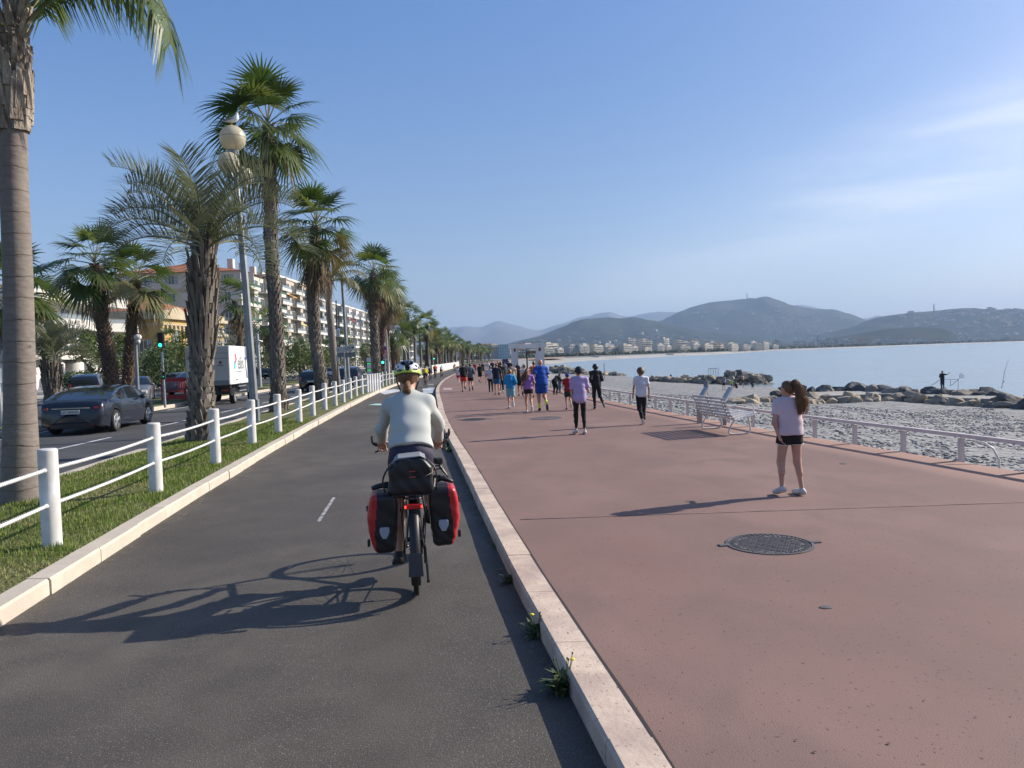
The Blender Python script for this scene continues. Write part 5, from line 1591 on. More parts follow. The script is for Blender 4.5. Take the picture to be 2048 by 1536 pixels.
def truck():
    t = thing('delivery_truck', 'white box delivery truck with a red and blue logo on its side', 'truck', (-15.1, 38.3, -.2), R(5.5))
    m_box = mat('truck box side', (.80, .80, .78), rough=.4, coat=.2); m_rearm = mat('truck box shaded rear', (.56, .545, .50), rough=.5, col2=(.50, .485, .45), ns=1.5)  # rear toned beige grey: its shade is put into the colour
    W = 2.12; zb, zt, Lb = 1.0, 2.95, 4.1
    mb = MB(); mb.box((0, Lb / 2, (zb + zt) / 2), (W, Lb, zt - zb)); bo = mb.build('cargo_box', m_box, t, bevel=.02)
    mb = MB(); mb.box((0, -.02, (zb + zt) / 2), (W - .06, .04, zt - zb - .06)); rd = mb.build('rear_shutter', m_rearm, bo)
    mb = MB(); mb.box((0, -.05, zb + .12), (W - .1, .05, .2)); mb.box((0, -.045, zt - .62), (W - .1, .02, .03)); mb.box((0, -.045, zt - .36), (W - .1, .02, .02)); mb.build('rear_trim', m_grey, bo)
    mb = MB(); mb.lathe([(.07, -.01), (.07, 0)], (.62, -.055, 2.12), n=14, axis='Y'); mb.box((.62, -.06, 1.98), (.3, .006, .03)); mb.build('rear_sticker', mat('sticker maroon', (.15, .04, .05)), bo)
    x = W / 2 + .012
    mr, mt_, mg = mat('logo red', (.75, .03, .07)), mat('logo teal', (.03, .50, .55)), mat('logo grey', (.20, .22, .25))
    mb = MB()
    mb.prism([(.95, 2.55), (1.15, 2.55), (1.35, 2.30), (1.15, 2.05), (.95, 2.05), (1.13, 2.30)], x - .004, x, axis='X'); mb.build('logo_chevron', mr, bo)
    mb = MB(); mb.prism([(.80, 2.18), (.95, 2.18), (1.12, 1.96), (.95, 1.74), (.80, 1.74), (.80, 1.96)], x - .004, x, axis='X'); mb.build('logo_mark', mt_, bo)
    text('logo_lettering', 'elis', .98, mg, bo, (x, 2.12, 2.06), (R(90), 0, R(90)))
    mb = MB()
    for q in range(9): mb.box((x, .95 + .155 * q, 1.62), (.004, .12, .035))
    mb.build('small_print', mg, bo)
    mb = MB(); mb.prism([(2.95, 2.35), (3.35, 2.42), (3.45, 2.30), (3.25, 2.22), (3.22, 1.9), (3.4, 1.55), (3.5, 1.25), (3.25, 1.25), (3.2, 1.5), (3.1, 1.85), (3.15, 2.2), (2.95, 2.26)], x - .004, x, axis='X'); mb.build('printed_figure', mat('print blue', (.10, .13, .28)), bo)
    mb = MB(); mb.box((x, 1.1, 1.22), (.004, .16, .07)); mb.box((x, 1.32, 1.22), (.004, .18, .07)); mb.build('fleet_mark', mg, bo)
    mb = MB(); mb.box((0, 2.6, .72), (.9, 5.2, .22)); mb.box((0, .12, .62), (W * .95, .12, .24)); mb.box((0, .4, .8), (W * .9, .3, .3)); mb.build('chassis', m_black, t)
    for sg in (-1, 1):
        mb = MB(); mb.box((sg * W * .36, .04, .72), (.32, .06, .13)); mb.build('tail_light', m_taill, t)
        mb = MB(); mb.box((sg * W * .46, .62, .62), (.10, .9, .35)); mb.build('mudguard', m_black, t)
        mb = MB()
        for z in (.62, .86): mb.box((sg * W * .47, 2.55, z), (.03, 1.6, .06))
        mb.build('side_guard', m_galv, t)
        for yy in (1.0, 4.75): wheel(t, sg * (W / 2 - .16), yy, .35, .24, sg, rimc=m_galv, alloy=6)
    # cab
    cw = .96
    mb = MB(); mb.prism([(4.2, .45), (4.2, 2.15), (4.45, 2.22), (4.95, 2.15), (5.45, 1.45), (5.95, 1.22), (6.05, .95), (6.05, .42), (5.2, .42)], -cw, cw, axis='X'); cb = mb.build('cab', m_box, t, bevel=.06)
    for sg in (-1, 1):
        mb = MB(); mb.prism([(4.35, 1.40), (4.38, 2.0), (4.85, 2.0), (5.30, 1.40)], sg * (cw + .012) - .008, sg * (cw + .012), axis='X'); mb.build('side_window', m_carglass, cb)
        mb = MB(); mb.box((sg * (cw + .22), 5.15, 1.52), (.16, .10, .42)); mb.box((sg * (cw + .08), 5.2, 1.62), (.2, .03, .03)); mb.build('mirror', m_black, cb)
        text('door_lettering', 'elis', .28, mg, cb, (sg * (cw + .012), 4.9, 1.02), (R(90), 0, R(90 * sg)))
    mb = MB(); mb.prism([(4.99, 2.10), (5.47, 1.46), (5.50, 1.48), (5.02, 2.12)], -cw * .85, cw * .85, axis='X'); mb.build('windscreen', m_carglass, cb)
truck()
# ================================================================== buildings
m_glass = mat('window glass', (.045, .06, .08), rough=.12, spec=.8, col2=(.09, .10, .11), ns=.7)
m_shut = mat('grey shutter', (.30, .34, .38), rough=.7)
m_frame = mat('window frame white', (.68, .67, .63), rough=.6)
m_slab = mat('balcony white', (.66, .64, .59), rough=.8, col2=(.56, .54, .49), ns=.8)
m_bglass = mat('balcony glass', (.22, .25, .26), rough=.15, spec=.7)
m_tile = mat('terracotta roof', (.34, .11, .055), rough=.9, col2=(.42, .17, .09), ns=5, bump=.6, bs=9, bdist=.05)
m_cream = mat('cream wall', (.62, .59, .51), rough=.9, col2=(.56, .53, .46), ns=.3, col3=(.52, .49, .43), ns3=.12)
m_white_w = mat('white render wall', (.70, .68, .64), rough=.9, col2=(.62, .60, .56), ns=.3)
m_beige = mat('beige wall', (.50, .44, .35), rough=.9, col2=(.44, .39, .31), ns=.25)
m_ochre = mat('ochre wall', (.50, .33, .11), rough=.9, col2=(.44, .29, .10), ns=.5)
m_stonec = mat('cornice stone', (.50, .42, .29), rough=.9, col2=(.42, .35, .24), ns=1)
m_ora = mat('orange awning', (.62, .28, .03), rough=.8)
m_yelw = mat('yellow awning', (.62, .48, .12), rough=.8)
m_turq = mat('turquoise awning', (.30, .50, .45), rough=.8)
m_grn = mat('green screen', (.03, .10, .07), rough=.7)
m_bluec = mat('blue awning', (.04, .07, .28), rough=.8)
m_recshade = mat('painted recess shade', (.10, .095, .09), rough=.9)  # recess shade put into the colour of flat panels

WIN = {}
def window(parent, x, y, z, w_, h_, axis, kind='pane', label=None):
    """a framed window standing proud of the wall by a few mm; axis 'X' faces the sea, '-Y' faces the camera side"""
    key = (round(w_, 2), round(h_, 2), axis, kind)
    if key not in WIN:
        mb = MB()
        def bx(a0, a1, z0, z1, d0, d1, m):
            if axis == 'X': mb.box(((d0 + d1) / 2, (a0 + a1) / 2, (z0 + z1) / 2), (d1 - d0, a1 - a0, z1 - z0), m)
            else: mb.box(((a0 + a1) / 2, -(d0 + d1) / 2, (z0 + z1) / 2), (a1 - a0, d1 - d0, z1 - z0), m)
        bx(-w_ / 2, w_ / 2, 0, h_, -.05, .02, 0)
        f = .07
        bx(-w_ / 2 - f, -w_ / 2, -f, h_ + f, -.05, .06, 1); bx(w_ / 2, w_ / 2 + f, -f, h_ + f, -.05, .06, 1)
        bx(-w_ / 2, w_ / 2, h_, h_ + f, -.05, .06, 1); bx(-w_ / 2, w_ / 2, -f, 0, -.05, .09, 1)
        bx(-.03, .03, 0, h_, .02, .045, 1)
        if kind == 'shutter':
            bx(-w_ / 2 - f - w_ * .5, -w_ / 2 - f, 0, h_, -.03, .05, 2); bx(w_ / 2 + f, w_ / 2 + f + w_ * .5, 0, h_, -.03, .05, 2)
        o = mb.build('window', [m_glass, m_frame, m_shut], parent)
        WIN[key] = o.data
    else:
        o = bpy.data.objects.new('window', WIN[key]); COL.objects.link(o); o.parent = parent
    o.location = (x, y, z)
    return o

# ---- white curved-front house at the left
def white_house():
    t = thing('white_house', 'white modern house with long curved balconies behind the leaning palms', 'house', (-47, 76, -.2))
    L = 17.0
    mb = MB(); mb.box((-6, L / 2, 1.6), (12, L, 3.2)); mb.box((-6.4, L / 2, 4.8), (12, L - .6, 3.2)); mb.box((-7.6, L / 2 - .8, 7.9), (10, L - 3, 2.6)); mb.build('wall', m_white_w, t)
    mb = MB()
    def band(z, h, x0, y0, y1, out):
        poly = [(x0 - 10, y0), (x0 + out * .3, y0), (x0 + out, y0 + 2.5), (x0 + out, y0 + 7), (x0 + out * .45, y0 + 9), (x0 + out * .45, y1 - 5), (x0 + out * .9, y1 - 3), (x0 + out * .9, y1), (x0 - 10, y1)]
        mb.prism(poly, z, z + h, axis='Z')
    for z, out in ((3.1, 1.6), (6.3, 2.2), (9.2, .8)):
        mb = MB(); band(z, .95, 0, -.6, L + .6, out); mb.build('balcony', m_slab, t)
        if z < 12:
            m2 = MB(); y0, y1, o_ = -.5, L + .5, out
            pts = [(o_ * .3, y0), (o_, y0 + 2.5), (o_, y0 + 7), (o_ * .45, y0 + 9), (o_ * .45, y1 - 5), (o_ * .9, y1 - 3), (o_ * .9, y1)]
            for a, b in zip(pts[:-1], pts[1:]):
                m2.add([(a[0] - .05, a[1], z + .95), (b[0] - .05, b[1], z + .95), (b[0] - .05, b[1], z + 1.35), (a[0] - .05, a[1], z + 1.35)], [(0, 1, 2, 3)])
                m2.tube([(a[0] - .05, a[1], z + 1.4), (b[0] - .05, b[1], z + 1.4)], .04, n=5)
            m2.build('balcony_rail', m_bglass, t)
    for z in (4.4,):
        for y, w_ in ((1.6, 2.2), (4.6, 1.3), (7.6, 1.1), (10.5, 1.6), (13.6, 1.4), (15.8, .9)): window(t, -.4, y, z, w_, 1.75, 'X')
    for y in (3, 6.5, 10, 13): window(t, -2.6, y, 7.2, 1.6, 1.6, 'X')
    for z in (4.4,): window(t, -2.6, .3, z, 2.6, 1.8, '-Y')
    mb = MB()
    for y in (2.5, 6, 9.5, 13):
        mb.lathe([(1.0, 0), (1.0, 2.7), (.6, 3.05)], (.35, y, 0), n=12); 
    mb.build('porch_column', m_white_w, t, smooth=True)
    for y in (4.3, 7.8, 11.2): window(t, 0, y, .3, 1.3, 2.4, 'X')
white_house()
# ---- yellow villa
def villa():
    t = thing('yellow_villa', 'ornate ochre villa with terracotta roof, arched window and balustrade', 'villa', (-50, 111, -.2), rz=R(-5))
    L, H = 19, 9.0
    mb = MB(); mb.box((-8, L / 2, H / 2), (16, L, H)); mb.build('wall', m_ochre, t)
    mb = MB(); mb.box((-8, L / 2, H + .25), (17.2, L + 1.2, .5)); mb.box((-8, L / 2, H - .75), (16.3, L + .3, .25)); mb.box((-8, L / 2, H + .9), (16.4, L + .4, .8)); mb.build('cornice', m_stonec, t)
    mb = MB(); a = [(-15.5, .5, H + 1.3), (-.5, .5, H + 1.3), (-.5, L - .5, H + 1.3), (-15.5, L - .5, H + 1.3), (-8, 6, H + 3.6), (-8, L - 6, H + 3.6)]
    mb.add(a, [(0, 1, 4), (1, 2, 5, 4), (2, 3, 5), (3, 0, 4, 5)]); mb.build('roof', m_tile, t)
    # arched gable over the arched window
    mb = MB()
    arc = [(3.4 + 2.2 * math.cos(q), H + .3 + 1.5 * math.sin(q)) for q in [PI * i / 14 for i in range(15)]]
    mb.prism(arc, .05, .5, axis='X'); mb.build('arched_pediment', m_stonec, t)
    mb = MB(); mb.prism([(2.5, 3.2), (4.3, 3.2), (4.3, 6.6)] + [(3.4 + .9 * math.cos(q), 6.6 + .9 * math.sin(q)) for q in [PI * i / 10 for i in range(11)]] + [(2.5, 6.6)], .02, .08, axis='X')
    ow = mb.build('arched_window', mat('pale window', (.42, .48, .52), rough=.2), t)
    mb = MB(); mb.tube([(.1, 2.4, 3.1), (.1, 2.4, 6.6)] + [(.1, 3.4 - 1.0 * math.cos(q), 6.6 + 1.0 * math.sin(q)) for q in [PI * i / 10 for i in range(11)]] + [(.1, 4.4, 3.1)], .16, n=6); mb.build('window_frame', m_stonec, ow)
    for y in (7.2, 9.4, 12.2, 14.8, 17): window(t, 0, y, 3.4, 1.1, 2.7, 'X')
    for y in (3, 7, 11, 15): window(t, 0, y, .5, 1.3, 2.0, 'X')
    for x in (-3, -7, -11): window(t, x, 0, 3.6, 1.2, 2.4, '-Y', 'shutter')
    for y in np.arange(.8, L, 1.15):
        mb = MB(); mb.box((.16, y, H - 1.35), (.3, .28, 1.0)); mb.box((.13, y, H - 2.08), (.2, .2, .5)); mb.build('bracket', m_stonec, t)
    mb = MB(); mb.box((.9, 9, 2.75), (1.8, 16, .3)); mb.box((1.7, 9, 3.75), (.2, 16, .15))
    for y in np.arange(1.2, 17, .45): mb.box((1.7, y, 3.3), (.14, .16, .8))
    mb.build('balustrade', m_stonec, t)
villa()
# ---- apartment blocks
def block(label, x, y0, L, H, wall, nfl, depth=16, roof='flat', awn=(), balc=(0, 1), ncol=None, rz=0.0, shade_windows=3, slabm=None, group=None, extras=True, green=False):
    t = thing('apartment_block', label, 'apartment block', (x, y0, -.2), rz=rz, group=group)
    fh = H / nfl
    mb = MB(); mb.box((-depth / 2, L / 2, H / 2), (depth, L, H)); mb.build('wall', wall, t)
    if roof == 'tile':
        mb = MB(); a = [(-depth - .6, -.6, H + .02), (.6, -.6, H + .02), (.6, L + .6, H + .02), (-depth - .6, L + .6, H + .02), (-depth / 2, 5, H + 2.3), (-depth / 2, L - 5, H + 2.3)]
        mb.add(a, [(0, 1, 4), (1, 2, 5, 4), (2, 3, 5), (3, 0, 4, 5), (0, 3, 2, 1)]); rf = mb.build('roof', m_tile, t)
        for k in range(3):
            mb = MB(); mb.box((-3.5, 5 + k * (L - 10) / 2.2, H + 2.0), (1.1, 1.2, 1.8)); mb.build('chimney', m_cream, rf)
    else:
        mb = MB(); mb.box((-depth / 2, L / 2, H + .25), (depth + .5, L + .4, .5)); mb.box((-depth / 2 - 1, L * .4, H + 1.3), (4, 4.5, 1.9)); mb.box((-depth / 2 + 2, L * .8, H + .9), (3, 3, 1.2)); mb.build('roof', slabm or m_slab, t)
    n = ncol or max(2, int(L / 3.4))
    cw = L / n
    for f in range(1, nfl):
        z = f * fh
        for c in range(0, n, 3):
            k = min(2, n - c); y = (c + k / 2) * cw; w_ = cw * k
            mb = MB(); mb.box((.75, y, z + .02), (1.5, w_ * .98, .2)); mb.box((1.45, y, z + .32), (.1, w_ * .98, .44))
            bo = mb.build('balcony', slabm or m_slab, t)
            mb = MB(); mb.box((1.45, y, z + .80), (.05, w_ * .96, .52)); mb.build('balcony_screen', m_bglass if not green else m_grn, bo)
            if k > 1: mb = MB(); mb.box((.7, y, z + fh * .5), (1.3, .12, fh * .94)); mb.build('partition', wall, bo)
        if extras:
            for c in range(n):
                window(t, .02, (c + .5) * cw, z + .12 if not (c % 3 == 2 and len(balc) > 1) else z + .9, min(1.9, cw * .55), 2.0 if not (c % 3 == 2 and len(balc) > 1) else 1.4, 'X')
        else:
            mb = MB()
            for c in range(n): mb.box((.03, (c + .5) * cw, z + 1.15), (.06, cw * .6, 2.0))
            mb.build('window_band', m_glass, t)
    if shade_windows:
        for f in range(nfl):
            for c in range(shade_windows):
                window(t, -2.6 - c * (depth - 3) / shade_windows, 0, f * fh + fh * .34, 1.15, 1.55, '-Y', 'shutter' if f == nfl - 1 else 'pane')
        mb = MB()
        for f in range(2, nfl): mb.box((-depth / 2 + .1, -.06, f * fh), (depth + .3, .16, .16 if f < nfl - 1 else .55))
        mb.build('string_course', m_stonec if roof == 'tile' else (slabm or m_slab), t)
    for (f, c, m_) in awn:
        y = (c + .5) * cw; z = f * fh + fh * .92
        mb = MB(); mb.add([(.1, y - cw * .45, z), (.1, y + cw * .45, z), (1.7, y + cw * .45, z - .75), (1.7, y - cw * .45, z - .75), (1.7, y + cw * .45, z - .95), (1.7, y - cw * .45, z - .95)], [(0, 1, 2, 3), (3, 2, 4, 5)])
        mb.build('awning', m_, t)
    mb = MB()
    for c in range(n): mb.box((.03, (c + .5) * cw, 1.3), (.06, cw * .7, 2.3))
    mb.build('shopfront', m_recshade, t)
    return t
block('big grey-white apartment block with red tiled roof, nearest of the row of flats', -50.6, 146, 24, 19.8, m_cream, 6, depth=24, roof='tile', awn=((5, 4, m_turq), (3, 5, m_turq), (2, 3, m_bluec)), shade_windows=4, ncol=7, green=True)
block('cream apartment block with rounded white balconies and an orange panel', -52.5, 174, 30, 21.8, m_beige, 7, depth=14, awn=((3, 4, m_yelw), (1, 3, m_ora), (5, 2, m_ora), (6, 5, m_ora)), shade_windows=3, ncol=8)
block('dark glazed apartment block with white balcony bands, third of the row', -52.5, 207, 32, 19.2, mat('grey green wall', (.30, .31, .29), rough=.9), 6, awn=((3, 5, m_bluec),), ncol=8, shade_windows=0)
block('white apartment block with brick red panels and a blue awning, fourth of the row', -52.5, 242, 34, 19.5, m_white_w, 6, awn=((5, 1, m_red), (4, 2, m_red), (4, 5, m_bluec)), ncol=9, shade_windows=2)
block('pale yellow apartment block, fifth of the row', -53, 279, 34, 19.5, m_cream, 6, ncol=9, shade_windows=2)
block('low beige apartment block, sixth of the row, above the palms', -54, 316, 40, 14.5, m_beige, 5, ncol=9, shade_windows=2)
block('distant white apartment block, last of the straight row', -52, 362, 48, 15, m_white_w, 5, ncol=10, shade_windows=2, extras=False)
block('low brown-roofed building behind the yellow villa', -64, 134, 9, 11.5, m_beige, 3, depth=12, roof='tile', ncol=3, shade_windows=2, extras=False)
block('grey building with dark roof behind the white house at the left edge', -66, 92, 16, 13, m_cream, 4, depth=18, ncol=4, shade_windows=2, extras=False)

# ---- the far front round the bay
def mini(w_, h_, nf, wall, seed, d=12):
    """a far block facing -Y (towards us); walls, bands, windows in one low mesh with its own materials"""
    t = MB(); rg = random.Random(seed)
    t.box((0, d / 2, h_ / 2), (w_, d, h_), 0)
    t.box((w_ * rg.uniform(-.25, .25), d / 2, h_ + .9), (w_ * .35, d * .6, 1.8), 0)
    fh = h_ / nf
    n = max(2, int(w_ / 3.5))
    for f in range(nf):
        z = f * fh
        if f: t.box((0, -.7, z), (w_ * .94, 1.5, .85), 1)
        for c in range(n):
            if rg.random() < .85: t.box((-w_ / 2 + (c + .5) * w_ / n, -.04, z + fh * .6), (w_ / n * .62, .1, fh * .5), 2)
    if rg.random() < .3: t.box((0, d / 2, h_ + .3), (w_ + .6, d + .6, .6), 3)
    return t
m_far = [mat('far wall white', (.54, .51, .46), rough=.9), mat('far wall cream', (.55, .49, .39), rough=.9), mat('far wall sand', (.50, .38, .27), rough=.9), mat('far wall grey', (.38, .38, .38), rough=.9)]
FARM = []
for k in range(10):
    w_, h_, nf = [(20, 17, 6), (26, 19, 6), (16, 20, 7), (30, 15, 5), (22, 22, 7), (18, 14, 4), (34, 18, 6), (24, 16, 5), (15, 24, 8), (28, 13, 4)][k]
    o = mini(w_, h_, nf, None, k).build('far_block', [m_far[[0, 1, 0, 0, 1, 2, 0, 3, 0, 1][k]], m_slab, m_glass, m_tile], None)
    FARM.append((o, w_)); 
used = set()
def far_block(k, loc, rz, sc_, label, group, cat='apartment block'):
    o = FARM[k][0]
    if k in used:
        o = o.copy(); COL.objects.link(o)
    used.add(k)
    o.location = loc; o.rotation_euler = (0, 0, rz); o.scale = (sc_, sc_, sc_)
    return tag(o, label, cat, group)
rg = random.Random(77)
# px span of the skyline: place blocks side by side on an arc behind the far beach
def bay_y(px):   # distance of the front as a function of the viewing direction
    return float(np.interp(px, [930, 1000, 1060, 1110, 1150, 1200, 1290, 1350, 1450, 1540], [820, 880, 930, 960, 960, 1000, 1060, 1110, 1180, 1560]))
px = 936.0; i = 0
while px < 1548:
    Y = bay_y(px)
    k = rg.choice([0, 1, 3, 5, 6, 7, 9, 1, 0]); wpx = FARM[k][1] / Y * FPX * (1.02 if Y < 1200 else 1.25)
    c = PD(px + wpx / 2, 700, Y)
    s = rg.uniform(.6, .85)
    far_block(k, (c.x, Y + rg.uniform(-8, 12), -.4), R(rg.uniform(22, 48)), s, 'small pale apartment block in the far waterfront row round the bay', 'far waterfront apartment blocks')
    px += wpx * rg.uniform(.55, .8); i += 1
# a second, lower row in gaps behind
px = 940.0
while px < 1540:
    Y = bay_y(px) * 1.13 + 30
    k = rg.randrange(10); wpx = FARM[k][1] / Y * FPX
    c = PD(px + wpx / 2, 700, Y)
    far_block(k, (c.x, Y, -.4), R(rg.uniform(20, 48)), 1.0, 'pale block peeping over the far waterfront row', 'blocks behind the far waterfront')
    px += wpx * rg.uniform(.9, 1.8)
# blocks along the right shore below the headland
for px, Y, k, s, lb in [(1556, 1620, 8, .8, 'tall pale block standing alone at the right end of the far front')]:
    c = PD(px, 700, Y); far_block(k, (c.x, Y, -.4), 0, s, lb, None)
for px in list(range(1580, 2046, 14)):
    Y = float(np.interp(px, [1580, 1700, 1850, 2050], [1720, 1900, 2250, 2700]))
    c = PD(px + rg.uniform(-4, 4), 700, Y)
    far_block(rg.choice([3, 5, 7, 9]), (c.x, Y + rg.uniform(0, 120), -.4), rg.uniform(-.2, .2), rg.uniform(.7, 1.25), 'tiny hazy building on the shore below the right headland', 'hazy buildings on the right shore')
for k in range(10):
    if k not in used: bpy.data.objects.remove(FARM[k][0])
# teal glass building left of the pavilion
c = PD(1008, 690, 800)
t = thing('glass_building', 'teal glazed office building left of the white pavilion pillar', 'office building', (c.x, 800, -.4))
mb = MB(); mb.box((0, 8, 7.5), (12, 16, 15)); mb.build('wall', mat('teal glass', (.22, .42, .46), rough=.3), t)
mb = MB()
for k in range(4): mb.box((0, -.1, 3 + 3.1 * k), (12.2, .3, .5))
for k in range(5): mb.box((-5 + 2.5 * k, -.12, 7.5), (.4, .3, 15))
mb.build('mullion_bands', m_slab, t)
mb = MB(); mb.box((-14, 10, 6.5), (18, 14, 13)); mb.build('side_wing', m_far[3], t)
# trees on the far shore read as one mass
def far_trees():
    g = np.random.RandomState(3); V, F = [], []; n = 0
    v0, f0 = icos()
    for k in range(2600):
        px = g.uniform(900, 1560) if k < 1900 else g.uniform(1560, 2046)
        Y = bay_y(px) - 22 if px < 1545 else float(np.interp(px, [1545, 1700, 1850, 2050], [1600, 1850, 2200, 2650]))
        Y += g.uniform(-6, 14) if k % 3 else g.uniform(20, 120)
        c = PD(px, 700, Y); s = g.uniform(1.2, 2.6) * (1 if px < 1545 else 1.8)
        hz = g.uniform(.3, 3.2) * (1 if px < 1545 else 1.4)
        q = v0 * s * (1 + .3 * g.randn(12, 1)) * np.array([1, 1, .8]) + np.array([c.x, Y, -.4 + hz]); V.append(q); F.append(f0 + n); n += 12
    o = npmesh('tree_line', np.concatenate(V), np.concatenate(F), mat('far foliage', (.045, .062, .035), rough=.9, col2=(.08, .095, .05), ns=.05), smooth=False)
    tag(o, 'far line of palms and trees in front of the waterfront round the bay', 'trees', kind='stuff')
far_trees()
# boats / huts on the far beach
for px, py, Y, lb in [(1340, 711, 800, 'tiny white kiosk on the far beach'), (1190, 716, 690, 'small pale beach hut on the far beach')]:
    c = PD(px, py, Y); mb = MB(); mb.box((0, 0, 1.0), (7, 4, 1.6)); mb.box((0, 0, 2.0), (8.5, 5, .35)); o = mb.build('beach_hut', m_white_w); o.location = (c.x, Y, -2.2); tag(o, lb, 'beach hut')

# ---- white pavilion on the promenade
def pavilion():
    Y = 100
    a = PD(1030, 738, Y); b = PD(1080, 738, Y)
    t = thing('pavilion', 'white pavilion of two thick pillars and a flat beam across the promenade', 'pavilion', (0, Y, .1))
    m = mat('pavilion white', (.72, .72, .73), rough=.8, col2=(.45, .45, .47), ns=.5)
    top = PD(1030, 690, Y).z
    for q, w_ in ((a, .92), (b, 1.2)):
        mb = MB(); mb.box((q.x, 0, top / 2), (w_, .9, top)); o = mb.build('pillar', m, t)
        mb = MB(); mb.box((q.x + .02, -.47, top * .78), (w_ * .24, .06, .55)); mb.build('niche_shade', m_recshade, o)  # dark plate on the pillar face, painted as the shade of a niche
    mb = MB(); mb.box(((a.x + b.x) / 2, 0, top - .3), (b.x - a.x + 1.6, 1.6, .5)); mb.build('beam', m, t)
    # signboard and black post
    q0 = PD(1052, 704, 92); q1 = PD(1072, 709, 92)
    t2 = thing('hanging_signboard', 'brown signboard on a black post in front of the pavilion', 'signboard', ((q0.x + q1.x) / 2 - .2, 92, .1))
    mb = MB(); mb.box((.2, 0, (q0.z + q1.z) / 2), (q1.x - q0.x, .1, q0.z - q1.z)); mb.build('board', mat('brown board', (.16, .10, .07)), t2)
    mb = MB(); mb.tube([(-.3, 0, 0), (-.3, 0, q0.z)], .09, n=8); mb.build('post', m_black, t2)
    q = PD(1011, 739, 78); t3 = thing('notice_box', 'dark blue free-standing notice box left of the white pavilion', 'notice box', (q.x, 78, .12))
    mb = MB(); mb.box((0, 0, .75), (.62, .5, 1.3)); mb.build('box', mat('navy panel', (.03, .05, .12), rough=.5), t3, bevel=.02)
    mb = MB(); mb.box((0, -.27, .85), (.3, .02, .5)); mb.build('poster', mat('poster blue', (.08, .13, .28)), t3)
pavilion()
# ================================================================== mountains
m_hill = mat('wooded hill', (.022, .032, .022), rough=1, col2=(.040, .048, .032), ns=.008, det=8, col3=(.055, .058, .042), ns3=.0025, spec=0)
m_mount = mat('bare mountain', (.09, .09, .09), rough=1, col2=(.13, .125, .12), ns=.001, det=6, spec=0)
HG = {}
def hill(name, D, prof, depth, m, seed, amp=.06, base=-6.0, step=4.0, label=None):
    """a ridge D metres away whose crest follows the skyline; slopes fall towards the bay and behind"""
    xs = np.array([p[0] for p in prof], float); ysk = np.array([p[1] for p in prof], float)
    px = np.arange(xs[0], xs[-1] + 1, step)
    cr = Curve(list(zip(xs, ysk)))(px)
    rows = 15; V = []
    for r in range(rows + 3):
        for i, p in enumerate(px):
            c = PD(p, cr[i], D)
            ht = max(c.z, .5)
            if r < rows: k = r / (rows - 1); f = math.sin(k * PI / 2) ** 1.15; yy = D - depth * (1 - k)
            else: k = 1 - (r - rows + 1) / 3; f = k; yy = D + depth * .4 * (1 - k)
            x = c.x * (yy / D) if r < rows else c.x
            n = mnoise.fractal((x / (D * .035) + seed, yy / (D * .035), seed), 1.0, 2.2, 6)
            ridge = abs(mnoise.noise((x / (D * .05), yy / (D * .12), seed + 3)))
            z = base + (ht - base) * f * (1 + (n * amp * 2.2 - ridge * amp * 3) * (math.sin(min(k, 1) * PI) if r < rows else 0))
            if r == rows - 1: z = ht + n * ht * .012
            V.append((x, yy, z))
    n = len(px); R_ = rows + 3
    i, j = np.meshgrid(np.arange(R_ - 1), np.arange(n - 1), indexing='ij'); a = (i * n + j).ravel()
    o = npmesh(name, V, np.stack([a, a + 1, a + n + 1, a + n], 1), m, smooth=True)
    o['kind'] = 'structure'
    HG[name + str(seed)] = (np.array(V).reshape(R_, n, 3), px)
    return o
hill('mountains', 11500, [(780, 690), (860, 668), (905, 656), (935, 652), (960, 654), (990, 647), (1020, 649), (1050, 656), (1080, 662), (1110, 652), (1140, 644), (1170, 635), (1195, 630), (1215, 627), (1240, 632), (1262, 633), (1300, 626), (1330, 624), (1360, 626), (1420, 640), (1500, 655), (1600, 612), (1625, 614), (1650, 622), (1720, 640), (1760, 632), (1800, 640), (1900, 660)], 4000, m_mount, 1, amp=.08, step=5)
hill('hills', 6800, [(1230, 690), (1280, 660), (1320, 644), (1360, 624), (1400, 610), (1440, 602), (1480, 600), (1510, 598), (1530, 595), (1560, 604), (1600, 613), (1640, 619), (1680, 624), (1700, 628), (1730, 640), (1780, 655), (1850, 668)], 1900, m_hill, 2, amp=.07)
hill('hills', 5000, [(1010, 690), (1040, 682), (1075, 674), (1100, 664), (1130, 652), (1155, 643), (1180, 638), (1210, 636), (1240, 638), (1270, 638), (1300, 642), (1340, 650), (1400, 662), (1480, 672), (1600, 684)], 1500, m_hill, 3, amp=.06)
hill('hills', 5200, [(1640, 668), (1700, 655), (1740, 640), (1780, 632), (1820, 626), (1870, 622), (1900, 619), (1940, 617), (1990, 620), (2048, 619), (2120, 618), (2250, 630), (2400, 655)], 1500, m_hill, 4, amp=.06)
hill('hills', 3300, [(1600, 688), (1660, 676), (1700, 670), (1740, 664), (1780, 658), (1830, 655), (1870, 656), (1900, 662), (1915, 672), (1925, 682)], 450, m_hill, 5, amp=.05, step=3)
hill('hills', 3900, [(840, 712), (900, 702), (960, 694), (1010, 690), (1060, 684), (1110, 682), (1170, 684), (1300, 690), (1450, 690), (1600, 688)], 1300, m_hill, 6, amp=.06)
# masts on the crests
for px, py, D, h, lb in [(1494, 591, 6700, 45, 'tall thin mast on the highest hill'), (1868, 613, 5150, 40, 'thin lattice mast on the right headland')]:
    c = PD(px, py, D); mb = MB(); mb.tube([(0, 0, -h), (0, 0, h * .1), (0, 0, h * .5)], [5, 4, 2], n=6); mb.tube([(-5, 0, h * .05), (5, 0, h * .05)], 2, n=4); o = mb.build('radio_mast', m_grey); o.location = c; tag(o, lb, 'mast')
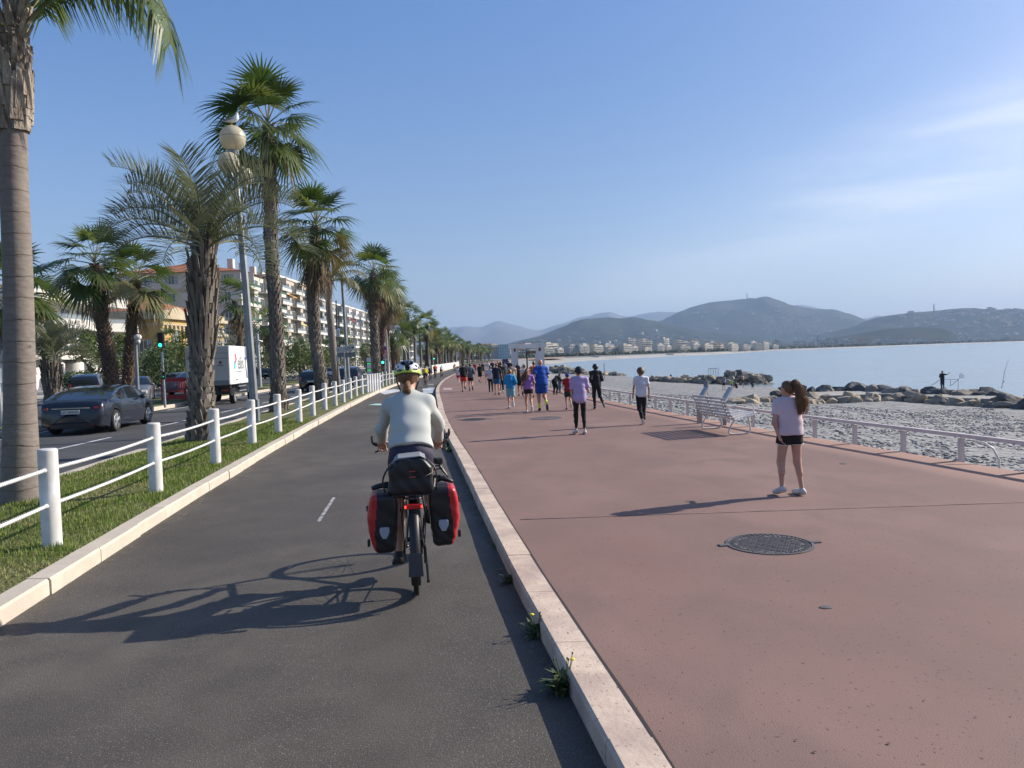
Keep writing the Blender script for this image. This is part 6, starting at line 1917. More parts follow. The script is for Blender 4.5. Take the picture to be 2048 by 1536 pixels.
# hillside villas
def villas():
    g = random.Random(9)
    mb = MB(); mb.box((0, 0, 4), (18, 12, 8), 0); mb.prism([(-10, 8), (10, 8), (0, 11)], -6.5, 6.5, m=1, axis='Y')
    for k in range(3): mb.box((-6 + 6 * k, -6.05, 4.5), (2.5, .2, 3), 2)
    pr = mb.build('hillside_house', [mat('villa wall', (.46, .43, .39)), m_tile, m_glass]); first = True
    for key, (lo, hi), rws, cnt, sc_ in (('hills2', (1380, 1720), (2, 8), 95, 1.35), ('hills3', (1060, 1420), (1, 6), 60, 1.2), ('hills4', (1800, 2046), (2, 11), 105, 1.2), ('hills6', (900, 1590), (4, 14), 36, 1.1)):
        V, px = HG[key]
        for k in range(cnt):
            p = g.uniform(lo, hi); j = int(np.clip(np.searchsorted(px, p), 0, len(px) - 1)); r = g.randint(*rws)
            if key == 'hills2' and g.random() < .5: p = g.uniform(1540, 1640); j = int(np.searchsorted(px, p)); r = g.randint(3, 7)
            v = V[r, j]
            o = pr if first else pr.copy()
            if not first: COL.objects.link(o)
            first = False
            o.location = (v[0] + g.uniform(-9, 9), v[1] + g.uniform(-20, 20), v[2] - 1)
            s = sc_ * g.uniform(.6, 1.25); o.scale = (s * g.uniform(.8, 1.5), s, s); o.rotation_euler = (0, 0, g.uniform(-.5, .5))
            tag(o, 'tiny pale villa scattered on the hazy wooded hillside', 'villa', 'villas on the hillsides')
villas()

# ================================================================== groynes of boulders
m_rockA = mat('grey brown boulder', (.26, .215, .16), rough=.9, col2=(.17, .15, .125), ns=1.6, bump=.7, bs=3.5, bdist=.12, col3=(.36, .31, .24), ns3=.8)
m_rockB = mat('dark boulder', (.13, .125, .12), rough=.85, col2=(.075, .075, .075), ns=1.6, bump=.7, bs=3.5, bdist=.12)
m_rockC = mat('tan boulder', (.42, .34, .235), rough=.9, col2=(.30, .25, .18), ns=1.4, bump=.7, bs=3.5, bdist=.12)
ROCKS = []
for k in range(9):
    import bmesh
    b = bmesh.new(); bmesh.ops.create_icosphere(b, subdivisions=3, radius=1)
    g = random.Random(100 + k)
    cuts = []
    for q in range(13):
        n = Vector((g.gauss(0, 1), g.gauss(0, 1), g.gauss(0, 1))).normalized(); cuts.append((n, g.uniform(.42, .80)))
    for v in b.verts:
        p = v.co.copy()
        for n, d in cuts:
            s = p.dot(n)
            if s > d: p -= n * (s - d) * .98
        p += p.normalized() * .07 * mnoise.noise(p * 2 + Vector((k, 0, 0)))
        v.co = Vector((p.x * 1.25, p.y * .95, p.z * .72))
    me = bpy.data.meshes.new('boulder'); b.to_mesh(me); b.free()
    me.polygons.foreach_set('use_smooth', [True] * len(me.polygons)); me.set_sharp_from_angle(angle=R(22))
    ROCKS.append(me)
RM = {}
def rock(p, s, m, g, label, group, up=1.0):
    k = g.randrange(9)
    key = (k, m.name)
    if key not in RM:
        me = ROCKS[k].copy(); me.materials.clear(); me.materials.append(m); RM[key] = me
    o = bpy.data.objects.new('boulder', RM[key]); COL.objects.link(o)
    o.location = p; o.scale = (s * g.uniform(.85, 1.25), s * g.uniform(.8, 1.1), s * g.uniform(.8, 1.1) * up); o.rotation_euler = (g.uniform(-.25, .25), g.uniform(-.25, .25), g.uniform(0, 6.28))
    tag(o, label, 'boulder', group)
def groyne(A, B, wA, wB, hA, hB, n, s0, label, group, seed, ms):
    """boulders heaped along the line A-B: width w, height h above the base"""
    g = random.Random(seed); A, B = Vector(A), Vector(B); d = (B - A); L = d.length; u = d.normalized(); v = Vector((-u.y, u.x, 0))
    for k in range(n):
        t = (k + g.random()) / n; w_ = wA + (wB - wA) * t; h = hA + (hB - hA) * t
        q = g.uniform(-1, 1)
        p = A + d * t + v * q * w_ / 2
        z = A.z + (B.z - A.z) * t + h * (1 - abs(q) ** 1.6) - s0 * .45
        rock((p.x, p.y, z), s0 * g.uniform(.65, 1.2), g.choice(ms), g, label, group)
# right groyne: front row, back row, flat path between
def right_groyne():
    g = random.Random(5)
    f0, f1, f2 = PB(1640, 807), PB(1800, 803), PB(1960, 814); f3 = PB(2048, 818)
    pts = [PB(1500, 803), f0, f1, PB(1865, 807), f2, f3, f3 + (f3 - f2) * 1.5]
    for a, b in zip(pts[:-1], pts[1:]):
        n = max(2, int((b - a).length / .95))
        low = a.x < pts[1].x - .1
        for k in range(n):
            p = a.lerp(b, (k + g.uniform(-.25, .25)) / n); s = g.uniform(.55, .9) * (.7 if low else 1) * (1 + 1.0 * min(max((p.x - pts[3].x) / 8, 0), 1))
            dk = p.x > pts[4].x + 0.5
            m = m_rockB if (dk and g.random() < .75) else g.choice([m_rockA, m_rockC, m_rockC])
            if low and g.random() < .45: continue
            rock((p.x, p.y, p.z + s * .1), s, m, g, 'boulder in the front row of the right groyne, rising from the pebbles' if not dk else 'large dark boulder at the near right end of the groyne', 'front boulders of the right groyne' if not dk else 'dark boulders of the right groyne')
            if not low:
                rock((p.x + g.uniform(-.8, .8), p.y + 1.3, p.z + s * .45), s * .85, g.choice([m_rockA, m_rockC, m_rockA]) if not dk else g.choice([m_rockA, m_rockB]), g, 'boulder in the front row of the right groyne, rising from the pebbles' if not dk else 'large dark boulder at the near right end of the groyne', 'front boulders of the right groyne' if not dk else 'dark boulders of the right groyne')
    # flat path on top
    mb = MB(); q = [p for p in pts[1:]]
    for a, b in zip(q[:-1], q[1:]):
        z = -2.5
        mb.add([(a.x, a.y + 2.6, z - .9), (b.x, b.y + 2.6, z - .9), (b.x, b.y + 2.6, z), (a.x, a.y + 2.6, z), (b.x, b.y + 7.5, z + .08), (a.x, a.y + 7.5, z + .08)], [(0, 1, 2, 3), (3, 2, 4, 5)])
    tag(mb.build('groyne_path', mat('pale concrete', (.36, .34, .30), rough=.9, col2=(.28, .27, .24), ns=.8)), kind='structure')
    for a, b in zip(q[:-1], q[1:]):
        n = max(2, int((b - a).length / .75))
        for k in range(n):
            p = a.lerp(b, (k + g.uniform(-.25, .25)) / n)
            for rr in range(2):
                s = g.uniform(.6, 1.15)
                rock((p.x + g.uniform(-.5, .5), p.y + 8.0 + rr * 1.4, -2.55 + s * .15 - rr * .2), s, g.choice([m_rockB, m_rockA, m_rockB]), g, 'dark boulder along the sea side of the right groyne', 'back boulders of the right groyne')
right_groyne()
# low boulders left of it
g_ = random.Random(15)
for k in range(16):
    p = PB(g_.uniform(1462, 1560), g_.uniform(798, 808)); rock((p.x, p.y, p.z + .0), g_.uniform(.45, .8), g_.choice([m_rockA, m_rockC]), g_, 'low flat boulder half buried in the pebbles between bench and girl', 'flat half buried boulders', up=.5)
# middle groyne
groyne(P(1290, 763, -3.2), P(1470, 767, -3.4), 4, 5, .8, 1.3, 74, .85, 'boulder of the low landward part of the middle groyne', 'boulders of the middle groyne, landward part', 21, [m_rockA, m_rockC, m_rockA])
groyne(P(1455, 768, -3.5), P(1540, 767, -3.5), 6, 5, 2.1, 1.3, 70, .95, 'boulder heaped at the high seaward tip of the middle groyne', 'boulders of the middle groyne, tip', 22, [m_rockA, m_rockB, m_rockA])
# far groyne
groyne(P(1105, 748, -3.2), P(1236, 752, -3.5), 9, 5, 2.3, .5, 90, 1.25, 'boulder of the far groyne behind the heads of the runners', 'boulders of the far groyne', 23, [m_rockA, m_rockC, m_rockB, m_rockA])
# swimmers' ladder rack on the middle groyne, poles, rods
q = PB(1427, 768)
t = thing('ladder_rack', 'thin rack of grey bars standing on the middle groyne', 'rack', (q.x, q.y, q.z))
mb = MB()
for k in range(5): mb.tube([(-.75 + .38 * k, 0, 0), (-.75 + .38 * k, 0, 2.4)], .035, n=5)
mb.tube([(-.75, 0, 2.4), (.77, 0, 2.4)], .035, n=5); mb.build('bars', m_grey, t)
q = PB(1209, 757); q.z -= .2
mb = MB(); mb.tube([(0, 0, 0), (0, 0, 32 * q.y / FPX)], .07, n=8); o = mb.build('beach_pole', m_grey); o.location = q; tag(o, 'plain grey pole standing on the beach right of the black-clad runner', 'pole')
def fishing():
    Y = 66
    def at(px, py): return PD(px, py, Y)
    b = at(1916, 778)
    t = thing('fishing_stand', 'thin metal frame with a round landing net beside the fisherman', 'fishing frame', b)
    mb = MB()
    for (a, c) in (((1890, 758.5), (1917, 759)), ((1901, 760), (1901, 772)), ((1916.5, 759), (1916.5, 780)), ((1902, 771), (1917, 759)), ((1864, 770), (1879, 760.5))):
        mb.tube([at(*a) - b, at(*c) - b], .025, n=5)
    mb.tube([at(1916, 759) - b, at(1921, 754) - b], .02, n=5)
    mb.build('frame', m_galv, t)
    mb = MB(); c = at(1923.5, 751.5) - b; mb.torus(c, .19, .015, axis='Y', n=18, k=4)
    for k in range(-3, 4):
        h = math.sqrt(max(0, .19 ** 2 - (k * .055) ** 2)); mb.tube([c + Vector((k * .055, .02, -h)), c + Vector((k * .055, .02, h))], .006, n=3); mb.tube([c + Vector((-h, .02, k * .055)), c + Vector((h, .02, k * .055))], .006, n=3)
    mb.build('landing_net', m_grey, t)
    b = at(2003, 772)
    t = thing('fishing_rod', 'upright thin fishing rod with a reel among the right boulders', 'fishing rod', b)
    mb = MB(); mb.tube([(0, 0, -.2), at(2010, 740) - b, at(2018, 716) - b], [.022, .014, .006], n=5); mb.build('rod', m_black, t)
    mb = MB(); mb.ball(at(2008, 763.5) - b, .06, 8); mb.build('reel', m_black, t)
fishing()
# ================================================================== figures: one continuous surface per body, clothes as further surfaces
class Grid:
    def __init__(s, lo, hi, vox):
        s.vox = vox; s.lo = np.array(lo, float)
        s.n = np.ceil((np.array(hi) - s.lo) / vox).astype(int) + 1
        s.D = np.full(s.n, .2, np.float32)
    def blk(s, lo, hi):
        a = np.maximum(((np.array(lo) - s.lo) / s.vox).astype(int), 0); b = np.minimum(((np.array(hi) - s.lo) / s.vox).astype(int) + 2, s.n)
        if np.any(b <= a): return None, None
        ax = [s.lo[i] + s.vox * np.arange(a[i], b[i]) for i in range(3)]
        Pm = np.stack(np.meshgrid(*ax, indexing='ij'), -1).astype(np.float32)
        return (slice(a[0], b[0]), slice(a[1], b[1]), slice(a[2], b[2])), Pm
    def put(s, sl, d, k, sub=False):
        A = s.D[sl]
        if sub: s.D[sl] = np.maximum(A, -d); return
        h = np.maximum(k - np.abs(A - d), 0) / max(k, 1e-6)
        s.D[sl] = np.minimum(A, d) - h * h * k * .25
    def cap(s, a, b, ra, rb=None, k=.02, clips=(), sub=False):
        a, b = np.array(a, float), np.array(b, float); rb = ra if rb is None else rb
        m = max(ra, rb) + k + 2.5 * s.vox
        sl, Pm = s.blk(np.minimum(a, b) - m, np.maximum(a, b) + m)
        if sl is None: return
        pa = Pm - a; ba = b - a; h = np.clip((pa @ ba) / max(ba @ ba, 1e-9), 0, 1)
        d = np.linalg.norm(pa - h[..., None] * ba, axis=-1) - (ra + (rb - ra) * h)
        for p, n in clips: d = np.maximum(d, (Pm - np.array(p, float)) @ np.array(n, float))
        s.put(sl, d.astype(np.float32), k, sub)
    def ell(s, c, r, rot=None, k=.03, clips=(), sub=False):
        c, r = np.array(c, float), np.array(r, float)
        m = max(r) + k + 2.5 * s.vox
        sl, Pm = s.blk(c - m, c + m)
        if sl is None: return
        q = Pm - c
        if rot is not None: q = q @ rot
        k0 = np.linalg.norm(q / r, axis=-1); k1 = np.linalg.norm(q / (r * r), axis=-1) + 1e-9
        d = k0 * (k0 - 1) / k1
        for p, n in clips: d = np.maximum(d, (Pm - np.array(p, float)) @ np.array(n, float))
        s.put(sl, d.astype(np.float32), k, sub)
    def cut(s, p, n):
        sl, Pm = s.blk(s.lo, s.lo + s.n * s.vox)
        n = np.array(n, float); n = n / np.linalg.norm(n)
        s.D[sl] = np.maximum(s.D[sl], ((Pm - np.array(p, float)) @ n).astype(np.float32))
    def wrinkle(s, amp, f=26.0, ph=0.0):
        sl, Pm = s.blk(s.lo, s.lo + s.n * s.vox)
        x, y, z = Pm[..., 0] * f, Pm[..., 1] * f, Pm[..., 2] * f
        w = np.sin(x * 1.1 + z * .9 + ph + 1.5 * np.sin(z * .5 + ph)) * np.sin(z * .8 - x * .7 + y * .6 + ph * 2) + .6 * np.sin(z * 1.9 + x * .6 + 2 * np.sin(x * .4 + ph))
        s.D[sl] += (amp * w).astype(np.float32)
    def mesh(s):
        D = s.D.copy()
        D[0] = D[-1] = .1; D[:, 0] = D[:, -1] = .1; D[:, :, 0] = D[:, :, -1] = .1
        S = D < 0
        cs = [(i, j, k) for i in (0, 1) for j in (0, 1) for k in (0, 1)]
        def cn(A, c): return A[c[0]:A.shape[0] - 1 + c[0], c[1]:A.shape[1] - 1 + c[1], c[2]:A.shape[2] - 1 + c[2]]
        cnt = sum(cn(S, c).astype(np.int8) for c in cs)
        act = (cnt > 0) & (cnt < 8)
        ii = np.argwhere(act)
        idx = np.full(act.shape, -1, np.int64); idx[act] = np.arange(len(ii))
        vals = {c: D[ii[:, 0] + c[0], ii[:, 1] + c[1], ii[:, 2] + c[2]] for c in cs}
        acc = np.zeros((len(ii), 3)); w = np.zeros(len(ii))
        for a in cs:
            for ax in range(3):
                if a[ax] == 1: continue
                b = list(a); b[ax] = 1; b = tuple(b)
                va, vb = vals[a], vals[b]; x = (va < 0) != (vb < 0)
                t = np.where(x, va / np.where(x, va - vb, 1), 0)
                p = np.zeros((len(ii), 3)); p += np.array(a); p[:, ax] += t
                acc += p * x[:, None]; w += x
        V = s.lo + s.vox * (ii + acc / w[:, None])
        F = []
        for ax in range(3):
            o = [0, 0, 0]; o[ax] = 1
            A = S[:S.shape[0] - o[0], :S.shape[1] - o[1], :S.shape[2] - o[2]]; B = S[o[0]:, o[1]:, o[2]:]
            e = np.argwhere(A != B)
            e = e[(e > 0).all(1)]
            b1, b2 = (ax + 1) % 3, (ax + 2) % 3
            u = np.zeros(3, int); u[b1] = 1; v = np.zeros(3, int); v[b2] = 1
            e = e[((e) < np.array(act.shape)).all(1)]
            q = [idx[tuple((e - m).T)] for m in (u + v, v, u * 0, u)]
            q = np.stack(q, 1)
            flip = A[tuple(e.T)]
            q = np.where(flip[:, None], q, q[:, ::-1])
            F.append(q[(q >= 0).all(1)])
        return V, np.concatenate(F)

# ---- one hand, fingers unequal and bent: wrist at the origin, fingers along +Y, palm down, thumb towards -X
def make_hand(curl, vox=.0048):
    g = Grid((-.085, -.03, -.12), (.06, .21, .05), vox)
    g.ell((0, .045, 0), (.040, .052, .016), k=.012)
    g.cap((0, -.02, 0), (0, .03, 0), .025, .026, k=.02)
    for i, (x, L, r, sp) in enumerate(((-.029, .072, .0088, -.10), (-.010, .080, .0092, -.03), (.010, .074, .0088, .05), (.028, .058, .0078, .14))):
        p = np.array([x, .085 - abs(x) * .25, 0.0]); a = curl * (.55 + .08 * i); 
        for seg, fr in enumerate((.45, .30, .25)):
            d = np.array([math.sin(sp) * math.cos(a), math.cos(a) * math.cos(sp), -math.sin(a)])
            q = p + d * L * fr
            g.cap(p, q, r * (1 - .08 * seg), r * (1 - .08 * (seg + 1)), k=.006)
            p = q; a += curl * (.75 + .05 * i)
    p = np.array([-.030, .018, -.004])
    for d, L, r in (((-.72, .62, -.30), .036, .0115), ((-.38, .86, -.34), .030, .0095), ((-.1, .92, -.38), .022, .0085)):
        d = np.array(d) / np.linalg.norm(d); q = p + d * L; g.cap(p, q, r, r * .92, k=.008); p = q
    return g.mesh()
HAND = {'relax': make_hand(.42), 'fist': make_hand(1.25), 'grip': make_hand(1.05)}
HAND_LO = {'relax': make_hand(.42, .009), 'fist': make_hand(1.25, .009)}

def unit(v):
    v = np.array(v, float); return v / np.linalg.norm(v)
BASE = dict(pel=(0, 0, .95), chest=(0, .0, 1.27), neck=(0, -.01, 1.46), head=(0, .015, 1.625), face=(0, 1, 0),
            ls=(-.168, 0, 1.405), rs=(.168, 0, 1.405), le=(-.215, -.03, 1.13), re=(.215, -.03, 1.13), lw=(-.225, .05, .89), rw=(.225, .05, .89),
            lh=(-.088, 0, .92), rh=(.088, 0, .92), lk=(-.095, .02, .50), rk=(.095, .02, .50), la=(-.095, -.03, .085), ra=(.095, -.03, .085),
            lt=(-.115, .15, .03), rt=(.115, .15, .03), lhz=.042, rhz=.042)
# running, right leg swung back / left on the ground (mirrored by flip)
RUN = dict(pel=(0, 0, .93), chest=(0, .05, 1.25), neck=(0, .085, 1.44), head=(0, .12, 1.60),
           ls=(-.165, .05, 1.385), rs=(.165, .09, 1.385), le=(-.235, -.13, 1.16), re=(.235, .0, 1.13), lw=(-.205, .06, 1.06), rw=(.19, .20, 1.17),
           lh=(-.085, 0, .90), rh=(.085, 0, .90), lk=(-.085, .10, .49), la=(-.075, .0, .09), lt=(-.085, .18, .03), rk=(.09, -.02, .485), ra=(.10, -.40, .40), rt=(.105, -.49, .20))
RUN2 = dict(RUN, rk=(.09, .0, .485), ra=(.10, -.30, .24), rt=(.11, -.22, .06), le=(-.24, .02, 1.12), lw=(-.18, .2, 1.2), re=(.24, -.12, 1.16), rw=(.2, .05, 1.05))
WALK = dict(lk=(-.09, .08, .50), la=(-.09, .14, .09), lt=(-.10, .32, .06), rk=(.09, -.03, .50), ra=(.09, -.22, .14), rt=(.10, -.04, .03), le=(-.225, -.08, 1.13), lw=(-.23, -.06, .88), re=(.225, .04, 1.13), rw=(.22, .15, .91))
WALK2 = dict(WALK)
def flip(p):
    q = dict(p)
    for k in list(p):
        if k[0] in 'lr' and k[1:] in ('s', 'e', 'w', 'h', 'k', 'a', 't', 'hz', 'th'):
            o = ('r' if k[0] == 'l' else 'l') + k[1:]
            v = p[k]
            q[o] = v if not hasattr(v, '__len__') else (-v[0], v[1], v[2])
    return q

m_skin = mat('skin', (.50, .285, .20), rough=.55, col2=(.46, .245, .17), ns=8)
m_skin_t = mat('tanned skin', (.40, .21, .135), rough=.55, col2=(.36, .18, .12), ns=8)
m_skin_d = mat('brown skin', (.12, .065, .042), rough=.5)
m_hbrown = mat('brown hair', (.085, .042, .020), rough=.45, col2=(.16, .085, .040), ns=14, scale=(6, 6, .6), bump=.6, bs=30, bdist=.01)
m_hblond = mat('golden brown hair', (.20, .090, .038), rough=.4, col2=(.36, .19, .075), ns=14, scale=(6, 6, .6), bump=.6, bs=30, bdist=.01)
m_hblack = mat('black hair', (.012, .010, .009), rough=.45, col2=(.03, .025, .02), ns=20)
m_hred = mat('auburn hair', (.13, .045, .020), rough=.45, col2=(.20, .085, .04), ns=14, scale=(6, 6, .6))
m_sole = mat('shoe sole', (.55, .53, .50), rough=.8)
m_shw = mat('white shoe', (.62, .60, .58), rough=.7, col2=(.45, .43, .41), ns=18)
m_shb = mat('black shoe', (.02, .02, .022), rough=.6)
m_shr = mat('red shoe', (.40, .05, .05), rough=.6)
CL = {}
def cloth(c, rough=.9):
    if c not in CL:
        CL[c] = mat('cloth %.2f %.2f %.2f' % c, c, rough=rough, col2=tuple(x * .82 for x in c), ns=4, bump=.25, bs=90, bdist=.004)
    return CL[c]

def figure(label, loc, rz, H, pose, vox, top=None, bottom=None, shoes=None, hair=('short', None), skin=None, head=1.0, fat=1.0, hands=('relax', 'relax'), socks=None, group=None, name='person', extra=None, wr=None, parent=None):
    """top=(material, sleeve 0..2, hem below the waist, looseness); bottom=(material, length 0..2, looseness); lengths for a height of 1.75"""
    J = dict(BASE); J.update(pose)
    s = H / 1.75
    J = {k: (np.array(v, float) if hasattr(v, '__len__') else v) for k, v in J.items()}
    t = thing(name, label, 'person', loc, rz, group=group)
    skin = skin or m_skin
    vx = vox / s
    pts = [v for k, v in J.items() if hasattr(v, '__len__') and k not in ('face', 'lth', 'rth')]
    lo = np.min(pts, 0) - .26; hi = np.max(pts, 0) + .26
    lo[2] = min(lo[2] + .15, -.06) if lo[2] < .1 else lo[2]
    up = unit(J['neck'] - J['pel']); right = unit(J['rs'] - J['ls']); fwd = np.cross(up, right); fwd = unit(fwd); right = np.cross(fwd, up); right = unit(right)
    rot = np.stack([right, fwd, up], 1)
    rp = unit(J['rh'] - J['lh']); fp = unit(np.cross(up, rp)); rotp = np.stack([rp, fp, unit(np.cross(rp, fp))], 1)
    hf = unit(J['face']); hu = unit(J['head'] - J['neck'] + np.array([0, 0, .25])); hr = unit(np.cross(hf, hu)); hf = unit(np.cross(hu, hr)); roth = np.stack([hr, hf, hu], 1)
    HC = J['head']; hs = head
    def torso(g, e=0.0, k=.05, sh=True):
        f = fat
        g.ell(J['chest'] + up * .03, (.150 * f + e, .098 * f + e, .185 + e), rot, k=k)
        g.ell(J['pel'] * .45 + J['chest'] * .55 - up * .03, (.128 * f + e, .088 * f + e, .15 + e), rot, k=k)
        g.ell(J['pel'] + up * .0, (.143 * f + e, .105 * f + e, .125 + e), rotp, k=k)
        if sh:
            g.cap(J['ls'] - right * -.02, J['rs'] - right * .02, .050 + e, k=k)
            g.cap(J['neck'] - up * .02, J['ls'] - up * -.005, .045 + e, .040 + e, k=k); g.cap(J['neck'] - up * .02, J['rs'] + up * .005, .045 + e, .040 + e, k=k)
    def arm(g, a, e=0.0, upto=2.0, ss=1.0, k=.02):
        S, E, W_ = J[a + 's'], J[a + 'e'], J[a + 'w']
        if upto <= 1:
            d = unit(E - S); q = S + (E - S) * upto
            g.cap(S, E, .045 * fat + e, (.036 * fat + e) * ss, k=.03, clips=[(q, d)])
        else:
            g.cap(S, E, .045 * fat + e, .036 * fat + e, k=.03)
            d = unit(W_ - E); q = E + (W_ - E) * (upto - 1)
            g.cap(E, W_, .036 * fat + e, .024 + e, k=k, clips=[(q, d)] if upto < 1.99 else [])
    def leg(g, a, e=0.0, upto=2.0, flare=0.0, k=.03):
        Hh, K, A = J[a + 'h'], J[a + 'k'], J[a + 'a']
        cl = []
        if upto <= 1: cl = [(Hh + (K - Hh) * upto, unit(K - Hh))]
        g.cap(Hh, K, .083 * fat + e, .054 * fat + e + flare, k=.04, clips=cl)
        if upto > 1:
            q = K + (A - K) * (upto - 1); cl = [(q, unit(A - K))] if upto < 1.99 else []
            g.cap(K, A, .047 * fat + e, .030 + e + flare, k=k, clips=cl)
            g.cap(K - (K - Hh) * .04, K + (A - K) * .05, .050 * fat + e, k=.03)
            m = K + (A - K) * .30; back = unit(np.cross(unit(A - K), np.array([1., 0, 0])));
            if back[1] > 0 and K[2] - A[2] > .2: back = -back
            g.cap(K + (A - K) * .12 + back * .010, K + (A - K) * .42 + back * .022, .046 * fat + e, .042 * fat + e, k=k, clips=cl)
    def foot(g, a, e=0.0, k=.015):
        A, T = J[a + 'a'], J[a + 't']
        d = unit(T - A + np.array([0, 0, .0])); 
        heel = A - unit(np.array([d[0], d[1], d[2]])) * .035 - np.array([0, 0, .04]) * (1 if T[2] <= A[2] + .02 and abs(d[2]) < .6 else 0)
        if abs(d[2]) >= .6: heel = A + unit(np.cross(d, right)) * -.03
        m = heel * .35 + T * .65
        g.cap(A, heel, .030 + e * .6, .031 + e, k=k); g.cap(heel, m, .031 + e, .034 + e, k=k); g.cap(m, T, .034 + e, .024 + e, k=k); g.cap(A, m, .030 + e * .6, .022 + e, k=k)
    def finish(g, nm, m, midx=None, par=None):
        V, F = g.mesh()
        if len(F) == 0: return None
        mi = midx(V[F].mean(1)) if midx else None
        return npmesh(nm, V * s, F, m, par if par is not None else t, smooth=True, midx=mi)
    # body
    g = Grid(lo, hi, vx)
    torso(g, -.004)
    for a in 'lr': arm(g, a); leg(g, a); foot(g, a, -.006)
    g.cap(J['neck'] - up * .03, HC - hu * .06, .052 * (.9 + .1 * fat), .050, k=.03)
    g.ell(HC + hu * .02, np.array((.074, .092, .092)) * hs, roth, k=.02)
    g.ell(HC + hf * .022 * hs - hu * .045 * hs, np.array((.056, .066, .068)) * hs, roth, k=.03)
    g.cap(HC + hf * .086 * hs + hu * .005, HC + hf * .104 * hs - hu * .022 * hs, .010, .015, k=.012)
    g.cap(HC + hf * .076 * hs - hu * .052 * hs + hr * .018, HC + hf * .076 * hs - hu * .052 * hs - hr * .018, .010, k=.01)
    g.ell(HC + hf * .068 * hs - hu * .088 * hs, (.024, .02, .018), roth, k=.02)
    for sg in (-1, 1):
        g.ell(HC + hr * sg * .076 * hs - hu * .012 - hf * .004, (.010, .020, .031), roth, k=.008)
        g.cap(HC + hf * .078 * hs + hr * sg * .012 + hu * .022 * hs, HC + hf * .066 * hs + hr * sg * .045 * hs + hu * .02 * hs, .010, k=.01)
    V, F = g.mesh(); Vs = [V * s]; Fs = [F]; n = len(V); MI = [np.zeros(len(F), int)]
    for a, hk in (('l', hands[0]), ('r', hands[1])):
        if hk is None: continue
        hv, hf_ = (HAND_LO if vox > .013 and hk in HAND_LO else HAND)[hk]
        f = unit(J[a + 'w'] - J[a + 'e']); T_ = J.get(a + 'th', np.array([0, 1., .15])); T_ = np.array(T_, float); T_ = unit(T_ - f * (T_ @ f))
        X = -T_ if a == 'r' else T_
        Z = np.cross(X, f)
        q = hv.copy()
        if a == 'l': q[:, 0] *= -1; hf_ = hf_[:, ::-1]
        q = q[:, :1] * X + q[:, 1:2] * f + q[:, 2:] * Z + J[a + 'w'] + f * .012
        Vs.append(q * s); Fs.append(hf_ + n); n += len(q); MI.append(np.zeros(len(hf_), int))
    # eyes
    v0, f0 = icos()
    for sg in (-1, 1):
        c = HC + hf * .080 * hs + hr * sg * .030 * hs + hu * .004 * hs
        Vs.append((v0 * .010 + c) * s); Fs.append(np.concatenate([f0, f0[:, :1]], 1) + n); n += 12; MI.append(np.ones(20, int))
    me_v = np.concatenate(Vs); me_f = np.concatenate(Fs)
    mb = bpy.data.meshes.new('body'); 
    o = npmesh_mixed('body', me_v, me_f, [skin, m_black], t, np.concatenate(MI))
    wr = (.0035 if vox < .013 else .0045 if vox < .02 else 0.0) if wr is None else wr
    # trousers or shorts
    if bottom:
        m, ln, lo_ = bottom[:3]; e = .009 + lo_ * .4
        g = Grid(lo, hi, vx)
        g.ell(J['pel'], (.150 * fat + e, .105 * fat + e, .13 + e), rotp, k=.04)
        for a in 'lr': leg(g, a, e, ln, flare=lo_)
        g.cut(J['pel'] + up * .085, up)
        if wr: g.wrinkle(wr, 22, 1.0)
        nm = 'trousers' if ln > 1.3 else 'shorts'
        if len(bottom) > 3:   # piping along the hem
            so = finish(g, nm, m)
            for a in 'lr':
                Hh, K = J[a + 'h'], J[a + 'k']; g = Grid(np.minimum(Hh, K) - .16, np.maximum(Hh, K) + .16, vx); d = unit(K - Hh)
                g.cap(Hh, K, .083 * fat + e + .003, .054 * fat + e + lo_ + .003, k=0, clips=[(Hh + (K - Hh) * (ln + .03), d), (Hh + (K - Hh) * (ln - .005), -d)])
                finish(g, 'hem_piping', bottom[3], par=so)
        else: finish(g, nm, m)
    if top:
        m, sl, hem, lo_ = top[:4]; e = .020 + lo_
        g = Grid(lo, hi, vx)
        torso(g, e * .8)
        if hem > .05:
            g.ell(J['pel'] * .5 + J['chest'] * .5, (.142 * fat + e, .100 * fat + e, .22), rot, k=.08)
            g.ell(J['pel'] - up * .02, (.143 * fat + e, .106 * fat + e, .17), rotp, k=.05)
        for a in 'lr':
            if sl > 0: arm(g, a, max(e * .66, .0175), sl, ss=1.12 if sl <= 1 else 1)
        g.ell(J['pel'] + up * .04, (.152 * fat + e, .107 * fat + e, .12), rotp, k=.04)
        g.cut(J['pel'] - up * (hem - .07), -up)
        g.ell(J['neck'] + up * .06 + fwd * .015, (.068, .068, .055), rot, k=0, sub=True)
        if wr: g.wrinkle(wr * 1.3, 17, 2.2)
        if len(top) > 4: finish(g, top[5] if len(top) > 5 else 'shirt', m, top[4](J, s) if callable(top[4]) else None)
        else: finish(g, 'shirt', m)
    if socks:
        for a in 'lr':
            K, A = J[a + 'k'], J[a + 'a']; g = Grid(np.minimum(K, A) - .1, np.maximum(K, A) + .1, vx)
            g.cap(K + (A - K) * socks[1], A + (A - K) * .02, .046, .040, k=.01); finish(g, 'sock', socks[0])
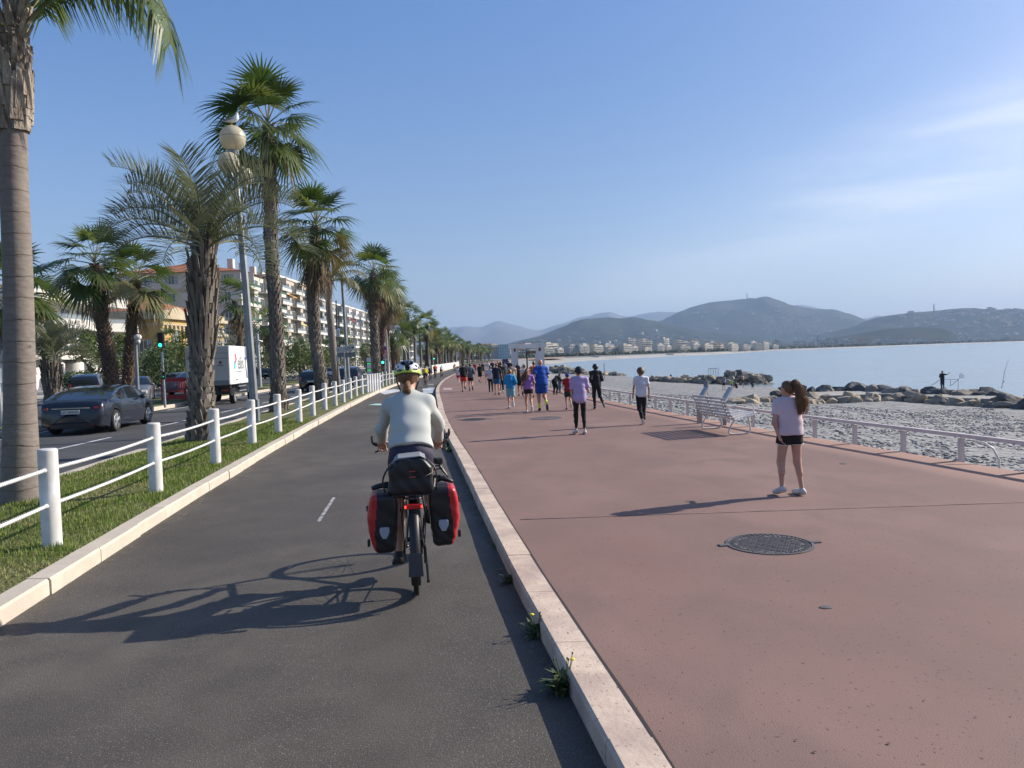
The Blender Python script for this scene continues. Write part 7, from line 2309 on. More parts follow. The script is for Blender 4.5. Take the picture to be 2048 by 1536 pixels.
    if shoes:
        for a in 'lr':
            A, T = J[a + 'a'], J[a + 't']
            g = Grid(np.minimum(A, T) - .14, np.maximum(A, T) + .14, min(vx, .012)); foot(g, a, .009)
            dn = np.array([0, 0, -1.0])
            d = unit(T - A)
            if abs(d[2]) > .55: dn = unit(np.cross(np.cross(d, dn), d)) if abs(d[2]) < .98 else np.array([0, -1., 0])
            g.cut(T + dn * .028, dn) if abs(d[2]) <= .55 else None
            V_, F_ = g.mesh(); c = V_[F_].mean(1); h = (c - T) @ dn
            npmesh('shoe', V_ * s, F_, [shoes[0], shoes[1]], t, smooth=True, midx=(h > .010).astype(int))
    # hair and headgear
    st, hm = hair[0], hair[1]
    def hcap(r=.014, front=.02, low=-.04, nm='hair', m=hm, extra=()):
        g = Grid(HC - .26, HC + .24, vx)
        g.ell(HC + hu * .02 - hf * .004, np.array((.074 + r, .092 + r, .092 + r)) * hs, roth, k=.01)
        g.cut(HC + hf * front * hs + hu * .03, unit(hf * 1.0 - hu * .75))
        g.ell(HC + hf * .03 - hu * .08 * hs, np.array((.060, .07, .06)) * hs, roth, k=0, sub=True)
        g.cut(HC + hu * low * hs, -hu + hf * .35)
        for e_ in extra: g.cap(*e_[:3], e_[3], k=.02)
        if wr and nm == 'hair': g.wrinkle(.002, 60, .5)
        return finish(g, nm, m)
    if st in ('short', 'pony', 'long', 'bun', 'curly', 'afro'):
        ex = []
        if st == 'bun': c = HC - hf * .10 * hs + hu * .06; ex = [(c, c + hu * .01, .042, .042)]
        if st == 'pony' and vox > .013:
            a0 = HC - hf * .10 * hs + hu * .05; ex = [(a0, a0 - hf * .04 - hu * .05, .03, .035), (a0 - hf * .04 - hu * .05, a0 - hf * .05 - hu * .24, .035, .018)]
        if st == 'long': ex = [(HC - hf * .05, HC - hf * .06 - hu * .20, .075, .06)]
        hcap(.013 if st != 'afro' else .035, extra=ex, low=-.05 if st != 'short' else -.045)
    elif st == 'cap':
        hcap(.016, front=.07, low=-.005, nm='cap', m=hm)
        g = Grid(HC - .25, HC + .25, vx); g.ell(HC + hu * .018 + hf * .10 * hs, (.065, .075, .010), roth, k=.0); finish(g, 'cap_peak', hm)
        if len(hair) > 2: hcap(.008, low=-.055, m=hair[2])
    elif st == 'hood':
        g = Grid(HC - .30, HC + .24, vx); g.ell(HC + hu * .012 - hf * .012, np.array((.095, .115, .122)) * hs, roth, k=.02); g.cap(HC - hu * .08, J['neck'], .085, .095, k=.04)
        g.cut(HC + hf * .05, unit(hf * 1.0 - hu * .2)); finish(g, 'hood', hm)
    t['h'] = 0; del t['h']
    return t, J, s, (HC, hf, hr, hu)

def npmesh_mixed(name, v, f, mats, parent, midx):
    """quads, with triangles written as quads whose last index repeats the first"""
    tri = f[:, 3] == f[:, 0]
    me = bpy.data.meshes.new(name)
    fl = np.concatenate([f[~tri].ravel(), f[tri][:, :3].ravel()]).astype(np.int32)
    nq, n3 = int((~tri).sum()), int(tri.sum())
    me.vertices.add(len(v)); me.vertices.foreach_set('co', np.asarray(v, np.float32).ravel())
    me.loops.add(len(fl)); me.loops.foreach_set('vertex_index', fl)
    me.polygons.add(nq + n3)
    ls = np.concatenate([np.arange(nq) * 4, nq * 4 + np.arange(n3) * 3]).astype(np.int32)
    me.polygons.foreach_set('loop_start', ls); me.polygons.foreach_set('loop_total', np.concatenate([np.full(nq, 4), np.full(n3, 3)]).astype(np.int32))
    for q in mats: me.materials.append(q)
    me.polygons.foreach_set('material_index', np.concatenate([midx[~tri], midx[tri]]).astype(np.int32))
    me.polygons.foreach_set('use_smooth', np.ones(nq + n3, bool))
    me.update(calc_edges=True); me.validate()
    o = bpy.data.objects.new(name, me); COL.objects.link(o); o.parent = parent
    return o

def hair_bundle(parent, path, rads, m, n=60, seed=0, r=.006, name='ponytail', fray=.0):
    """a tail of separate locks following the path"""
    g = random.Random(seed); mb = MB(); p = curve_pts(path, 6); k = len(p)
    rr = np.interp(np.linspace(0, 1, k), np.linspace(0, 1, len(rads)), rads)
    for i in range(n):
        a, q = g.uniform(0, 6.28), g.random() ** .5
        e = int(k * g.uniform(.72, 1.0)); pts = []
        wv = g.uniform(0, 6.28)
        for j in range(e):
            tt = (p[min(j + 1, k - 1)] - p[max(j - 1, 0)]).normalized(); s_ = tt.cross(Vector((0, .3, 1))).normalized() if abs(tt.z) < .98 else Vector((1, 0, 0)); b = tt.cross(s_)
            w_ = rr[j] * q * (1 + fray * (j / k) ** 2 * g.uniform(.6, 1.4))
            pts.append(p[j] + s_ * math.cos(a) * w_ + b * math.sin(a) * w_ + s_ * .0014 * math.sin(j * .6 + wv))
        if len(pts) > 2: mb.tube(pts, [r * (1 - .7 * j / len(pts)) for j in range(len(pts))], n=5, cap=False)
    return mb.build(name, m, parent, smooth='all', fix=False)

def spot(px, py, pyh):
    """ground point under the feet and the height of a person whose head top is at pyh"""
    b = P(px, py, .121); H = PD(px, pyh, b.y).z - b.z
    return b, H
HD = R(4)      # heading of the promenade
# --- the girl in the foreground
b, H = spot(1582, 990, 757)
gp = dict(pel=(.0, 0, .94), chest=(-.0, .02, 1.25), neck=(-.005, .02, 1.43), head=(-.01, .03, 1.585), face=(-.58, .81, -.05),
          ls=(-.165, .03, 1.375), rs=(.165, .01, 1.375), le=(-.245, -.03, 1.10), lw=(-.175, -.045, .895), re=(.20, .08, 1.10), rw=(.13, .27, 1.03),
          lh=(-.09, 0, .90), rh=(.09, 0, .90), lk=(-.125, .05, .50), la=(-.145, -.03, .12), lt=(-.21, .11, .035), rk=(.115, .03, .50), ra=(.145, -.06, .085), rt=(.095, .13, .03), lth=(.3, .5, -.8))
m_pink = mat('pale pink cotton', (.62, .50, .54), rough=.9, col2=(.55, .44, .48), ns=3)
m_shortb = cloth((.010, .010, .013))
t, J, s, hd = figure('girl in pale pink t-shirt and black shorts with long ponytail in the right foreground', b, R(2), H * 1.0, gp, .0095,
                     top=(m_pink, .62, .10, .014), bottom=(m_shortb, .31, .022, mat('white piping', (.7, .7, .7))), shoes=(m_shw, m_sole), hair=('short', m_hbrown), head=1.12, fat=1.05, hands=('relax', 'relax'))
HC, hf, hr, hu = hd
a0 = Vector((HC - hf * .075 + hu * .085) * s)
pt = [a0, a0 + Vector((.03, -.035, .015)), a0 + Vector((.06, -.06, -.07)), a0 + Vector((.085, -.065, -.20)), a0 + Vector((.085, -.055, -.36))]
hair_bundle(t, pt, [.024, .032, .046, .050, .030], m_hblond, n=620, seed=3, r=.0022, fray=.8)
hair_bundle(t, [p + Vector((-.012, -.01, -.004)) for p in pt], [.022, .030, .040, .046, .03], m_hbrown, n=200, seed=4, r=.0042, fray=.3)
mb = MB(); mb.torus(a0 + Vector((.01, -.005, 0)), .022, .007, axis='X', n=16, k=6); mb.build('hair_tie', m_hbrown, t)
# --- others on the promenade
def P_(label, px, py, pyh, pose, vox, rz=HD, hk=1.0, **kw):
    b, H = spot(px, py, pyh)
    return figure(label, b, rz, H * hk, pose, vox, group=kw.pop('group', 'people on the promenade'), **kw)
lav = dict(WALK, lk=(-.10, .05, .50), la=(-.11, -.02, .10), lt=(-.16, .14, .035), rk=(.10, .03, .50), ra=(.10, -.10, .085), rt=(.105, .09, .03), le=(-.21, -.02, 1.10), lw=(-.18, .04, .86), re=(.235, .02, 1.13), rw=(.28, .19, 1.09))
P_('child in a lilac t-shirt, black leggings and a dark cap, walking between the runners', 1161, 868, 733.5, lav, .014, top=(cloth((.44, .35, .60)), .75, .22, .016), bottom=(m_shortb, 1.85, .0), shoes=(m_shw, m_shb), hair=('cap', cloth((.02, .025, .035)), m_hblack), head=1.14, fat=.92)
P_('boy in a white t-shirt and black tracksuit trousers walking near the rail', 1284, 849, 736, flip(dict(WALK, lk=(-.08, .08, .50), la=(-.05, .0, .09), lt=(-.08, .16, .03), rk=(.07, -.02, .50), ra=(.02, -.20, .16), rt=(.0, -.16, .04))), .014, top=(cloth((.66, .67, .72)), .7, .16, .014), bottom=(cloth((.012, .012, .015)), 1.88, .018), shoes=(m_shb, m_sole), hair=('afro', m_hbrown), skin=m_skin_t, head=1.12, fat=.88)
P_('runner all in black with a hood down and curly black hair, right heel kicked up', 1194, 818, 727.5, dict(RUN, ra=(.17, -.32, .28), rt=(.22, -.40, .10), rk=(.13, .0, .50)), .016, top=(cloth((.013, .013, .016)), 2.0, .22, .03), bottom=(cloth((.012, .012, .014)), 1.95, .014), shoes=(m_shb, m_sole), hair=('afro', m_hblack), skin=m_skin_d, fat=.9, head=1.08)
P_('big bald man running in a bright blue t-shirt and matching shorts with yellow socks', 1084, 822, 716.5, dict(RUN, ra=(.13, -.36, .26), rt=(.14, -.40, .06)), .016, top=(cloth((.012, .075, .36)), .75, .14, .03), bottom=(cloth((.010, .065, .33)), .72, .035), shoes=(m_shb, m_sole), hair=('bald', None), socks=(mat('neon sock', (.60, .75, .05)), .62), fat=1.18)
t, J, s, hd = P_('girl in purple top and black shorts, very long brown hair flying to the left', 1058, 826, 734.5, RUN2, .016, top=(cloth((.30, .15, .42)), .6, .10, .010), bottom=(m_shortb, .36, .014), shoes=(m_shw, m_sole), hair=('short', m_hbrown), head=1.1, fat=.92)
HC, hf, hr, hu = hd; a0 = Vector((HC - hf * .07 + hu * .05) * s)
hair_bundle(t, [a0, a0 + Vector((-.03, -.06, -.04)), a0 + Vector((-.10, -.10, -.20)), a0 + Vector((-.20, -.12, -.36))], [.03, .05, .08, .06], m_hbrown, n=60, seed=8, r=.014, fray=.5)
P_('boy in a blue hooded jacket and pale blue shorts', 1022, 817, 737.5, dict(RUN2, ra=(.09, -.30, .30), rt=(.10, -.36, .10)), .018, top=(cloth((.02, .26, .52)), 2.0, .12, .03), bottom=(cloth((.20, .42, .52)), .85, .035), shoes=(m_shw, m_shb), hair=('short', m_hblond), head=1.1, fat=.95)
P_('small boy in a red t-shirt, green shorts and a blue cap', 1137, 819, 745.5, RUN2, .016, top=(cloth((.35, .02, .025)), .7, .14, .02), bottom=(cloth((.015, .05, .04)), .70, .03), shoes=(m_shr, m_sole), hair=('cap', cloth((.03, .05, .28)), m_hblack), head=1.16, fat=.9)
crouch = dict(pel=(0, -.16, .86), chest=(.08, .08, 1.05), neck=(.14, .20, 1.16), head=(.19, .30, 1.24), face=(.5, .8, -.6), ls=(-.03, .20, 1.16), rs=(.27, .10, 1.10), le=(.05, .42, .98), lw=(.28, .52, .95), re=(.34, .28, .88), rw=(.42, .45, .92),
              lh=(-.085, -.16, .84), rh=(.085, -.14, .84), lk=(-.08, .04, .46), la=(-.07, -.10, .09), lt=(-.08, .08, .03), rk=(.12, .12, .48), ra=(.10, -.04, .09), rt=(.11, .13, .03))
P_('person in a black tracksuit with white lettering bending forward beside the rail', 1111, 789, 744, crouch, .02, rz=R(-30), hk=1.18, top=(cloth((.014, .014, .017)), 2.0, .12, .02), bottom=(cloth((.014, .014, .017)), 1.95, .02), shoes=(m_shb, m_shb), hair=('short', m_hblack), skin=m_skin_t)
P_('person in jeans standing behind the bending tracksuit figure', 1120, 785, 748, BASE, .026, rz=R(-60), top=(cloth((.10, .14, .18)), 2.0, .1, .02), bottom=(cloth((.10, .16, .22)), 1.95, .015), shoes=(m_shb, m_shb), hair=('short', m_hblack), hk=1.0)
P_('runner in an orange vest half hidden behind the bald man', 1070, 795, 721, RUN, .022, top=(cloth((.62, .13, .03)), .3, .12, .015), bottom=(cloth((.02, .02, .03)), .6, .02), shoes=(m_shb, m_sole), hair=('short', m_hbrown), skin=m_skin_t)
P_('runner in a black t-shirt to the left of the girl with flying hair', 1041, 792, 731, RUN2, .022, top=(cloth((.015, .015, .018)), .75, .12, .02), bottom=(cloth((.015, .015, .018)), .7, .02), shoes=(m_shb, m_shb), hair=('short', m_hblack), skin=m_skin_t)
P_('pale topped runner seen between the black t-shirt and the orange vest', 1051, 794, 728, RUN, .026, top=(cloth((.55, .50, .46)), .6, .12, .02), bottom=(cloth((.05, .05, .06)), .7, .02), shoes=(m_shw, m_shb), hair=('short', m_hbrown))
P_('person in a brown patterned top just behind the boy in the blue jacket', 1024.5, 796, 725, WALK, .026, top=(mat('brown pattern', (.22, .11, .06), col2=(.55, .45, .36), ns=22, lo=.45, hi=.55), .8, .12, .02), bottom=(cloth((.55, .53, .50)), .8, .02), shoes=(m_shw, m_shb), hair=('bun', m_hblack))
P_('tall figure all in black walking left of the brown patterned top', 1003, 786, 723.5, WALK, .024, top=(cloth((.012, .012, .015)), 2.0, .18, .02), bottom=(cloth((.012, .012, .015)), 1.95, .015), shoes=(m_shw, m_sole), hair=('short', m_hblack), skin=m_skin_t)
P_('young man in a navy t-shirt and bright blue shorts', 994.5, 790.5, 726, dict(WALK, re=(.26, .0, 1.13), rw=(.30, .1, .9)), .022, top=(cloth((.015, .020, .045)), .8, .12, .02), bottom=(cloth((.015, .12, .28)), .68, .03), shoes=(m_shb, m_shb), hair=('short', m_hbrown))
P_('child in a white top and long black trousers', 982, 784, 731, BASE, .024, top=(cloth((.58, .60, .68)), .8, .16, .015), bottom=(cloth((.012, .012, .015)), 1.95, .01), shoes=(m_shb, m_shb), hair=('pony', m_hblack), fat=.9, head=1.1)
P_('child in a pale pink top and shorts with a cap', 973.5, 764.8, 733, RUN, .032, top=(cloth((.60, .50, .52)), .7, .14, .02), bottom=(cloth((.50, .36, .38)), .6, .03), shoes=(m_shb, m_shb), hair=('cap', cloth((.55, .55, .55)), m_hbrown), head=1.1)
P_('runner in a black t-shirt and long black shorts, alone in the middle distance', 960.5, 765, 727, flip(RUN2), .032, top=(cloth((.014, .014, .016)), .8, .14, .03), bottom=(cloth((.014, .014, .016)), .85, .04), shoes=(m_shb, m_shb), hair=('short', m_hblack))
P_('runner in a grey hooded sweatshirt and black shorts', 942, 782, 726, RUN2, .024, top=(mat('grey sweat', (.07, .08, .095), col2=(.12, .13, .15), ns=4), 1.5, .2, .035), bottom=(cloth((.012, .012, .014)), .62, .03), shoes=(m_shb, m_shb), socks=(m_shb, .7), hair=('short', m_hblack))
P_('woman in a black t-shirt and bright red shorts running', 928, 784, 725, dict(RUN, ra=(.05, -.3, .33)), .024, top=(cloth((.010, .010, .012)), .8, .14, .03), bottom=(cloth((.66, .05, .035)), .60, .05), shoes=(m_shb, m_sole), hair=('bun', m_hblack), skin=m_skin_t)
P_('small child in a white top and pink shorts left of the woman in red shorts', 917, 768.5, 732.5, RUN, .03, top=(cloth((.58, .58, .68)), .7, .14, .02), bottom=(cloth((.55, .04, .14)), .6, .03), shoes=(m_shw, m_shw), hair=('short', m_hblack), head=1.12)
# tiny distant walkers
far = [(966, 752, 724, 'dark'), (976, 755, 722, 'white'), (985, 750, 721, 'dark'), (996, 756, 721, 'black'), (950, 750, 725, 'red'), (1010, 757, 724, 'grey'), (1036, 757, 726, 'dark'), (1047, 756, 727, 'white'), (934, 748, 727, 'grey'), (1019, 752, 721, 'dark')]
fc = {'dark': (.03, .03, .04), 'white': (.55, .55, .56), 'black': (.012, .012, .014), 'red': (.4, .05, .04), 'grey': (.2, .21, .22)}
for i, (px, py, ph, c) in enumerate(far):
    P_('tiny distant %s-clad walker far ahead on the promenade' % c, px, py, ph, [WALK, flip(WALK), RUN2][i % 3], .045, hk=min(1.0, 1.0), top=(cloth(fc[c]), .8, .14, .02), bottom=(cloth([(.02, .02, .03), (.10, .10, .12)][i % 2]), .8 + .9 * (i % 2), .02), shoes=(m_shb, m_shb), hair=('short', m_hblack), group='distant walkers on the promenade')
# beach people
def BP(label, px, py, pyh, pose, vox, rz=0.0, **kw):
    b = PB(px, py); H = PD(px, pyh, b.y).z - b.z
    return figure(label, b, rz, H, pose, vox, group='people on the beach', **kw)
BP('man with a grey rucksack walking on the pebbles above the left slanted tube', 1413, 791, 757, WALK, .04, top=(cloth((.22, .23, .25)), 1.9, .14, .05), bottom=(cloth((.02, .03, .06)), .8, .02), shoes=(m_shb, m_shb), hair=('short', m_hblond))
BP('man in a grey hooded top and black shorts near the water', 1448, 780.5, 751, WALK, .045, top=(cloth((.26, .24, .27)), 1.9, .14, .04), bottom=(cloth((.015, .015, .02)), .8, .02), shoes=(m_shb, m_shb), hair=('short', m_hblack))
BP('child in dark shorts left of the man in the grey hooded top', 1440, 774, 759, BASE, .05, top=(cloth((.25, .18, .13)), .7, .1, .01), bottom=(cloth((.02, .02, .03)), .8, .02), hair=('short', m_hblack))
BP('child in a lime yellow top by the water', 1463.5, 779, 759, BASE, .05, rz=2.5, top=(cloth((.45, .62, .04)), .7, .1, .02), bottom=(cloth((.10, .10, .12)), .8, .02), hair=('short', m_hred))
BP('bare-chested bather in black shorts at the water edge', 1486, 776, 748, BASE, .045, rz=.6, bottom=(cloth((.012, .012, .015)), .6, .02), hair=('short', m_hblack), skin=m_skin_t)
BP('dark wetsuited figure stooping at the water edge', 1505, 777.5, 755, dict(crouch, head=(.16, .26, 1.30)), .045, rz=-1.2, top=(cloth((.012, .012, .015)), 2, .1, .01), bottom=(cloth((.012, .012, .015)), 1.95, .01), hair=('short', m_hblack), skin=m_skin_t)
sitp = dict(pel=(0, 0, .12), chest=(0, .05, .42), neck=(0, .08, .60), head=(0, .11, .76), ls=(-.165, .08, .55), rs=(.165, .08, .55), le=(-.2, .2, .35), re=(.2, .2, .35), lw=(-.12, .38, .40), rw=(.12, .38, .40), lh=(-.09, .02, .11), rh=(.09, .02, .11), lk=(-.1, .38, .42), rk=(.1, .38, .42), la=(-.1, .55, .09), ra=(.1, .55, .09), lt=(-.1, .72, .03), rt=(.1, .72, .03))
def SP(label, px, py, c, rz, H=1.75):
    b = PB(px, py); figure(label, b, rz, H, sitp, .05, group='people on the beach', top=(cloth(c), 1.9, .05, .02), bottom=(cloth((.03, .03, .04)), 1.9, .02), hair=('short', m_hblack))
SP('dark figure sitting on the pebbles left of the bare-chested bather', 1474, 777, (.02, .02, .03), .8)
SP('seated bather in blue on the middle groyne end nearest the white shirted boy', 1333, 763, (.06, .12, .28), .4)
SP('seated figure in pale clothes on the left end of the middle groyne', 1303, 760, (.50, .45, .42), -.5)
BP('dark figure standing by the middle groyne beside the seated bather in blue', 1342, 763, 747, BASE, .05, rz=.4, top=(cloth((.03, .04, .06)), 1.9, .1, .02), bottom=(cloth((.02, .03, .06)), 1.9, .02), hair=('short', m_hblack))
fb_ = PD(1885, 778.5, 67)
figure('fisherman in dark clothes with one arm stretched out, standing on the right groyne', fb_, R(-6), 1.62, dict(BASE, re=(.42, .02, 1.36), rw=(.66, .04, 1.52), le=(-.22, .10, 1.14), lw=(-.08, .26, 1.10)), .03, top=(cloth((.03, .028, .03)), .9, .1, .02), bottom=(cloth((.02, .03, .05)), 1.95, .02), shoes=(m_shb, m_shb), hair=('cap', cloth((.10, .03, .03)), m_hblack), skin=m_skin_d)
# ================================================================== bicycles and riders
m_tyre = mat('tyre', (.014, .014, .015), rough=.8, bump=.4, bs=200, bdist=.002)
m_frm = mat('black frame paint', (.012, .012, .013), rough=.3, coat=.5)
m_silver = mat('silver metal', (.62, .63, .64), rough=.25, metal=.9)
m_grip = mat('rubber grip', (.018, .018, .018), rough=.8)
def bicycle(label, loc, rz, detail=True, frame=m_frm, group='bicycles on the path', drop=False):
    t = thing('bicycle', label, 'bicycle', loc, rz, group=group)
    r = .35
    N = 64 if detail else 22
    for yy, steer in ((0, 0), (1.08, 0)):
        mb = MB(); mb.torus((0, yy, r), r - .021, .021 if detail else .018, axis='X', n=N, k=10 if detail else 5)
        if detail:
            for i in range(110):
                a = 2 * PI * i / 110
                for sx in (-1, 1): mb.box((sx * .012, yy + math.cos(a) * (r - .001), r + math.sin(a) * (r - .001)), (.010, .008, .004), rot=Matrix.Rotation(a - PI / 2, 3, 'X'))
        w_ = mb.build('wheel', m_tyre, t, smooth=True)
        mb = MB(); mb.torus((0, yy, r), r - .048, .012, axis='X', n=N, k=6); mb.build('rim', m_silver if detail else m_black, w_, smooth='all')
        mb = MB()
        ns = 32 if detail else 10
        for i in range(ns):
            a = 2 * PI * i / ns; b_ = a + (.25 if i % 2 else -.25); sx = .028 * (1 if i % 4 < 2 else -1)
            mb.tube([(sx, yy + .022 * math.cos(b_), r + .022 * math.sin(b_)), (0, yy + (r - .055) * math.cos(a), r + (r - .055) * math.sin(a))], .0016 if detail else .004, n=4, cap=False)
        mb.tube([(-.045, yy, r), (.045, yy, r)], .022, n=12); mb.build('spokes', m_silver if detail else m_black, w_)
    BBp, ST, HT, HB = (0, .46, .30), (0, .27, .80), (0, .93, .86), (0, .99, .66)
    mb = MB(); n = 10 if detail else 5
    mb.tube([BBp, ST], .016, n=n); mb.tube([BBp, HB], .021, n=n); mb.tube([(0, .28, .76), HT], .017, n=n); mb.tube([HT, HB], .022, n=n)
    for sx in (-1, 1):
        mb.tube([BBp, (sx * .065, 0, r)], .010, n=n); mb.tube([(0, .28, .76), (sx * .065, 0, r)], .008, n=n)
        mb.tube([HB, (sx * .055, 1.02, .6), (sx * .055, 1.08, r)], .012, n=n)
    mb.build('frame', frame, t, smooth='all')
    mb = MB(); mb.tube([ST, (0, .215, .93)], .013, n=n); mb.build('seat_post', m_silver, t)
    mb = MB(); mb.tube(curve_pts([(0, .10, .965), (0, .18, .975), (0, .28, .965), (0, .37, .955)], 4), [.06, .075, .08, .078, .07, .06, .045, .035, .028, .024, .022, .02, .018], n=12, flat=.45); mb.build('saddle', m_black, t, smooth='all')
    mb = MB()
    mb.tube([HT, (0, .90, 1.0)], .014, n=n)
    if drop:
        for sx in (-1, 1): mb.tube([(0, .94, .99), (sx * .2, .94, .99), (sx * .21, 1.03, .98), (sx * .21, 1.05, .9), (sx * .21, .95, .86)], .013, n=5)
        mb.build('handlebar', m_black, t)
    else:
        mb.tube(curve_pts([(-.29, .84, 1.035), (-.17, .90, 1.03), (0, .92, 1.02), (.17, .90, 1.03), (.29, .84, 1.035)], 4), .013, n=n)
        hb = mb.build('handlebar', m_black, t, smooth='all')
        for sx in (-1, 1):
            mb = MB(); mb.tube([(sx * .20, .885, 1.032), (sx * .295, .838, 1.036)], .018, n=12); mb.build('grip', m_grip, hb)
            mb = MB(); mb.tube(curve_pts([(sx * .29, .84, 1.036), (sx * .310, .85, 1.045), (sx * .318, .89, 1.075), (sx * .318, .91, 1.095)], 4), .0125, n=8); mb.build('bar_end', m_grip, hb, smooth='all')
            mb = MB(); mb.tube([(sx * .17, .90, 1.01), (sx * .24, .915, .985), (sx * .30, .915, .96)], [.012, .008, .007], n=6); mb.build('brake_lever', m_black, hb)
        mb = MB(); mb.box((0, .93, 1.06), (.10, .05, .04)); mb.build('display', m_black, hb, bevel=.006)
        # mirror at the right
        mb = MB(); mb.tube([(.318, .86, 1.05), (.328, .85, 1.09)], .006, n=6); mb.ball((.33, .85, 1.11), (.012, .012, .035), 8); mb.build('mirror', m_black, hb)
    ca = R(-92) if detail else rnd.uniform(0, 6)
    mb = MB(); mb.lathe([(.085, -.004), (.088, 0), (.085, .004)], (.05, .46, .30), n=28 if detail else 10, axis='X')
    mb.tube([(-.07, .46, .30), (.07, .46, .30)], .02, n=8)
    for sx, a in ((-1, ca), (1, ca + PI)):
        e = (sx * .085, .46 + .17 * math.cos(a), .30 + .17 * math.sin(a))
        mb.tube([(sx * .075, .46, .30), e], .012, n=6); mb.box((sx * .135, e[1], e[2]), (.09, .085, .022))
    mb.build('crankset', m_black, t)
    if detail:
        # fender with flap
        mb = MB(); vs = []; K_n = 26
        for i in range(K_n + 1):
            a = R(205) - R(215) * i / K_n; a = R(-12) + (R(200)) * (1 - i / K_n)
            a = R(210) - (R(210) - R(10)) * (1 - i / K_n)
            rr = .385
            for x, dr in ((-.036, -.018), (-.030, 0), (0, .006), (.030, 0), (.036, -.018)):
                vs.append((x, math.cos(a) * (rr + dr), r + math.sin(a) * (rr + dr)))
        fs = [(i * 5 + j, i * 5 + j + 1, (i + 1) * 5 + j + 1, (i + 1) * 5 + j) for i in range(K_n) for j in range(4)]
        mb.add(vs, fs); 
        fd = mb.build('mudguard', m_black, t, smooth='all'); md = fd.modifiers.new('s', 'SOLIDIFY'); md.thickness = .002
        mb = MB(); mb.prism([(-.045, .40), (.045, .40), (.052, .235), (-.052, .235)], -.392, -.388); mb.build('mud_flap', mat('flap', (.055, .06, .07), rough=.4), t)
        # rack
        mb = MB()
        for sx in (-1, 1):
            mb.tube([(sx * .05, .22, .745), (sx * .06, .1, .755), (sx * .06, -.24, .755), (0, -.27, .755)], .006, n=6)
            mb.tube([(sx * .075, .01, .37), (sx * .085, -.02, .6), (sx * .065, -.04, .755)], .005, n=6)
            mb.tube([(sx * .075, .01, .37), (sx * .085, -.12, .6), (sx * .065, -.16, .755)], .005, n=6)
            mb.tube([(sx * .092, .1, .66), (sx * .092, -.2, .66)], .005, n=6)
        for yy in (-.2, -.1, 0, .1): mb.tube([(-.06, yy, .755), (.06, yy, .755)], .005, n=6)
        mb.build('rack', m_frm, t, smooth='all')
        mb = MB(); mb.box((0, -.285, .705), (.125, .03, .034)); mb.build('tail_light', mat('tail lens', (.50, .008, .008), rough=.15, coat=.7), t, bevel=.006)
        mb = MB(); mb.box((-.057, -.302, .706), (.010, .004, .018)); mb.box((.057, -.302, .706), (.010, .004, .018)); mb.build('tail_led', mat('red led', (1, .05, .03), emit=2.5), t)
        for sx in (-1, 1):
            mb = MB(); mb.tube([(sx * .045, -.38 * .6, .35 + .31), (sx * .065, 0, .35)], .004, n=5); mb.build('mudguard_stay', m_silver, t)
        mb = MB(); mb.tube([(.07, .02, .36), (.085, -.02, .22), (.09, -.03, .10)], [.011, .010, .008], n=8); mb.box((.09, -.03, .10), (.02, .05, .02)); mb.build('kickstand', m_black, t)
        mb = MB(); mb.lathe([(.055, -.008), (.06, 0), (.055, .008)], (.05, 0, .35), n=22, axis='X'); mb.box((.075, -.005, .285), (.02, .035, .11)); mb.build('derailleur', m_black, t)
        mb = MB(); mb.tube([(.05, .06, .36), (.05, .46, .388)], .005, n=4); mb.tube([(.05, 0, .25), (.05, .46, .215)], .005, n=4); mb.build('chain', m_black, t)
        mb = MB(); mb.tube([(0, .40, .62), (0, .50, .55)], .035, n=12); mb.build('bottle', m_silver, t)
    return t
RZ = R(8)
rb = P(833, 1187, .012)
bicycle('black touring bicycle with rear rack and wide tyres ridden just ahead of us', rb, RZ)
def on_bike(name, label, cat, group=None):
    return thing(name, label, cat, rb, RZ, group=group)
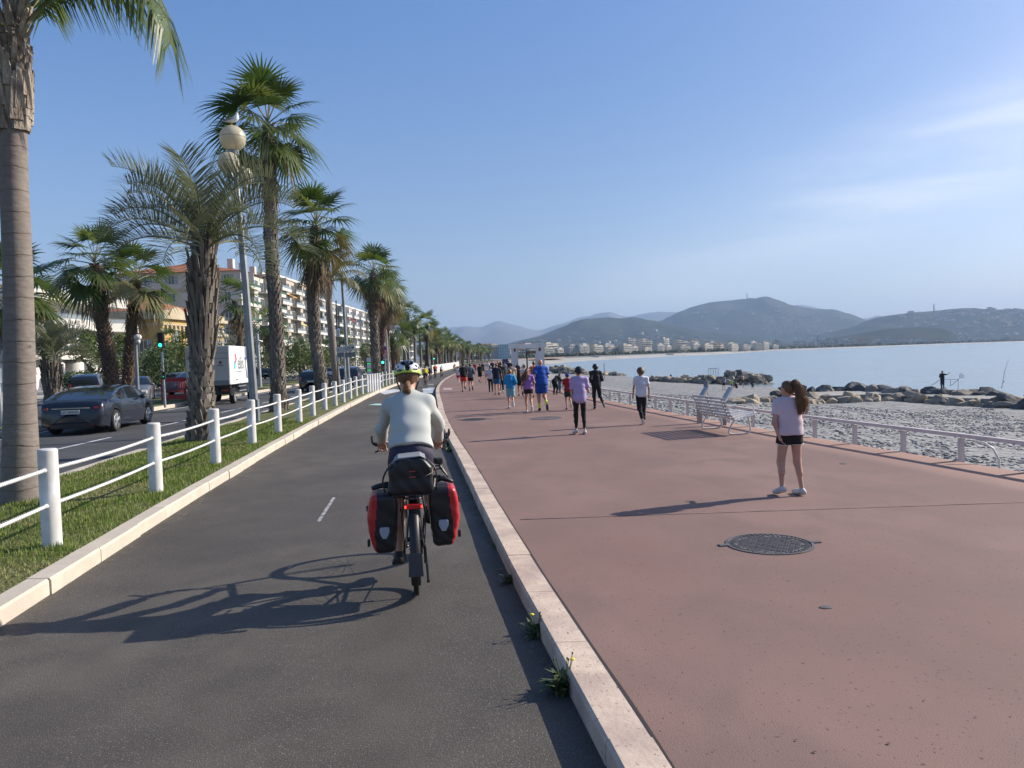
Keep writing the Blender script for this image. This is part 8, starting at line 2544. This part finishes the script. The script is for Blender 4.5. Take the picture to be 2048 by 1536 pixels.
# ---- panniers: roll-top bags, black backs with red outer sides
m_pk = mat('black tarpaulin', (.010, .010, .012), rough=.42, bump=.3, bs=7, bdist=.01)
m_prd = mat('red tarpaulin', (.50, .018, .022), rough=.38, bump=.35, bs=9, bdist=.012, col2=(.42, .014, .018), ns=5, coat=.15)
m_refl = mat('grey reflector', (.34, .37, .43), rough=.35)
def pannier(sx, zt, lab):
    t = on_bike('pannier_bag', lab, 'pannier bag', 'pair of red and black pannier bags')
    xin, xout = (.105, .315); g = Grid((-.38, -.30, zt - .52), (.38, .22, zt + .12), .0085)
    lo_z = zt - .46
    cx = sx * (xin + xout) / 2
    # bag volume: rounded tapered box from a few capsules
    for zz, w_, d_ in ((lo_z + .05, .068, .125), (lo_z + .16, .088, .135), (lo_z + .28, .092, .14), (lo_z + .38, .080, .135)):
        for yy in (-d_, d_ - .02):
            g.cap((cx - w_ + .022, yy * .86 - .06, zz), (cx + w_ - .022, yy * .86 - .06, zz), .030, k=.05)
        g.cap((cx, -d_ * .8 - .06, zz), (cx, d_ * .8 - .06, zz), w_ * .92, k=.06)
    D = g.D; sl, Pm = g.blk(g.lo, g.lo + g.n * g.vox)
    x, y, z = Pm[..., 0], Pm[..., 1] + .06, Pm[..., 2]
    u = np.clip((z - lo_z) / .44, 0, 1)
    hw = .072 + .036 * np.sin(u * PI * .85) ; hd_ = .125 + .02 * u
    qx = np.abs(x - (cx + sx * .012 * np.sin(u * PI))) - hw + .035; qy = np.abs(y) - hd_ + .035; qz = np.abs(z - (lo_z + .215)) - .215 + .035
    q = np.stack([qx, qy, qz], -1); d = np.linalg.norm(np.maximum(q, 0), axis=-1) + np.minimum(q.max(-1), 0) - .035
    d += .0022 * np.sin(z * 34 + x * 22) * np.sin(y * 25 + z * 12) + .0016 * np.sin(z * 75 + y * 30 + x * 60) * np.clip(1.4 - 1.6 * u, 0, 1)
    g.D[sl] = d.astype(np.float32)
    V, F = g.mesh(); c = V[F].mean(1)
    zz = (c[:, 2] - lo_z) / .44
    red = (sx * (c[:, 0]) > (xout - .048 + .012 * np.sin(zz * 5)))
    black = V
    # the bag body; outer side panel is a part of its own
    def sub(msk, nm, m):
        f = F[msk]; u_, inv = np.unique(f, return_inverse=True); npmesh(nm, V[u_], inv.reshape(f.shape), m, t)
    sub(~red, 'bag_body', m_pk); sub(red, 'side_panel', m_prd)
    # rolled top
    mb = MB(); pts = curve_pts([(cx - .085, -.06, zt - .015 + (-sx) * .012), (cx, -.06, zt + .015), (cx + .085, -.06, zt - .015 + sx * .0)], 5)
    mb.tube(pts, [.020, .024, .026, .026, .026, .026, .026, .026, .024, .022, .018], n=10, flat=.75); mb.build('roll_top', m_pk, t, smooth='all')
    mb = MB(); mb.box((cx - sx * .03, -.06, zt + .03), (.05, .03, .02)); mb.tube([(cx - sx * .06, -.16, zt - .03), (cx - sx * .05, -.10, zt + .02), (cx - sx * .06, .0, zt + .025)], .009, n=5); mb.build('buckle_strap', m_black, t)
    mb = MB(); yb = -.06 - .145
    rc, rz_ = cx - sx * .0, lo_z + .155
    pl = [(rc - .034, rz_ + .036), (rc - .026, rz_ + .042), (rc + .026, rz_ + .042), (rc + .034, rz_ + .036), (rc + .034, rz_ + .004), (rc + .014, rz_ - .038), (rc - .014, rz_ - .038), (rc - .034, rz_ + .004)]
    mb.prism(pl, yb - .006, yb + .02); mb.build('reflector', m_refl, t, bevel=.002)
    mb = MB(); mb.box((sx * .328, -.10, lo_z + .07), (.02, .04, .05)); mb.box((sx * .330, -.10, lo_z + .32), (.014, .03, .04)); mb.build('side_buckle', m_black, t, bevel=.004)
pannier(-1, .815, 'red and black pannier bag hanging on the left of the bicycle rack')
pannier(1, .845, 'red and black pannier bag hanging on the right, sunlit side of the bicycle rack')
# ---- rack top bag
t = on_bike('rack_bag', 'black rack-top bag with two small red tabs strapped behind the saddle', 'rack bag')
g = Grid((-.26, -.30, .72), (.26, .20, 1.12), .0085); sl, Pm = g.blk(g.lo, g.lo + g.n * g.vox)
x, y, z = Pm[..., 0], Pm[..., 1] + .06, Pm[..., 2]
u = np.clip((z - .77) / .27, 0, 1); hw = .165 - .015 * u - .055 * np.clip((u - .72) / .28, 0, 1); 
q = np.stack([np.abs(x + .012) - hw + .03, np.abs(y) - .155 + .03, np.abs(z - .905) - .135 + .03], -1)
d = np.linalg.norm(np.maximum(q, 0), axis=-1) + np.minimum(q.max(-1), 0) - .03
d += .0035 * np.sin(z * 50 + x * 30) * np.sin(x * 36 + 1)
g.D[sl] = d.astype(np.float32); V, F = g.mesh(); npmesh('bag_body', V, F, m_pk, t)
mb = MB(); mb.prism([(-.13, 1.015), (-.10, 1.042), (.06, 1.052), (.10, 1.03), (.06, 1.044), (-.10, 1.030)], -.20, .06); mb.build('top_lid', mat('grey lid', (.24, .26, .28), rough=.5), t, bevel=.003)
m_tab = mat('dull red tab', (.40, .06, .05))
for z_ in (.945, .905): mb = MB(); mb.box((.0, -.2235, z_), (.045, .006, .007)); mb.build('red_tab', m_tab, t)
mb = MB()
mb.tube(curve_pts([(-.14, -.20, 1.0), (-.185, -.21, .95), (-.21, -.2, .88), (-.195, -.2, .80)], 4), .007, n=6)
mb.tube(curve_pts([(.10, -.22, 1.03), (.15, -.22, .98), (.17, -.22, .92), (.165, -.2, .80)], 4), .006, n=6)
mb.tube([(.02, -.226, .93), (.08, -.23, .90), (.15, -.2, .93)], .005, n=5); mb.build('strap', m_black, t, smooth='all')
mb = MB(); mb.box((0, -.05, .772), (.30, .30, .014)); mb.build('base_plate', m_black, t)
t = on_bike('clip_pouch', 'small black pouch and strap sticking out right of the rack-top bag', 'pouch')
mb = MB(); mb.box((.195, -.02, .985), (.06, .07, .045), rz=.2); mb.build('pouch', m_black, t, bevel=.01)
mb = MB(); mb.tube(curve_pts([(.20, -.03, .96), (.225, -.04, .92), (.255, -.05, .88), (.262, -.05, .865)], 4), [.018, .02, .022, .022, .02, .018, .016, .014, .012, .01, .008, .006, .004], n=8, flat=.5)
mb.tube([(.15, -.1, .93), (.22, -.1, .94), (.215, -.1, .965), (.16, -.1, .955)], .005, n=6); mb.build('strap', m_black, t, smooth='all')

# ---- rider
rp = dict(pel=(0, .17, 1.045), chest=(0, .30, 1.28), neck=(0, .405, 1.455), head=(-.005, .475, 1.60), face=(0, 1, -.12),
          ls=(-.145, .385, 1.385), rs=(.145, .385, 1.385), le=(-.225, .555, 1.19), re=(.232, .555, 1.19), lw=(-.236, .775, 1.072), rw=(.236, .775, 1.072),
          lh=(-.092, .18, 1.0), rh=(.092, .18, 1.0), lk=(-.105, .43, .615), la=(-.125, .41, .205), lt=(-.125, .56, .15), rk=(.115, .56, .84), ra=(.125, .36, .52), rt=(.125, .52, .475), lth=(1, .1, .2), rth=(-1, .1, .2))
m_mint = mat('pale grey green jersey', (.50, .52, .485), rough=.85, col2=(.44, .46, .43), ns=3, bump=.2, bs=120, bdist=.003)
m_nvy = mat('navy shorts', (.022, .018, .045), rough=.75, col2=(.030, .024, .058), ns=3)
t, J, s, hd = figure('rider in pale grey-green long-sleeved jersey and black, white and lime helmet, seen from behind', rb, RZ, 1.75, rp, .0085,
                     top=(m_mint, 1.97, .055, -.002), bottom=(m_nvy, .80, .004), shoes=(m_shb, m_shb), hair=('short', m_hbrown), hands=('grip', 'grip'), name='person', wr=.0045, fat=.89)
HC, hf, hr, hu = hd
V3 = lambda a: Vector(tuple(a))
a0 = V3(HC - hf * .095 - hu * .055)
pt = [a0, a0 + Vector((-.005, -.03, -.02)), a0 + Vector((-.012, -.042, -.06)), a0 + Vector((-.006, -.033, -.09)), a0 + Vector((.0, -.02, -.108))]
hair_bundle(t, pt, [.014, .024, .030, .026, .014], m_hblond, n=170, seed=5, r=.0028, fray=.1)
hair_bundle(t, [p + Vector((0, .008, 0)) for p in pt], [.012, .02, .026, .022, .012], m_hbrown, n=60, seed=6, r=.0045)
mb = MB()
for sg in (-1, 1):
    e = V3(HC + hr * sg * .077 - hu * .012)
    mb.tube([V3(HC + hr * sg * .095 + hu * .03), e + Vector((sg * .006, .01, -.03)), V3(HC + hr * sg * .06 + hf * .05 - hu * .10)], .006, n=5)
mb.build('chin_strap', m_black, t)
# helmet
g = Grid(HC - .20, HC + .20, .0048)
c = HC + hu * .038 - hf * .004
R3 = np.stack([hr, hf, hu], 1)
g.ell(c, (.108, .140, .098), R3, k=0)
g.cut(HC + hu * .012 - hf * .02, unit(-hu - hf * .04))
g.ell(HC + hu * .022, (.083, .104, .097), R3, k=0, sub=True)
def at_(x, y, z): return c + hr * x + hf * y + hu * z
for sg in (-1, 1):
    g.cap(at_(sg * .030, -.105, .050), at_(sg * .034, .10, .088), .0125, .012, sub=True)
    g.cap(at_(sg * .064, -.09, .030), at_(sg * .074, .08, .058), .0125, .012, sub=True)
    g.cap(at_(sg * .088, -.07, .020), at_(sg * .100, -.01, .026), .0105, .010, sub=True)
    g.cap(at_(sg * .050, -.125, -.002), at_(sg * .092, -.082, .004), .0105, .008, sub=True)
g.cap(at_(0, -.128, .014), at_(0, -.145, .002), .020, .013, sub=True)
g.cap(at_(0, -.10, .066), at_(0, .08, .098), .008, .010, sub=True)
V, F = g.mesh(); cc = V[F].mean(1); q = (cc - c) @ R3
k0 = np.linalg.norm(q / np.array((.108, .140, .098)), axis=1)
x, y, z = np.abs(q[:, 0]), q[:, 1], q[:, 2]
mi = np.full(len(F), 1)                        # white
mi[(z < .008 - .10 * (.07 - x)) & (z < .022)] = 2   # lime lower edge
mi[(x < .050 + .0 * z) & (z > .022 + x * .55)] = 0       # black crown
mi[(z > .062)] = 0
mi[k0 < .955] = 0
hm_ = npmesh('helmet', V, F, [mat('helmet black', (.015, .016, .018), rough=.3, coat=.4), mat('helmet white', (.66, .67, .70), rough=.3, coat=.4), mat('helmet lime', (.50, .68, .10), rough=.35, coat=.3)], t, midx=mi)
# ---- other cyclists ahead
def cyclist(px, py, pyh, lab, c1, c2, helm, rzz, skin=None, backpack=False, lean=1.0):
    b = P(px, py, .01); H = PD(px, pyh, b.y).z - b.z; sc_ = H / 1.74
    bt = bicycle(lab.split(' on ')[0].replace('cyclist', 'bicycle of the cyclist') , b, rzz, detail=False, drop=True, group='far bicycles on the path'); bt.scale = (sc_,) * 3
    f = dict(rp, chest=(0, .34, 1.25), neck=(0, .47, 1.40), head=(0, .56, 1.54), ls=(-.17, .45, 1.35), rs=(.17, .45, 1.35), le=(-.21, .62, 1.16), re=(.21, .62, 1.16), lw=(-.19, .86, 1.02), rw=(.19, .86, 1.02))
    figure(lab, b, rzz, 1.75 * sc_, f, .034, top=(cloth(c1), .9, .08, .01), bottom=(cloth(c2), .8, .005), shoes=(m_shb, m_shb), hair=('cap', cloth(helm), m_hblack), skin=skin, hands=('fist', 'fist'), group='cyclists ahead on the path')
cyclist(851.5, 774.5, 730, 'cyclist in a yellow jersey and dark helmet just right of the rider', (.55, .45, .03), (.03, .05, .05), (.02, .02, .02), R(6))
cyclist(860.5, 762, 731, 'cyclist in dark clothes half hidden behind the yellow jersey ', (.04, .04, .08), (.02, .02, .03), (.25, .25, .26), R(0))
cyclist(870.5, 758, 727, 'cyclist in a red jersey with a yellow helmet ', (.55, .05, .02), (.015, .015, .015), (.6, .5, .08), R(2), skin=m_skin_t)
cyclist(882, 755.5, 729.5, 'cyclist in a white jersey with a pale helmet ', (.55, .58, .62), (.015, .015, .018), (.5, .55, .58), R(-8))
cyclist(907.5, 744, 726, 'small cyclist in an orange-red jersey at the bend ', (.60, .09, .04), (.015, .015, .015), (.4, .1, .05), R(-20))
# ================================================================== air
mh = bpy.data.materials.new('haze air'); mh.use_nodes = True
t = mh.node_tree
t.nodes.remove(t.nodes['Principled BSDF'])
pv = nd(t, 'ShaderNodeVolumePrincipled')
pv.inputs['Color'].default_value = (.50, .70, 1.0, 1)
pv.inputs['Density'].default_value = 0.000095
pv.inputs['Anisotropy'].default_value = .1
t.links.new(pv.outputs[0], t.nodes['Material Output'].inputs['Volume'])
mb = MB(); mb.box((4000, 6000, 348), (24000, 16000, 716))
tag(mb.build('haze', mh), 'thin bluish haze over the bay and hills', 'haze', kind='stuff')
